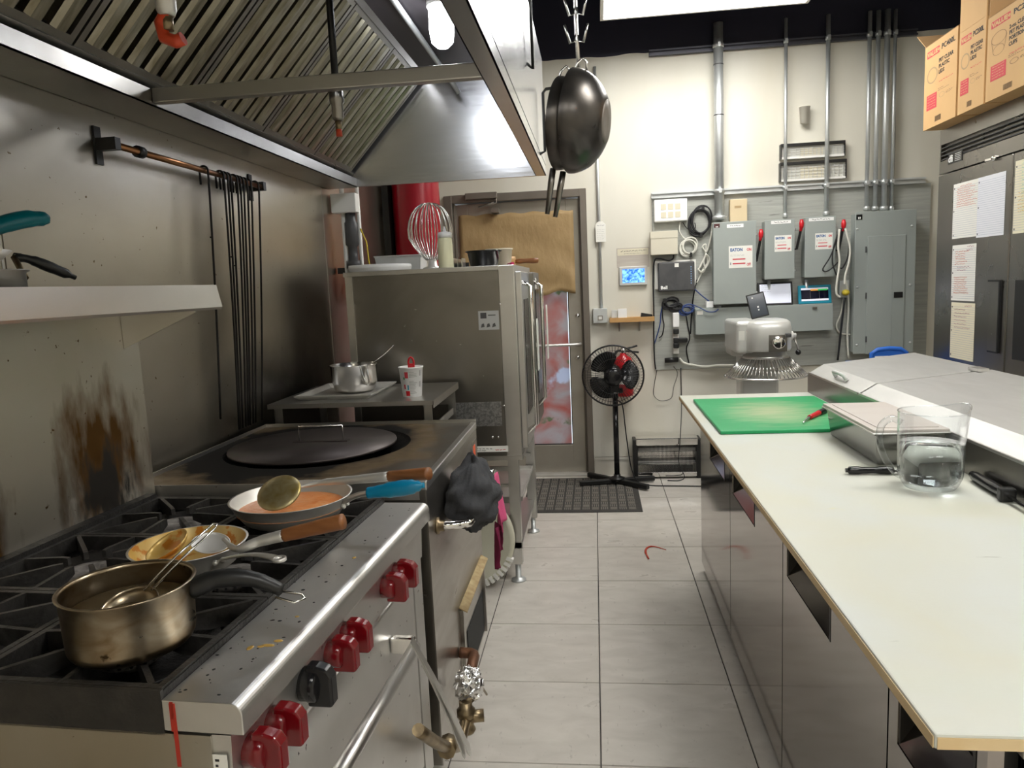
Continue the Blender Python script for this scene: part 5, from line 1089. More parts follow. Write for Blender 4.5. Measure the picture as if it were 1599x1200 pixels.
text('dfi', .05, SIDEW((FX-.0034, lg.y+.07, lg.z-.016)), white_cl, bd, bold=.001)
pm = MB(); 
for i in range(5): pm.box(FX-.0036, FX-.003, lg.y-.062, lg.y-.0, lg.z-.018+.0085*i, lg.z-.0145+.0085*i)
pm.build('badge_lines', galv, bd)['kind'] = 'stuff'
q = px(1558, 247, FX); MB().lathe([(.011, 0), (.011, .02), (.007, .026), (1e-5, .026)], (FX, q.y, q.z), 12, Matrix.Rotation(-PI/2, 4, 'Y')).build('door_lock', chrome, fg)
MB().box(FX-.026, FX-.018, q.y, q.y+.06, q.z-.005, q.z+.004).build('lock_key', chrome, fg)
def note(label, u0, v0, u1, v1, m, rows, hand=None, tilt=0., holes=True):
    a = px(u0, (v0+v1)/2, FX); c = px(u1, (v0+v1)/2, FX); zt, zb = px((u0+u1)/2, v0, FX).z, px((u0+u1)/2, v1, FX).z
    W, Hh = a.y-c.y, zt-zb
    M0 = SIDEW((FX-.0052, a.y, zb)) @ Matrix.Rotation(tilt, 4, 'Z')
    t = thing('paper_note', label, 'note', tuple(M0 @ Vector((W/2, 0, 0))), 'handwritten notes on the fridge')
    mb = MB(); rectM(mb, M0, 0, W, 0, Hh, .0006); mb.build('sheet', m, t)
    M1 = M0 @ Matrix.Translation((0, 0, .0009)); ln = MB()
    for i in range(rows): y = Hh*(.04+.92*i/rows); rectM(ln, M1, .0, W, y, y+.0011, .0001)
    ln.build('ruled_lines', ink_blue, t)['kind'] = 'stuff'
    if holes:
        hm = MB()
        for f in (.06, .5, .92): hm.lathe([(.0042, 0), (1e-5, .0002)], (0, 0, 0), 10, M1 @ Matrix.Translation((.010, Hh*f, .0002)))
        hm2 = MB()
        for f in (.06, .5, .92): rectM(hm2, M1, .008, .015, Hh*f-.004, Hh*f+.004, .0002)
        hm2.build('punch_hole', ink_blk, t)['kind'] = 'stuff'
    if hand:
        M2 = M0 @ Matrix.Translation((0, 0, .0013))
        for (mi, f0, f1, xs0, xs1, n_) in hand:
            hb = MB()
            for i in range(n_):
                y = Hh*(f0+(f1-f0)*i/max(1, n_-1)); squiggle(hb, M2, W*xs0+random.uniform(0, .01), W*(xs1-random.uniform(0, .35)*(xs1-xs0)), y, .0035, .0011)
            hb.build('handwriting', mi, t, fix=False)['kind'] = 'stuff'
    return t
note('lined note with dense orange-red list in its upper half', 1490, 284, 1528, 371, paper_w, 24, [(ink_red, .58, .90, .14, .98, 9), (ink_red, .945, .945, .25, .8, 1)])
note('blank bluish lined sheet on the fridge door', 1528, 273, 1571, 369, mat('paper_bluish', (.76, .77, .82), .8), 26)
note('lined note with red and purple writing in two blocks', 1488, 382, 1525, 470, paper_w, 24, [(ink_red, .66, .88, .12, .75, 6), (ink_pur, .90, .96, .6, .98, 2), (ink_pur, .55, .6, .2, .8, 2), (ink_red, .14, .42, .1, .75, 8)])
note('yellowed lined note with short purple writing above the worktop', 1486, 473, 1523, 562, paper_y, 24, [(ink_pur, .56, .88, .14, .85, 6), (ink_pur, .95, .95, .55, .98, 1)])
note('yellowed note with teal and orange writing on the second door', 1586, 245, 1640, 362, paper_y, 26, [(ink_teal, .55, .95, .2, .9, 8), (ink_or, .30, .55, .1, .9, 6)])
# cartons on the fridge
BXF = 1.75
def carton(label, y1, y0, z0, z1, code, lines, kind, flaps):
    t = thing('cardboard_box', label, 'box', (BXF+.2, (y0+y1)/2, z0), 'cartons on top of the fridge')
    D = .40; w = .004
    MB().box(BXF, BXF+w, y0, y1, z0, z1).box(BXF+D-w, BXF+D, y0, y1, z0, z1).box(BXF+w, BXF+D-w, y0, y0+w, z0, z1).box(BXF+w, BXF+D-w, y1-w, y1, z0, z1).box(BXF+w, BXF+D-w, y0+w, y1-w, z0, z0+w).build('carton', card, t)
    for f in flaps:
        if f == 'far': MB().box(BXF+.004, BXF+D-.004, 0, .004, 0, .15).xf(Matrix.Translation((0, y1-.004, z1)) @ Matrix.Rotation(-.9, 4, 'X')).build('flap', card_in, t)
        if f == 'front_up': MB().box(BXF, BXF+.004, y0, y1, z1+.001, z1+.17).build('flap', card, t)
        if f == 'front_in': MB().box(-.004, .16, y0+.004, y1-.004, 0, .004).xf(Matrix.Translation((BXF+.004, 0, z1)) @ Matrix.Rotation(-.5, 4, 'Y')).build('flap', card_in, t)
        if f == 'far_up': MB().box(BXF+.004, BXF+.3, y1-.004, y1, z1, z1+.12).build('flap', card_in, t)
        if f == 'near_up': MB().box(BXF+.004, BXF+.3, y0, y0+.004, z1, z1+.10).build('flap', card_in, t)
    W, Hh = y1-y0, z1-z0; M0 = SIDEW((BXF-.0006, y1, z0)); s = W
    mb = MB(); rectM(mb, M0, W*.08, W*.47, Hh*.845, Hh*.925, .0003); mb.build('brand_panel', print_red, t)
    text('VALUE+', Hh*.072, M0 @ Matrix.Translation((W*.095, Hh*.86, .0005)), card, t, bold=.0015, sx=W*.36/(Hh*.072*3.3))
    text(code, Hh*.085, M0 @ Matrix.Translation((W*.53, Hh*.862, .0002)), ink_blk, t, bold=.0008, sx=W*.40/(Hh*.085*3.2))
    for i, lnx in enumerate(lines): text(lnx, Hh*.062, M0 @ Matrix.Translation((W*.46, Hh*(.725-.066*i), .0002)), ink_blk, t, bold=.0006, sx=min(1.2, W*.50/(Hh*.062*max(5, len(lnx))*.60)))
    sq = MB(); squiggle(sq, M0 @ Matrix.Translation((0, 0, .0003)), W*.48, W*.9, Hh*(.70-.066*len(lines)), .002, .0012); sq.build('small_print', print_red, t, fix=False)['kind'] = 'stuff'
    ringp = MB()
    def ell(cx, cy, rx, ry, th):
        n = 28; vs = []
        for j in range(n):
            a = 2*PI*j/n
            for k in (1, 1-th): vs.append(M0 @ Vector((cx+rx*k*math.cos(a), cy+ry*k*math.sin(a), .0003)))
        ringp.add(vs, [(2*j, 2*((j+1) % n), 2*((j+1) % n)+1, 2*j+1) for j in range(n)])
    if kind == 'lid': ell(W*.26, Hh*.62, W*.17, Hh*.095, .18)
    else:
        ell(W*.25, Hh*.70, W*.16, Hh*.075, .05); ell(W*.25, Hh*.56, W*.12, Hh*.06, .06)
        for sx_ in (-1, 1):
            a = (W*(.25+.16*sx_), Hh*.70); c = (W*(.25+.12*sx_), Hh*.56); ringp.add([M0 @ Vector((a[0], a[1], .0003)), M0 @ Vector((a[0]+.002, a[1], .0003)), M0 @ Vector((c[0]+.002, c[1], .0003)), M0 @ Vector((c[0], c[1], .0003))], [(0, 1, 2, 3)])
    ell(W*.58, Hh*.335, W*.085, Hh*.03, .12)
    ringp.build('printed_drawing', tan_print if kind == 'lid' else print_brown, t, fix=False)['kind'] = 'stuff'
    mb = MB(); rectM(mb, M0, W*.10, W*.42, Hh*.22, Hh*.40, .0003); mb.build('red_panel', print_red, t)
    sq = MB()
    for i in range(5): squiggle(sq, M0 @ Matrix.Translation((0, 0, .0006)), W*.13, W*.38, Hh*(.25+.032*i), .0018, .0011)
    sq.build('panel_print', card, t, fix=False)['kind'] = 'stuff'
    sq = MB()
    for (xa, xb, yy) in ((.46, .62, .42), (.46, .78, .40), (.70, .92, .345), (.70, .86, .33)): squiggle(sq, M0 @ Matrix.Translation((0, 0, .0003)), W*xa, W*xb, Hh*yy, .0015, .001)
    sq.build('small_print', print_brown, t, fix=False)['kind'] = 'stuff'
    bc = MB(); x = W*.38
    while x < W*.56: wd = random.uniform(.0008, .003); rectM(bc, M0, x, x+wd, Hh*.05, Hh*.115, .0002); x += wd+random.uniform(.001, .0025)
    bc.build('barcode', print_brown, t, fix=False)['kind'] = 'stuff'
    return t
def bxr(ul, vl0, vl1, ur): return px(ul, 150, BXF).y, px(ur, 110, BXF).y
zb = FZ1+.001
y1a, y0a = px(1443, 150, BXF).y, px(1494, 110, BXF).y
y1b, y0b = px(1497, 110, BXF).y, px(1538, 90, BXF).y
y1c, y0c = px(1541, 90, BXF).y, px(1541, 90, BXF).y-.38
z1a = (px(1443, 77, BXF).z+px(1494, 42, BXF).z)/2
carton('wide open carton of plastic lids with ring drawing beside the portion-lid carton', y1a, y0a, zb, z1a, 'PC400L', ['PET CLEAR', 'PLASTIC', 'LIDS'], 'lid', ('far', 'front_in'))
carton('narrow carton of plastic lids with a raised front flap', y1b, y0b, zb, px(1515, 42, BXF).z, 'PC200L', ['PET CLEAR', 'PLASTIC', 'LIDS'], 'lid', ('front_up', 'far_up', 'near_up'))
carton('largest carton of plastic portion cups beside the lid cartons', y1c, y0c, zb, px(1543, 30, BXF).z, 'PC200', ['2-oz. CLEAR', 'PET PLASTIC', 'PORTION', 'CUPS'], 'cup', ('far_up', 'front_in'))
# ================================================================== PLANETARY MIXER near the back wall
mY = 4.62
def mp(u, v): return py(u, v, mY)
mc = mp(1196, 560); mx_ = thing('planetary_mixer', 'white planetary stand mixer with wire bowl guard near the back wall', 'mixer', (mc.x, mY+.1, 0))
hl, hr, ht, hb2 = mp(1162, 520).x, mp(1232, 520).x, mp(1196, 499).z, mp(1196, 545).z
mixw = mat('mixer_paint', (.66, .66, .63), .3, .25, (.60, .60, .57), 6)
hc = (hl+hr)/2; hw = (hr-hl)/2
n = 24; vs = []
for z, k in ((hb2-.005, .96), (hb2+.01, 1), (ht-.05, 1), (ht-.015, .95), (ht, .82)):
    for i in range(n):
        a = 2*PI*i/n; ca, sa = math.cos(a), math.sin(a); q = 5
        r = (abs(ca)**q+abs(sa)**q)**(-1/q); vs.append((hc+hw*k*r*ca*.98, mY+.02+.17*k*r*sa, z))
m = MB().add(vs, [(j*n+i, j*n+(i+1) % n, (j+1)*n+(i+1) % n, (j+1)*n+i) for j in range(4) for i in range(n)]+[tuple(range(n-1, -1, -1)), tuple(range(4*n, 5*n))], True)
m.build('head', mixw, mx_)
MB().box(mp(1147, 520).x, hl+.10, mY-.06, mY+.36, hb2-.02, ht-.004).box(mp(1150, 520).x, hr-.02, mY+.17, mY+.40, hb2-.06, ht-.012).build('motor_housing', mixw, mx_, bevel=.02, seg=3)
MB().box(hc-.11, hc+.13, mY+.22, mY+.40, .12, hb2-.05).build('column', mixw, mx_, bevel=.02)
MB().box(hc-.22, hc+.22, mY-.10, mY+.42, 0, .12).build('base', mixw, mx_, bevel=.03)
MB().lathe([(.10, hb2-.005), (.118, hb2-.01), (.118, hb2-.035), (.135, hb2-.04), (.135, hb2-.055), (.10, hb2-.06)], (hc, mY+.02, 0), 36).build('planetary_ring', steel, mx_)
MB().lathe([(.022, hb2-.06), (.022, hb2-.14), (.016, hb2-.145), (.016, hb2-.16), (1e-5, hb2-.16)], (hc-.035, mY+.02, 0), 18).build('drive_shaft', steel, mx_)
hub = mp(1206, 532); hm = MB().lathe([(.040, 0), (.040, .012), (.036, .03), (.030, .033), (1e-5, .033)], (hub.x, mY-.142, hub.z), 24, Matrix.Rotation(PI/2, 4, 'X')); hm.build('attachment_hub', chrome, mx_)
MB().box(hub.x-.055, hub.x+.05, mY-.152, mY-.142, hub.z-.055, hub.z+.045).build('hub_plate', steel_dark, mx_)
MB().box(hub.x+.035, hub.x+.065, mY-.19, mY-.15, hub.z+.03, hub.z+.055).build('hub_clamp', grey_dark, mx_, bevel=.006)
tl_ = mp(1163, 455)
l0 = mp(1240, 524); MB().lathe([(.028, 0), (.028, .03), (.015, .036), (.015, .05)], (hr-.01, mY, l0.z), 14, Matrix.Rotation(PI/2, 4, 'Y')).build('gear_boss', white_pl, mx_)
l1 = mp(1245, 550); le = MB().cyl((hr+.03, mY, l0.z-.005), (l1.x, mY-.02, l1.z+.012), .006, n=8).build('gear_lever', steel, mx_); MB().sphere((l1.x, mY-.02, l1.z), .017, 14, 10).build('lever_ball', black_gl, le)
for (u, w_) in ((1154, .017), (1164, .011)):
    p = py(u, 523, mY+.02); MB().box(p.x-w_, p.x+w_, mY-.0612, mY-.06, p.z-.028, p.z+.028).build('decal', paper_w, mx_)
p = py(1164, 520, mY+.02); MB().box(p.x-.008, p.x+.008, mY-.062, mY-.0612, p.z+.012, p.z+.02).build('decal_red', print_red, mx_)
gz_t, gz_b = hb2-.055, mp(1196, 587).z; rt, rb_ = .14, .245
MB().tube([(hc+rb_*math.cos(a), mY+.02+rb_*.9*math.sin(a), gz_b) for a in [2*PI*i/40 for i in range(40)]], .006, 6, closed=True).build('guard_ring', wire_steel, mx_)
for i in range(34):
    a = PI*.95+PI*1.1*i/33; ca, sa = math.cos(a), math.sin(a)
    MB().tube([(hc+rt*ca, mY+.02+rt*.9*sa, gz_t), (hc+rb_*ca, mY+.02+rb_*.9*sa, gz_b)], .0035, 5).build('guard_wire', wire_steel, mx_)
MB().lathe([(1e-5, .30), (.10, .31), (.165, .40), (.185, .60), (.192, .60), (.19, .612), (.18, .612), (.16, .40), (1e-5, .31)], (hc, mY+.0, 0), 40).build('mixing_bowl', steel, mx_)
MB().box(hc-.16, hc-.12, mY+.08, mY+.24, .42, .60).box(hc+.14, hc+.18, mY+.08, mY+.24, .42, .60).box(hc-.16, hc+.18, mY+.2, mY+.24, .42, .60).build('bowl_yoke', mixw, mx_)
# dark tablet leaning on the mixer head
ta, tb_ = py(1163, 462, mY-.05), py(1182, 497, mY-.05)
tt = thing('dark_tablet', 'dark tablet in black case tilted on top of the mixer', 'tablet', (hc-.02, mY-.03, ht))
Mt = Mx(py(1183, 477, mY-.04), (.92, .0, .20), (-.40, .16, .90))
MB().box(-.053, .053, -.075, .075, -.008, .0, Mt).build('case', black_pl, tt, bevel=.004)
MB().box(-.046, .046, -.066, .066, 0, .001, Mt).build('screen', scr_dark, tt)
pm = MB(); 
for (x, y, s_) in ((-.02, .05, .004), (.0, -.01, .005), (.0, -.028, .004)): pm.box(x-s_, x+s_, y-s_, y+s_, .001, .0014, Mt)
pm.build('screen_icon', white_cl, tt)['kind'] = 'stuff'
MB().box(-.012, .012, -.06, .02, -.03, -.008, Mt).build('stand', white_pl, tt)
# blue-rimmed bin behind the prep table
bY = 4.35; a, c = py(1361, 558, bY), py(1415, 556, bY)
bn = thing('blue_bin', 'blue handled plastic bin standing behind the prep table', 'bin', ((a.x+c.x)/2, bY+.12, 0))
xa, xb = a.x, c.x; zt = py(1388, 546, bY).z
MB().tube([(xa, bY, zt-.10), (xa, bY, zt-.02), (xa+.03, bY, zt), ((xa+xb)/2, bY, zt+.006), (xb-.03, bY, zt), (xb, bY, zt-.02), (xb, bY, zt-.10)], .013, 8).build('handle', blue_pl, bn)
MB().box(xa+.01, xb-.01, bY-.004, bY+.004, zt-.06, zt-.008).build('handle_web', blue_pl, bn)
MB().box(xa-.04, xb+.09, bY-.03, bY+.28, 0, zt-.11).build('bin_body', white_pl, bn, bevel=.02)
MB().box(xa-.05, xb+.10, bY-.04, bY+.29, zt-.11, zt-.09).build('rim', blue_pl, bn, bevel=.004)
MB().box(xa+.015, xb-.10, bY-.012, bY-.006, zt-.075, zt-.035).build('label', paper_w, bn)
# ================================================================== BACK WALL EQUIPMENT
bx0, bx1 = py(1020, 440, YW).x, py(1448, 420, YW).x
bd = MB().box(bx0, bx1, YW-.018, YW-.0005, .775, 1.985).build('plywood_backboard', ply)
tag(bd, 'grey painted plywood backboard carrying the electrical boxes', 'board')
YB = YW-.018
def wb(mb, u0, v0, u1, v1, d, y=YB, d0=0.):
    x0, x1, z0, z1 = wrect(u0, v0, u1, v1, y-d); mb.box(x0, x1, y-d, y-d0, z0, z1); return x0, x1, z0, z1
def wthing(name, label, cat, u0, v0, u1, v1, d, group=None, y=YB):
    x0, x1, z0, z1 = wrect(u0, v0, u1, v1, y-d); return thing(name, label, cat, ((x0+x1)/2, y-d/2, z0), group), x0, x1, z0, z1
# strut rails
def strut(label, u0, v0, u1, v1, z, m):
    x0, x1 = py(u0, v0, YB).x, py(u1, v1, YB).x
    t = thing('strut_rail', label, 'rail', ((x0+x1)/2, YB, z-.02))
    MB().box(x0, x1, YB-.024, YB-.021, z-.02, z-.008).box(x0, x1, YB-.024, YB-.021, z+.008, z+.02).box(x0, x1, YB-.022, YB, z+.017, z+.02).box(x0, x1, YB-.022, YB, z-.02, z-.017).build('channel', m, t)
    MB().box(x0, x1, YB-.004, YB+.018 if z > 2 else YB, z-.017, z+.017).build('channel_back', m, t)
strut('galvanised strut channel along the top of the backboard', 1017, 305, 1444, 277, 2.005, galv)
strut('dark strut channel high on the wall below the black paint line', 1013, 66, 1432, 30, 2.955, mat('strut_dark', (.10, .10, .12), .5, .8))
# conduits
def conduit(label, u, v0, v1, r, bands=(), zt=3.1, grp='steel conduits above the backboard'):
    p = py(u, v1, YB-.045); x = p.x; y = YB-.024-r-.001
    t = thing('conduit', label, 'conduit', (x, y, p.z), grp)
    MB().cyl((x, y, p.z), (x, y, zt), r, n=16).build('pipe', galv, t)
    MB().lathe([(r*1.05, p.z), (r*1.5, p.z+.004), (r*1.5, p.z+.022), (r*1.15, p.z+.03)], (x, y, 0), 14).build('connector', galv, t)
    for z in (2.005, 2.955): MB().lathe([(r, z-.012), (r+.005, z-.012), (r+.005, z+.012), (r, z+.012)], (x, y, 0), 14).box(x-.008, x+.008, y-r-.012, y-r, z-.014, z+.014).build('strut_clamp', galv, t)
    for v in bands: z = py(u, v, y).z; MB().lathe([(r, z-.003), (r+.0015, z-.003), (r+.0015, z+.003), (r, z+.003)], (x, y, 0), 16).build('joint_band', grey_dark, t)
    return x
conduit('thick steel conduit dropping to the largest disconnect box', 1123, 20, 344, .032, (101, 180))
conduit('thin steel conduit dropping to the middle disconnect box', 1226.5, 20, 340, .011)
conduit('steel conduit dropping to the disconnect box beside the breaker panel', 1290.5, 20, 337, .014)
for (u, r, lab) in ((1353.5, .013, 'steel conduit first of four into the breaker panel beside the disconnects'), (1366.5, .014, 'labelled steel conduit second of four into the breaker panel'), (1380, .018, 'thickest of the four steel conduits into the breaker panel'), (1392.5, .011, 'thin steel conduit last of four into the breaker panel')): conduit(lab, u, 20, 329, r)
x = py(1397, 200, YB-.03).x; tag(MB().tube([(x, YB-.03, 1.86), (x+.004, YB-.03, 2.3), (x-.003, YB-.03, 2.7), (x, YB-.03, 3.05)], .0025, 5).build('loose_wire', black_cable), 'thin loose wire running beside the conduit group', 'wire')
# disconnect boxes
def disconnect(label, u0, v0, u1, v1, su0, sv0, su1, sv1, lu0, lv0, lu1, lv1, hu, hv, hl):
    t, x0, x1, z0, z1 = wthing('disconnect_switch', label, 'electrical box', u0, v0, u1, v1, .13, 'grey safety switches on the backboard')
    yf = YB-.13
    MB().box(x0+.01, x1-.006, yf+.012, YB, z0+.006, z1-.004).build('enclosure', grey_box, t)
    cv = MB().box(x0, x1, yf, yf+.012, z0, z1).build('cover', grey_box, t, bevel=.003)
    for f in (.12, .82): MB().lathe([(.009, 0), (.009, .012)], (x1+.004, yf+.02, z0+(z1-z0)*f), 10).build('latch', galv, t)
    a0, a1, b0, b1 = wrect(su0, sv0, su1, sv1, yf)
    stk = MB().box(a0, a1, yf-.0008, yf, b0, b1).build('warning_label', paper_w, t); W, Hh = a1-a0, b1-b0
    Ms = BACKW((a0, yf-.0011, b0))
    text('EATON', Hh*.20, Ms @ Matrix.Translation((W*.06, Hh*.76, .0001)), print_blue, stk, bold=.0012, sx=W*.50/(Hh*.2*3.2))
    text('ON', Hh*.17, Ms @ Matrix.Translation((W*.76, Hh*.76, .0001)), print_red, stk, bold=.001, sx=W*.18/(Hh*.17*1.45))
    text('OFF', Hh*.17, Ms @ Matrix.Translation((W*.76, Hh*.09, .0001)), print_red, stk, bold=.001, sx=W*.19/(Hh*.17*2.0))
    mb = MB(); rectM(mb, Ms, W*.16, W*.70, Hh*.375, Hh*.425); rectM(mb, Ms, W*.16, W*.70, Hh*.17, Hh*.23); mb.build('red_stripe', print_red, stk)['kind'] = 'stuff'
    mb = MB(); rectM(mb, Ms, W*.05, W*.10, Hh*.15, Hh*.26)
    for f in (.60, .55): squiggle(mb, Ms, W*.06, W*.66, Hh*f, .001, .0007)
    mb.build('fine_print', print_grey, stk, fix=False)['kind'] = 'stuff'
    a0, a1, b0, b1 = wrect(lu0, lv0, lu1, lv1, yf); tl = MB().box(a0, a1, yf-.0008, yf, b0, b1).build('title_strip', white_cl, t)
    mb = MB(); squiggle(mb, BACKW((a0, yf-.0011, (b0+b1)/2)), .02, (a1-a0)-.02, 0, .004, .0016); mb.build('title_print', ink_blk, tl, fix=False)['kind'] = 'stuff'
    h = py(hu, hv, yf+.03); e = py(hu-6, hv+hl, yf+.03)
    ar = MB().tube([(x1-.006, yf+.04, e.z), (e.x, yf+.03, e.z), (h.x-.004, yf+.025, h.z-.05), (h.x, yf+.015, h.z-.01)], .009, 8).build('switch_arm', black_pl, t)
    MB().tube([(h.x-.004, yf+.012, h.z-.035), (h.x, yf+.005, h.z), (h.x+.002, yf+.012, h.z+.038)], [.010, .015, .016, .012], 12, smooth_n=4).build('red_grip', red_pl, ar)
    return t, x0, x1, z0, z1, yf
d1 = disconnect('largest grey safety switch box with red lever', 1114, 346, 1181, 475, 1138, 384, 1175, 418.5, 1135, 350, 1161, 355.5, 1187, 368, 40)
bd_ = py(1120, 353, d1[5]); mb = MB().box(bd_.x-.022, bd_.x+.016, d1[5]-.002, d1[5], bd_.z-.012, bd_.z+.014); lo_ = mb.build('dark_logo_plate', mat('plate_maroon', (.07, .02, .02), .4), d1[0])
mb = MB(); rectM(mb, BACKW((bd_.x-.01, d1[5]-.0024, bd_.z-.010)), 0, .006, 0, .008); rectM(mb, BACKW((bd_.x-.01, d1[5]-.0024, bd_.z-.010)), .009, .015, 0, .008); mb.build('logo_mark', white_cl, lo_)['kind'] = 'stuff'
disconnect('grey safety switch box between the largest and the one beside the breaker panel', 1194, 343, 1241, 436, 1209.5, 367.5, 1236, 393, 1204, 344.5, 1235, 349.5, 1250, 353, 36)
disconnect('grey safety switch box beside the breaker panel with cords over its lever', 1257, 338, 1305, 433, 1273, 364, 1300, 389.5, 1263, 340, 1302, 345, 1315.5, 353, 38)
# breaker panel
t, x0, x1, z0, z1 = wthing('breaker_panel', 'tall grey breaker panel with hinged door on the backboard', 'electrical panel', 1334, 329, 1429, 552, .12)
yf = YB-.12
MB().box(x0+.012, x1-.012, yf+.01, YB, z0+.01, z1-.01).build('enclosure', grey_box, t)
MB().box(x0, x1, yf, yf+.01, z0, z1).build('cover_plate', grey_box, t, bevel=.004)
a0, a1, b0, b1 = wrect(1353, 368, 1412, 552, yf)
dp = MB().box(a0, a1, yf-.006, yf, b0, b1).build('panel_door', grey_box, t, bevel=.002)
MB().box(a0+(a1-a0)*.66, a0+(a1-a0)*.67, yf-.0075, yf-.006, b0, b1).build('door_crease', grey_box, dp)
a0, a1, b0, b1 = wrect(1395, 456, 1409, 465, yf); MB().box(a0, a1, yf-.010, yf-.006, b0, b1).build('door_latch', black_pl, dp, bevel=.002)
for v in (390, 462, 530): p = py(1352, v, yf); MB().box(p.x-.005, p.x+.004, yf-.009, yf-.004, p.z-.02, p.z+.02).build('hinge', grey_dark, t)
for (u, v) in ((1339, 358), (1424, 353), (1339, 449), (1421, 445), (1338, 539), (1421, 535)):
    p = py(u, v, yf); MB().lathe([(.008, 0), (.007, .003), (1e-5, .004)], (p.x, yf, p.z), 12, Matrix.Rotation(PI/2, 4, 'X')).build('cover_screw', galv, t)
p = py(1342, 339, yf); lo_ = MB().box(p.x-.020, p.x+.018, yf-.002, yf, p.z-.018, p.z+.016).build('dark_logo_plate', black_gl, t)
mb = MB(); Ml = BACKW((p.x-.009, yf-.0024, p.z-.014)); rectM(mb, Ml, 0, .007, 0, .014); rectM(mb, Ml, .010, .017, 0, .014); mb.build('logo_mark', white_cl, lo_)['kind'] = 'stuff'
# wireway trough below the switches
t, x0, x1, z0, z1 = wthing('wireway', 'long horizontal grey wireway trough under the safety switches', 'trough', 1086, 478, 1301, 520, .10)
WZ, WYF = z1, YB-.10
MB().box(x0, x1, WYF+.006, YB, z0, z1).build('trough', grey_box, t, bevel=.002); MB().box(x0+.002, x1-.002, WYF, WYF+.006, z0+.004, z1-.008).build('cover', grey_box, t)
p = py(1272, 480, WYF); MB().box(p.x-.014, p.x+.014, WYF-.008, WYF, p.z-.012, p.z+.004).build('cover_clip', steel_dark, t)
p = py(1093, 489, WYF); MB().box(p.x-.02, p.x+.02, WYF-.001, WYF, p.z-.012, p.z+.012).build('label', paper_w, t)
for (u, v, r) in ((1123, 477, .02), (1201, 438, .012), (1260, 437, .012)):
    p = py(u, v, YB-.06); MB().cyl((p.x, YB-.05, z1-.002), (p.x, YB-.05, max(p.z, z1+.01)), r, n=12).build('nipple', galv, t)
# tablets standing on the trough
def tablet(label, u0, v0, u1, v1, casem, scrm, b=.012, extra=None):
    x0, x1, z0, z1 = wrect(u0, v0, u1, v1, WYF+.02); Hh = z1-z0; tl = .2
    t = thing('wall_tablet', label, 'tablet', ((x0+x1)/2, WYF+.03, WZ))
    M0 = Matrix.Translation((x0, WYF+.018, WZ+.0015)) @ Matrix.Rotation(PI/2-tl, 4, 'X'); W = x1-x0; Hh = Hh/math.cos(tl)
    MB().box(0, W, 0, Hh, -.010, 0, M0).build('case', casem, t, bevel=.004)
    MB().box(b, W-b, b, Hh-b, 0, .001, M0).build('screen', scrm, t)
    if extra: extra(t, M0 @ Matrix.Translation((b, b, .0013)), W-2*b, Hh-2*b)
def ex_doc(t, M0, W, Hh):
    mb = MB()
    for f in (.94, .82, .72, .62): squiggle(mb, M0, W*.05, W*(.35 if f < .9 else .5), Hh*f, .0012, .0008)
    mb.build('screen_text', print_grey, t, fix=False)['kind'] = 'stuff'
def ex_pos(t, M0, W, Hh):
    mb = MB(); rectM(mb, M0, W*.0, W, Hh*.85, Hh, .0002); rectM(mb, M0, 0, W, 0, Hh*.14, .0002); mb.build('screen_bar', scr_white, t)['kind'] = 'stuff'
    M1 = M0 @ Matrix.Translation((0, 0, .0004)); mb = MB(); rectM(mb, M1, W*.35, W*.62, Hh*.78, Hh*.90, .0002); mb.build('screen_orange_tab', scr_or, t)
    mb = MB(); rectM(mb, M1, W*.62, W*.97, Hh*.78, Hh*.90, .0002); mb.build('screen_green_tab', scr_green, t)
    mb = MB(); rectM(mb, M1, W*.33, W*.335, Hh*.14, Hh*.78, .0002); rectM(mb, M1, W*.66, W*.665, Hh*.14, Hh*.78, .0002); mb.build('screen_divider', print_grey, t)['kind'] = 'stuff'
tablet('tablet with bright white page on the grey trough', 1184, 443, 1239, 479, black_pl, scr_white, .014, ex_doc)
tablet('tablet in teal case with dark order screen on the grey trough', 1247, 448, 1299, 477, scr_teal, scr_navy, .020, ex_pos)
# small white and beige boxes, modem
t, x0, x1, z0, z1 = wthing('alarm_panel', 'white alarm panel with six square windows on the backboard', 'control panel', 1021.5, 311, 1073.5, 346, .045)
yf = YB-.045; MB().box(x0, x1, yf, YB, z0, z1).build('case', white_cl, t, bevel=.008, seg=3)
for i in range(3):
    for j in range(2):
        a = x0+(x1-x0)*(.20+.215*i); c = z0+(z1-z0)*(.17+.36*j); MB().box(a, a+.036, yf-.002, yf, c, c+.040).build('window_tile', cream_pl, t)
t, x0, x1, z0, z1 = wthing('beige_enclosure', 'beige plastic box below the white alarm panel', 'box', 1016, 361, 1058.5, 398, .07)
MB().box(x0, x1, YB-.07, YB, z0, z1).build('case', beige_pl, t, bevel=.004); MB().box(x0-.001, x1+.001, YB-.072, YB-.07, z1-.048, z1-.002).build('lid_seam', beige_pl, t)
t, x0, x1, z0, z1 = wthing('small_beige_box', 'small beige vented box beside the thick conduit', 'box', 1140, 311, 1167, 347, .05)
MB().box(x0, x1, YB-.05, YB, z0, z1).build('case', mat('beige_tan', (.62, .50, .32), .5), t, bevel=.004); MB().box(x0+.03, x0+.075, YB-.0515, YB-.05, z1-.06, z1-.045).build('vent', tan_print, t)
t, x0, x1, z0, z1 = wthing('modem', 'dusty black modem with white logo on the backboard', 'modem', 1028, 409, 1085, 455, .06)
MB().box(x0-.02, x1+.015, YB-.012, YB, z0+.02, z1+.012).build('wall_bracket', white_pl, t)
MB().box(x0, x1, YB-.06, YB-.012, z0, z1).build('case', grey_dark, t, bevel=.01, seg=3)
text('Bell', .032, BACKW((x0+.015, YB-.0606, z0+.018)), white_cl, t, bold=.0012)
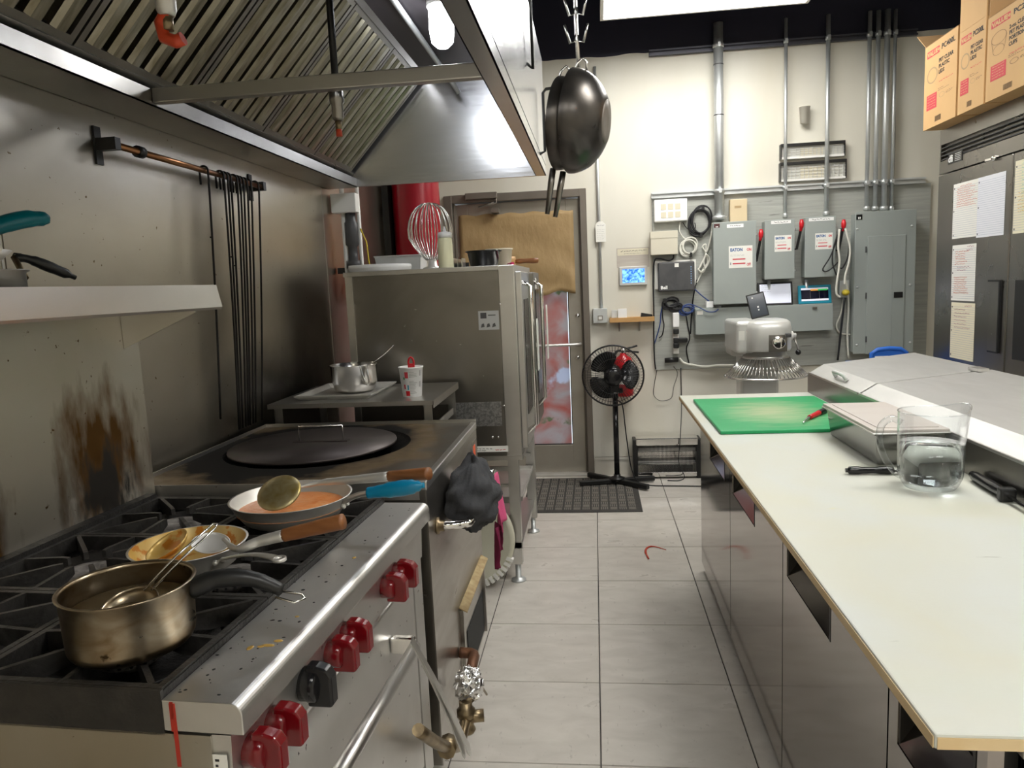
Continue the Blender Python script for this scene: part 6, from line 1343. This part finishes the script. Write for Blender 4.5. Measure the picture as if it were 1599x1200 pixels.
MB().box((x0+x1)/2-.012, (x0+x1)/2+.016, YB-.061, YB-.06, z1-.036, z1-.010).build('sticker', paper_w, t)
for i in range(8): MB().box(x1-.028, x1-.022, YB-.0608, YB-.06, z0+.05+.016*i, z0+.056+.016*i).build('status_lamp', mat('lamp_blue', (.3, .5, .8), .3), t)
# cable coils and cords
def coil(label, cu, cv, ru, rv, turns, m, r, y=YB-.012, ties=()):
    c = py(cu, cv, y); sc = 5.3/FPX; pts = []
    for i in range(turns*28):
        a = 2*PI*i/28; tn = i/28; k = 1-.22*abs(math.sin(tn*1.9))+.04*math.sin(i*.37); pts.append((c.x+ru*sc*k*math.cos(a)+.012*math.sin(tn*2.3), y-.006*(1+math.sin(tn*2.1))-.003, c.z+rv*sc*k*math.sin(a+.1)+.008*math.cos(tn*1.7)))
    t = thing('cable_coil', label, 'cable', (c.x, y, c.z-rv*sc)); MB().tube(pts, r, 6).build('cable', m, t)
    for a in ties: p = (c.x+ru*sc*.95*math.cos(a), y-.006, c.z+rv*sc*.95*math.sin(a)); MB().box(p[0]-.008, p[0]+.008, y-.022, y+.006, p[2]-.016, p[2]+.016).build('tie', black_pl, t)
coil('round coil of black cable beside the thick conduit', 1093, 346, 17.5, 22, 5, black_cable, .0055, ties=(1.3, -1.5))
coil('round coil of white cable beside the beige box', 1075, 386, 13, 13, 6, white_cable, .005, ties=(-1.3,))
coil('bundle of black power cable under the modem', 1047, 474, 12, 8, 6, black_cable, .006, ties=(2.5,))
def cord(name, label, pts, m, r, y=YB-.010, n=6, grp=None):
    P = [py(u, v, y-(p[0] if p else 0)) for (u, v, *p) in pts]; return tag(MB().tube(P, r, 6, smooth_n=n).build(name, m), label, 'cable', grp)
cord('white_cable', 'white cord bundle hanging between modem and largest switch box', [(1112.5, 348), (1110.5, 368), (1103, 395), (1102, 382), (1097, 386), (1102, 396), (1095, 412), (1091, 424), (1098, 425), (1104, 414), (1106, 408), (1102, 397), (1105, 410), (1098, 420), (1093, 432), (1088, 442)], white_cable, .0055, YB-.02)
cord('white_cable', 'white cord loop wound below the long white cord', [(1103, 396), (1094, 416), (1090, 421), (1096, 424), (1104, 416), (1108, 405), (1103, 398), (1099, 408), (1101, 420)], white_cable, .005, YB-.035)
cord('black_cable', 'black cable running down the edge of the plywood board', [(1052, 398), (1051, 404), (1044, 407), (1030, 404), (1022, 408), (1020, 440), (1021, 480), (1021, 520), (1022, 560), (1024, 577)], black_cable, .0055, YB-.02)
cord('black_cable', 'black cable looping loose below the modem onto the board', [(1036, 472), (1032, 490), (1031, 505), (1026, 524), (1021, 540)], blue_cable, .004)
cord('black_cable', 'short black cable with plug end hanging on the board', [(1034, 476), (1035, 498), (1037, 508), (1034, 523), (1029, 528)], black_cable, .004)
cord('black_cable', 'black cable hanging beside the white power strip', [(1070, 486), (1074, 508), (1077, 528), (1072, 545), (1076, 568)], black_cable, .0045)
cord('black_cable', 'black cable hanging beside the grey trough end', [(1088, 437), (1083, 462), (1080, 490), (1078, 522)], black_cable, .005)
cord('blue_cable', 'blue network cable from modem to the trough', [(1085, 452), (1096, 462), (1110, 473), (1112, 477)], blue_cable, .0045, YB-.04)
cord('blue_cable', 'blue cable sagging across the front of the trough', [(1082, 476), (1095, 482), (1105, 487), (1116, 487), (1122, 483)], blue_cable, .004, YB-.115)
cord('white_cable', 'white conduit cable along the bottom of the board', [(1061, 560), (1068, 567), (1080, 570), (1100, 573), (1120, 571), (1146, 571)], white_cable, .0095, YB-.02)
for i, (pts, m, r) in enumerate((([(1315, 356), (1305, 380), (1296, 402), (1285, 420), (1290, 424), (1300, 418), (1308, 410)], black_cable, .0045), ([(1312, 357), (1302, 385), (1300, 410), (1306, 430)], black_cable, .0045), ([(1318, 357), (1325, 375), (1324, 400), (1316, 418), (1310, 418)], black_cable, .0045),
                               ([(1311, 358), (1309, 385), (1311, 410), (1307, 440), (1306, 458), (1312, 465)], white_cable, .007), ([(1320, 357), (1327, 385), (1326, 408), (1320, 430), (1319, 445)], white_cable, .007),
                               ([(1319, 437), (1323, 447), (1325, 480), (1323, 520), (1325, 560)], white_cable, .0065), ([(1318, 462), (1313, 490), (1306, 508), (1312, 520), (1330, 523)], white_cable, .006), ([(1319, 465), (1314, 510), (1308, 563)], black_cable, .007))):
    lab = ['black cord loop slung wide from the red lever beside the breaker panel', 'black cord hanging straight from the red lever beside the breaker panel', 'black cord looping back from the red lever to the board', 'white cord hanging from the red lever to the outlet box', 'white cord draped from the red lever down to the yellow plug', 'white cord hanging along the breaker panel edge', 'white cord stapled in a curve below the outlet box', 'thick black cord running down from the outlet box'][i]
    cord(('black_cable', 'white_cable')[m is white_cable], lab, pts, m, r, YB-(.150, .162, .174, .190, .190, .045, .022, .070)[i])
coil('loose bundle of dark blue cable beside the power strip', 1072, 484, 11, 7, 4, blue_cable, .005)
coil('small knot of black cable beside the modem underside', 1055, 480, 9, 5, 5, black_cable, .006)
cord('white_cable', 'thin white cord from the alarm panel down to the cable coil', [(1062, 347), (1061, 360), (1066, 370), (1072, 374)], white_cable, .004, YB-.02)
cord('black_cable', 'black cable looping from the alarm panel to the black coil', [(1066, 347), (1072, 356), (1080, 360), (1086, 356), (1085, 348)], black_cable, .003, YB-.02)
t, x0, x1, z0, z1 = wthing('outlet_box', 'steel outlet box with yellow plug between switch and breaker panel', 'outlet', 1311, 438, 1326, 465, .045)
MB().box(x0, x1, YB-.045, YB, z0, z1).build('box', galv, t, bevel=.003); p = py(1320, 457, YB-.06); MB().sphere((p.x, YB-.07, p.z), .026, 14, 10, 1, .9, .8).build('yellow_plug', mat('plug_yellow', (.70, .55, .05), .4), t)
t, x0, x1, z0, z1 = wthing('power_strip', 'white power strip with black plugs mounted on the board', 'power strip', 1051, 489, 1060, 553, .035)
MB().box(x0, x1, YB-.035, YB, z0, z1).build('strip', white_pl, t, bevel=.004); MB().box(x0-.002, x1+.002, YB-.055, YB-.035, z1-.10, z1+.002).build('white_adapter', white_cl, t, bevel=.004)
for v in (518, 532, 540): p = py(1056, v, YB-.06); MB().box(p.x-.02, p.x+.018, YB-.075, YB-.035, p.z-.018, p.z+.018).build('plug', black_pl, t, bevel=.006)
p = py(1066, 532, YB-.05); MB().box(p.x-.035, p.x+.035, YB-.06, YB-.004, p.z-.015, p.z+.018).build('adapter_block', black_pl, t, bevel=.006)
p = py(1048, 563, YB-.03); t = thing('power_adapter', 'black round-ended power adapter at the board bottom', 'adapter', (p.x, YB-.03, p.z-.02)); MB().cyl((p.x-.045, YB-.028, p.z), (p.x+.05, YB-.028, p.z+.004), .018, n=14).build('body', black_pl, t)
p = py(1108, 479, WYF+.03); tag(MB().box(p.x-.025, p.x+.025, WYF+.01, WYF+.06, WZ+.001, WZ+.046).build('small_white_box', white_cl, bevel=.004), 'small white plastic box standing on the trough end', 'box')
# broken double vent grille, cup shaped sensor
def grille(label, u0, v0, u1, v1):
    t, x0, x1, z0, z1 = wthing('wall_grille', label, 'vent', u0, v0, u1, v1, .05, None, YW)
    yf = YW-.05
    MB().box(x0, x1, yf+.02, YW-.002, z0, z1).build('filter_pad', mat('filter_grey', (.60, .59, .53), .8), t)
    MB().box(x0+(x1-x0)*.30, x0+(x1-x0)*.67, yf+.018, yf+.02, z0+.012, z1-.03).build('filter_patch', cream_pl, t)
    MB().box(x0, x1, yf, yf+.02, z1-.018, z1).build('dark_header', black_pl, t)
    MB().box(x0, x1, yf+.005, yf+.02, z0, z0+.014).build('sill', white_pl, t)
    for i in range(15): x = x0+(x1-x0)*(i+.5)/15; MB().box(x-.0016, x+.0016, yf+.012, yf+.016, z0+.012, z1-.026).build('grid_bar', grey_lite, t)
    for i in range(4): z = z0+.014+(z1-z0-.042)*(i+.5)/4; MB().box(x0, x1, yf+.010, yf+.012, z-.0015, z+.0015).build('grid_bar', grey_lite, t)
    for x in (x0-.006, x1): MB().box(x, x+.006, yf+.002, YW, z0, z1).build('side_frame', black_pl, t)
grille('upper grille of the open wall vent behind the conduits', 1221, 222, 1319, 246)
grille('lower grille of the open wall vent, slightly wider', 1220, 251, 1321, 281)
p = py(1256, 180, YW-.03); t = thing('wall_sensor', 'small cup-shaped beige sensor on the wall above the vent', 'sensor', (p.x, YW-.03, p.z-.06)); MB().lathe([(1e-5, -.055), (.028, -.055), (.034, .05), (.036, .05), (.036, .055), (1e-5, .055)], (p.x, YW-.037, p.z), 20).build('cup', mat('sensor_beige', (.68, .65, .57), .5), t)
# items left of the board
t, x0, x1, z0, z1 = wthing('wall_display', 'small wall tablet showing a bright blue picture', 'tablet', 967, 416, 1011, 446, .022, None, YW)
MB().box(x0, x1, YW-.022, YW, z0, z1).build('frame', grey_lite, t, bevel=.006, seg=3); MB().box(x0+.022, x1-.020, YW-.0232, YW-.022, z0+.02, z1-.018).build('screen', scr_blue, t)
t, x0, x1, z0, z1 = wthing('document_sleeve', 'clear plastic document sleeve taped above the blue wall tablet', 'sign', 963, 387, 1014, 418, .003, None, YW)
MB().box(x0, x1, YW-.002, YW, z0, z1).build('backing_sheet', mat('sheet_grey', (.50, .47, .41), .6, 0, (.42, .36, .32), 14, (.3, 1, 3)), t); MB().box(x0+.006, x1-.006, YW-.0026, YW-.002, z1-.052, z1-.006).build('header_sheet', cream_pl, t)
mb = MB(); M0 = BACKW((x0, YW-.0029, z1)); squiggle(mb, M0, .03, x1-x0-.02, -.022, .005, .0018); squiggle(mb, M0, .05, x1-x0-.06, -.040, .002, .0009); mb.build('header_print', ink_blk, t, fix=False)['kind'] = 'stuff'
t, x0, x1, z0, z1 = wthing('wall_shelf', 'small light wood wall shelf beside the fan', 'shelf', 952, 496, 1022, 503, .10, None, YW)
SZ_ = z1; MB().box(x0, x1, YW-.10, YW, z0, z1).build('board', wood_l, t)
for f in (.22, .68): x = x0+(x1-x0)*f; MB().prism([(YW, z0), (YW-.08, z0), (YW-.08, z0-.006), (YW-.008, z0-.07), (YW, z0-.07)], x-.003, x+.003, 'x').build('bracket', steel_dark, t)
p = py(971, 490, YW-.05); tag(MB().box(p.x-.028, p.x+.034, YW-.08, YW-.03, SZ_+.0005, SZ_+.062).build('white_carton', white_cl), 'small white carton on the wooden wall shelf', 'box')
p = py(960, 490, YW-.05); tag(MB().box(p.x-.022, p.x+.016, YW-.06, YW-.02, SZ_+.0005, SZ_+.055).build('clear_case', pl_clear), 'frosted little case beside the white carton on the shelf', 'case')
p = py(1008, 492, YW-.05); tag(MB().prism([(-.035, 0), (.05, 0), (.045, .014), (-.03, .028)], -.02, .02, 'y', Matrix.Translation((p.x, YW-.05, SZ_+.0005))).build('remote_clip', black_pl), 'black clip lying on the wooden wall shelf', 'clip')
x = py(935, 330, YW-.02).x; zt_, zb_ = py(932, 205, YW).z, py(937, 482, YW).z
tag(MB().cyl((x, YW-.014, zb_), (x, YW-.014, 2.9), .011, n=12).build('switch_conduit', galv), 'single thin conduit down to the switch beside the door', 'conduit')
t, x0, x1, z0, z1 = wthing('light_switch', 'square steel switch plate at the foot of the thin conduit', 'switch', 926, 482, 948.5, 505, .045, None, YW)
MB().box(x0, x1, YW-.045, YW, z0, z1).build('box', galv, t, bevel=.003); MB().box((x0+x1)/2-.018, (x0+x1)/2+.018, YW-.05, YW-.045, z0+.02, z0+.055).build('toggle_surround', steel_dark, t); MB().box((x0+x1)/2-.012, (x0+x1)/2+.012, YW-.058, YW-.05, z0+.028, z0+.048).build('toggle', white_pl, t)
x0, x1, z0, z1 = wrect(930, 346, 946, 378, YW-.03); t = thing('hanging_tag', 'white inspection tag hung on the thin conduit beside the door', 'tag', ((x0+x1)/2, YW-.028, z0))
MB().prism([(x0, z0), (x1, z0), (x1, z1-.02), (x1-.02, z1), (x0+.02, z1), (x0, z1-.02)], YW-.0285, YW-.0275, 'y').build('card', paper_w, t)
mb = MB(); M0 = BACKW((x0, YW-.0289, z0)); squiggle(mb, M0, .01, x1-x0-.01, (z1-z0)*.80, .004, .0016)
for i in range(6): squiggle(mb, M0, .01, x1-x0-.01, (z1-z0)*(.15+.09*i), .0015, .0007)
mb.build('tag_print', print_grey, t, fix=False)['kind'] = 'stuff'
# bracket pipe stub near the hanging woks
a, c = py(848, 182, YW-.03), py(878, 180, YW-.03); t = thing('pipe_stub', 'short grey pipe stub on the wall beside the woks', 'pipe', (a.x, YW-.03, a.z-.02)); MB().cyl((a.x-.02, YW-.025, a.z), (c.x+.05, YW-.025, a.z+.004), .013, n=10).build('pipe', galv, t); MB().lathe([(.018, -.014), (.022, -.008), (.022, .008), (.018, .014)], (a.x+.07, YW-.025, a.z), 12, Matrix.Rotation(PI/2, 4, 'Y')).build('coupling', galv, t)
# fire extinguisher behind the fan
p = py(974, 585, YW-.08); ex = thing('fire_extinguisher', 'red fire extinguisher hung on the wall behind the fan', 'fire extinguisher', (p.x, YW-.08, .62))
zb_, zt_ = py(974, 618, YW-.08).z, py(974, 556, YW-.08).z
MB().lathe([(1e-5, zb_), (.062, zb_), (.068, zb_+.01), (.068, zt_-.05), (.055, zt_-.015), (.026, zt_+.004), (.02, zt_+.02), (1e-5, zt_+.02)], (p.x, YW-.078, 0), 28).build('cylinder', red_pl, ex)
MB().lathe([(.0685, zb_+.09), (.0688, zb_+.15)], (p.x, YW-.078, 0), 28, cap=False).build('label', paper_w, ex)
MB().lathe([(.016, zt_+.018), (.02, zt_+.024), (.02, zt_+.05), (.012, zt_+.056), (1e-5, zt_+.056)], (p.x, YW-.078, 0), 14).build('valve', chrome, ex)
MB().tube([(p.x, YW-.078, zt_+.05), (p.x+.04, YW-.08, zt_+.055), (p.x+.10, YW-.085, zt_+.07)], .007, 8).build('lever', black_pl, ex); MB().tube([(p.x, YW-.078, zt_+.036), (p.x+.05, YW-.08, zt_+.03), (p.x+.11, YW-.085, zt_+.022)], .007, 8).build('carry_handle', black_pl, ex)
MB().tube([(p.x-.01, YW-.08, zt_+.04), (p.x-.05, YW-.09, zt_+.03), (p.x-.075, YW-.09, zt_-.05), (p.x-.074, YW-.09, zb_+.06)], .009, 8, smooth_n=4).build('hose', black_rub, ex)
# floor mat
m0, m1, m2, m3_ = pz(825, 800, 0), pz(1007, 799, 0), pz(985, 747, 0), pz(828, 749, 0)
mx0, mx1, my0, my1 = -.50, .262, 4.46, 5.27
mt = thing('door_mat', 'black ribbed rubber entrance mat in front of the door', 'mat', ((mx0+mx1)/2, (my0+my1)/2, 0))
MB().box(mx0, mx1, my0, my1, 0, .006).build('mat_base', mat_rub, mt, bevel=.003)
rb = MB(); cell = .058; i = 0; y = my0+.035
while y < my1-.06:
    x = mx0+.035; j = 0
    while x < mx1-.06:
        if (i+j) % 2 == 0:
            for k in range(4): rb.box(x+.006+.0125*k, x+.012+.0125*k, y+.006, y+.050, .006, .009)
        else:
            for k in range(4): rb.box(x+.006, x+.050, y+.006+.0125*k, y+.012+.0125*k, .006, .009)
        x += cell; j += 1
    y += cell; i += 1
rb.build('rib', mat_rib, mt, fix=False)['kind'] = 'stuff'
# pedestal fan
f0 = pz(963, 752, 0); fx, fy = .125, 5.10
fn = thing('pedestal_fan', 'black pedestal fan with three blades on a cross base', 'fan', (fx, fy, 0))
for a in (.22, .22+PI, -.72, -.72+PI): MB().box(.02, .27, -.018, .018, .011 if a else 0, .045, Matrix.Translation((fx, fy, 0)) @ Matrix.Rotation(a, 4, 'Z')).build('base_arm', black_pl, fn, bevel=.006)
MB().lathe([(.055, .042), (.055, .05), (.035, .058), (.024, .062), (.024, .075)], (fx, fy, 0), 24).build('base_collar', black_pl, fn)
zf = py(957, 587, fy-.08).z; xf_ = py(957, 587, fy-.08).x
MB().cyl((fx, fy, .06), (fx, fy, .62), .019, n=16).cyl((fx, fy, .62), (fx, fy, .66), .024, n=16).build('pole', black_gl, fn)
MB().cyl((fx, fy, .655), (fx, fy, .72), .027, n=16).build('height_collar', grey_lite, fn); MB().lathe([(.012, 0), (.018, .006), (.018, .028), (1e-5, .03)], (fx+.025, fy, .67), 12, Matrix.Rotation(PI/2, 4, 'Y')).build('clamp_knob', black_pl, fn)
MB().box(fx-.034, fx+.030, fy-.028, fy+.028, .72, zf-.13).build('control_neck', black_pl, fn, bevel=.01)
fcx = fx-.012
MB().lathe([(.05, 0), (.062, .03), (.062, .11), (.04, .15), (1e-5, .15)], (fcx, fy-.02, zf), 24, Matrix.Rotation(-PI/2, 4, 'X')).build('motor', black_pl, fn); MB().box(fcx-.02, fcx+.02, fy, fy+.06, zf-.15, zf-.03).build('tilt_joint', black_pl, fn)
FR = .207; fyc = fy-.075
for i, a in enumerate((2.15, .02, -2.35)):
    b = MB(); vs = []; n = 10; k = 8
    for r_ in range(k+1):
        rr = .045+(.175-.045)*r_/k
        for j in range(n+1):
            wdt = .55+.35*math.sin(PI*(r_/k)*.75); th = a+(j/n-.5)*2*wdt*.85; tw = (j/n-.5)*.045
            rad = rr*(1-.10*((j/n-.5)*2)**2*(r_/k)); vs.append((fcx+rad*math.cos(th), fyc+tw, zf+rad*math.sin(th)))
    b.add(vs, [(q_*(n+1)+j, q_*(n+1)+j+1, (q_+1)*(n+1)+j+1, (q_+1)*(n+1)+j) for q_ in range(k) for j in range(n)], True)
    o = b.build('blade', black_gl, fn, fix=False); o.modifiers.new('s', 'SOLIDIFY').thickness = .002
MB().lathe([(.062, -.0), (.064, .01), (.058, .02), (.03, .026), (1e-5, .027)], (fcx, fyc-.045, zf), 30, Matrix.Rotation(PI/2, 4, 'X')).build('guard_badge', black_gl, fn)
MB().lathe([(.04, 0), (.04, .05), (1e-5, .055)], (fcx, fyc+.03, zf), 20, Matrix.Rotation(PI/2, 4, 'X')).build('blade_hub', black_pl, fn)
def circ(r, y, n=56): return [(fcx+r*math.cos(2*PI*i/n), y, zf+r*math.sin(2*PI*i/n)) for i in range(n)]
MB().tube(circ(FR, fyc), .006, 8, closed=True).build('outer_ring', black_pl, fn)
gr = MB()
for i in range(60):
    a = 2*PI*i/60; ca, sa = math.cos(a), math.sin(a)
    gr.tube([(fcx+r*ca, y, zf+r*sa) for r, y in ((.06, fyc-.058), (.12, fyc-.056), (.18, fyc-.042), (.205, fyc-.012), (FR, fyc))], .0012, 4)
    gr.tube([(fcx+r*ca, y, zf+r*sa) for r, y in ((.06, fyc+.05), (.14, fyc+.052), (.19, fyc+.038), (FR, fyc))], .0012, 4)
gr.build('guard_wire', black_pl, fn)['kind'] = 'stuff'
for r, y in ((.12, fyc-.056), (.175, fyc-.044)): MB().tube(circ(r, y), .0016, 5, closed=True).build('guard_hoop', black_pl, fn)
MB().tube([(fx+.018, fy+.012, .60), (fx+.050, fy-.010, .56), (fx+.070, fy-.02, .35), (fx+.10, fy-.025, .12), (fx+.15, fy-.035, .02), (fx+.24, fy-.06, .006), (fx+.42, fy-.08, .006), (fx+.62, fy-.10, .006)], .004, 6, smooth_n=6).build('power_cord', black_cable, fn)
# quartz heater at the wall
hx0, hx1 = py(988, 712, YW-.08).x, py(1093, 710, YW-.08).x; hz1_ = py(1040, 681, YW-.08).z; hzb = .015
ht_ = thing('quartz_heater', 'low electric quartz heater with wire grille against the wall', 'heater', ((hx0+hx1)/2, YW-.09, 0))
hy0, hy1 = YW-.15, YW-.03
for x in (hx0, hx1-.035): MB().box(x, x+.035, hy0, hy1, 0, hz1_-.01).build('end_cap', black_pl, ht_, bevel=.006)
MB().box(hx0+.02, hx1-.02, hy0-.004, hy1, hz1_-.055, hz1_).build('top_bar', chrome, ht_, bevel=.008); MB().box(hx0+.035, hx1-.035, hy1-.012, hy1-.008, .02, hz1_-.05).build('reflector', chrome, ht_); MB().box(hx0+.03, hx1-.03, hy0, hy1, .015, .05).build('bottom_bar', chrome, ht_, bevel=.004)
for f in (.36, .68): z = hz1_*f; MB().cyl((hx0+.03, hy0+.06, z), (hx1-.03, hy0+.06, z), .012, n=14).build('quartz_tube', tube_warm, ht_)
gw = MB()
for i in range(46): x = hx0+.04+(hx1-hx0-.08)*i/45; gw.box(x-.0011, x+.0011, hy0+.002, hy0+.004, .04, hz1_-.05)
gw.build('grille_wire', black_pl, ht_)['kind'] = 'stuff'
for z in (.12, .20): MB().box(hx0+.03, hx1-.03, hy0+.004, hy0+.006, z-.0015, z+.0015).build('grille_bar', black_pl, ht_)
tag(MB().tube([py(1063, 575, YW-.02), py(1064, 615, YW-.02), py(1064, 650, YW-.12), py(1063, 668, YW-.19), py(1062, 690, YW-.19), py(1060, 722, YW-.19), Vector((.60, YW-.20, .03)), Vector((.56, YW-.22, .006)), Vector((.48, YW-.215, .006))], .0035, 6, smooth_n=6).build('heater_cable', black_cable), 'thin black cord hanging from the board in front of the heater', 'cable')
tag(MB().tube([py(1026, 578, YW-.015), py(1022, 600, YW-.015), py(1021, 617, YW-.015), py(1031, 626, YW-.015), py(1048, 622, YW-.015), py(1052, 604, YW-.015), py(1058, 584, YW-.015), py(1052, 572, YW-.03)], .002, 5, smooth_n=6).build('drooping_wire', black_cable), 'thin dark wire loop drooping below the plywood board', 'wire')
# chilli scrap on the floor tiles
c = [pz(u, v, .005) for (u, v) in ((1013, 873), (1008, 862), (1012, 855), (1022, 854), (1040, 859))]
tag(MB().tube(c, [.004, .006, .005, .004, .003, .002], 7, smooth_n=5).build('dried_chilli', red_fruit), 'thin dried red chilli stalk lying on the floor tiles', 'chilli')
for _o in list(bpy.data.objects):
    if '_o' in _o: del _o['_o']
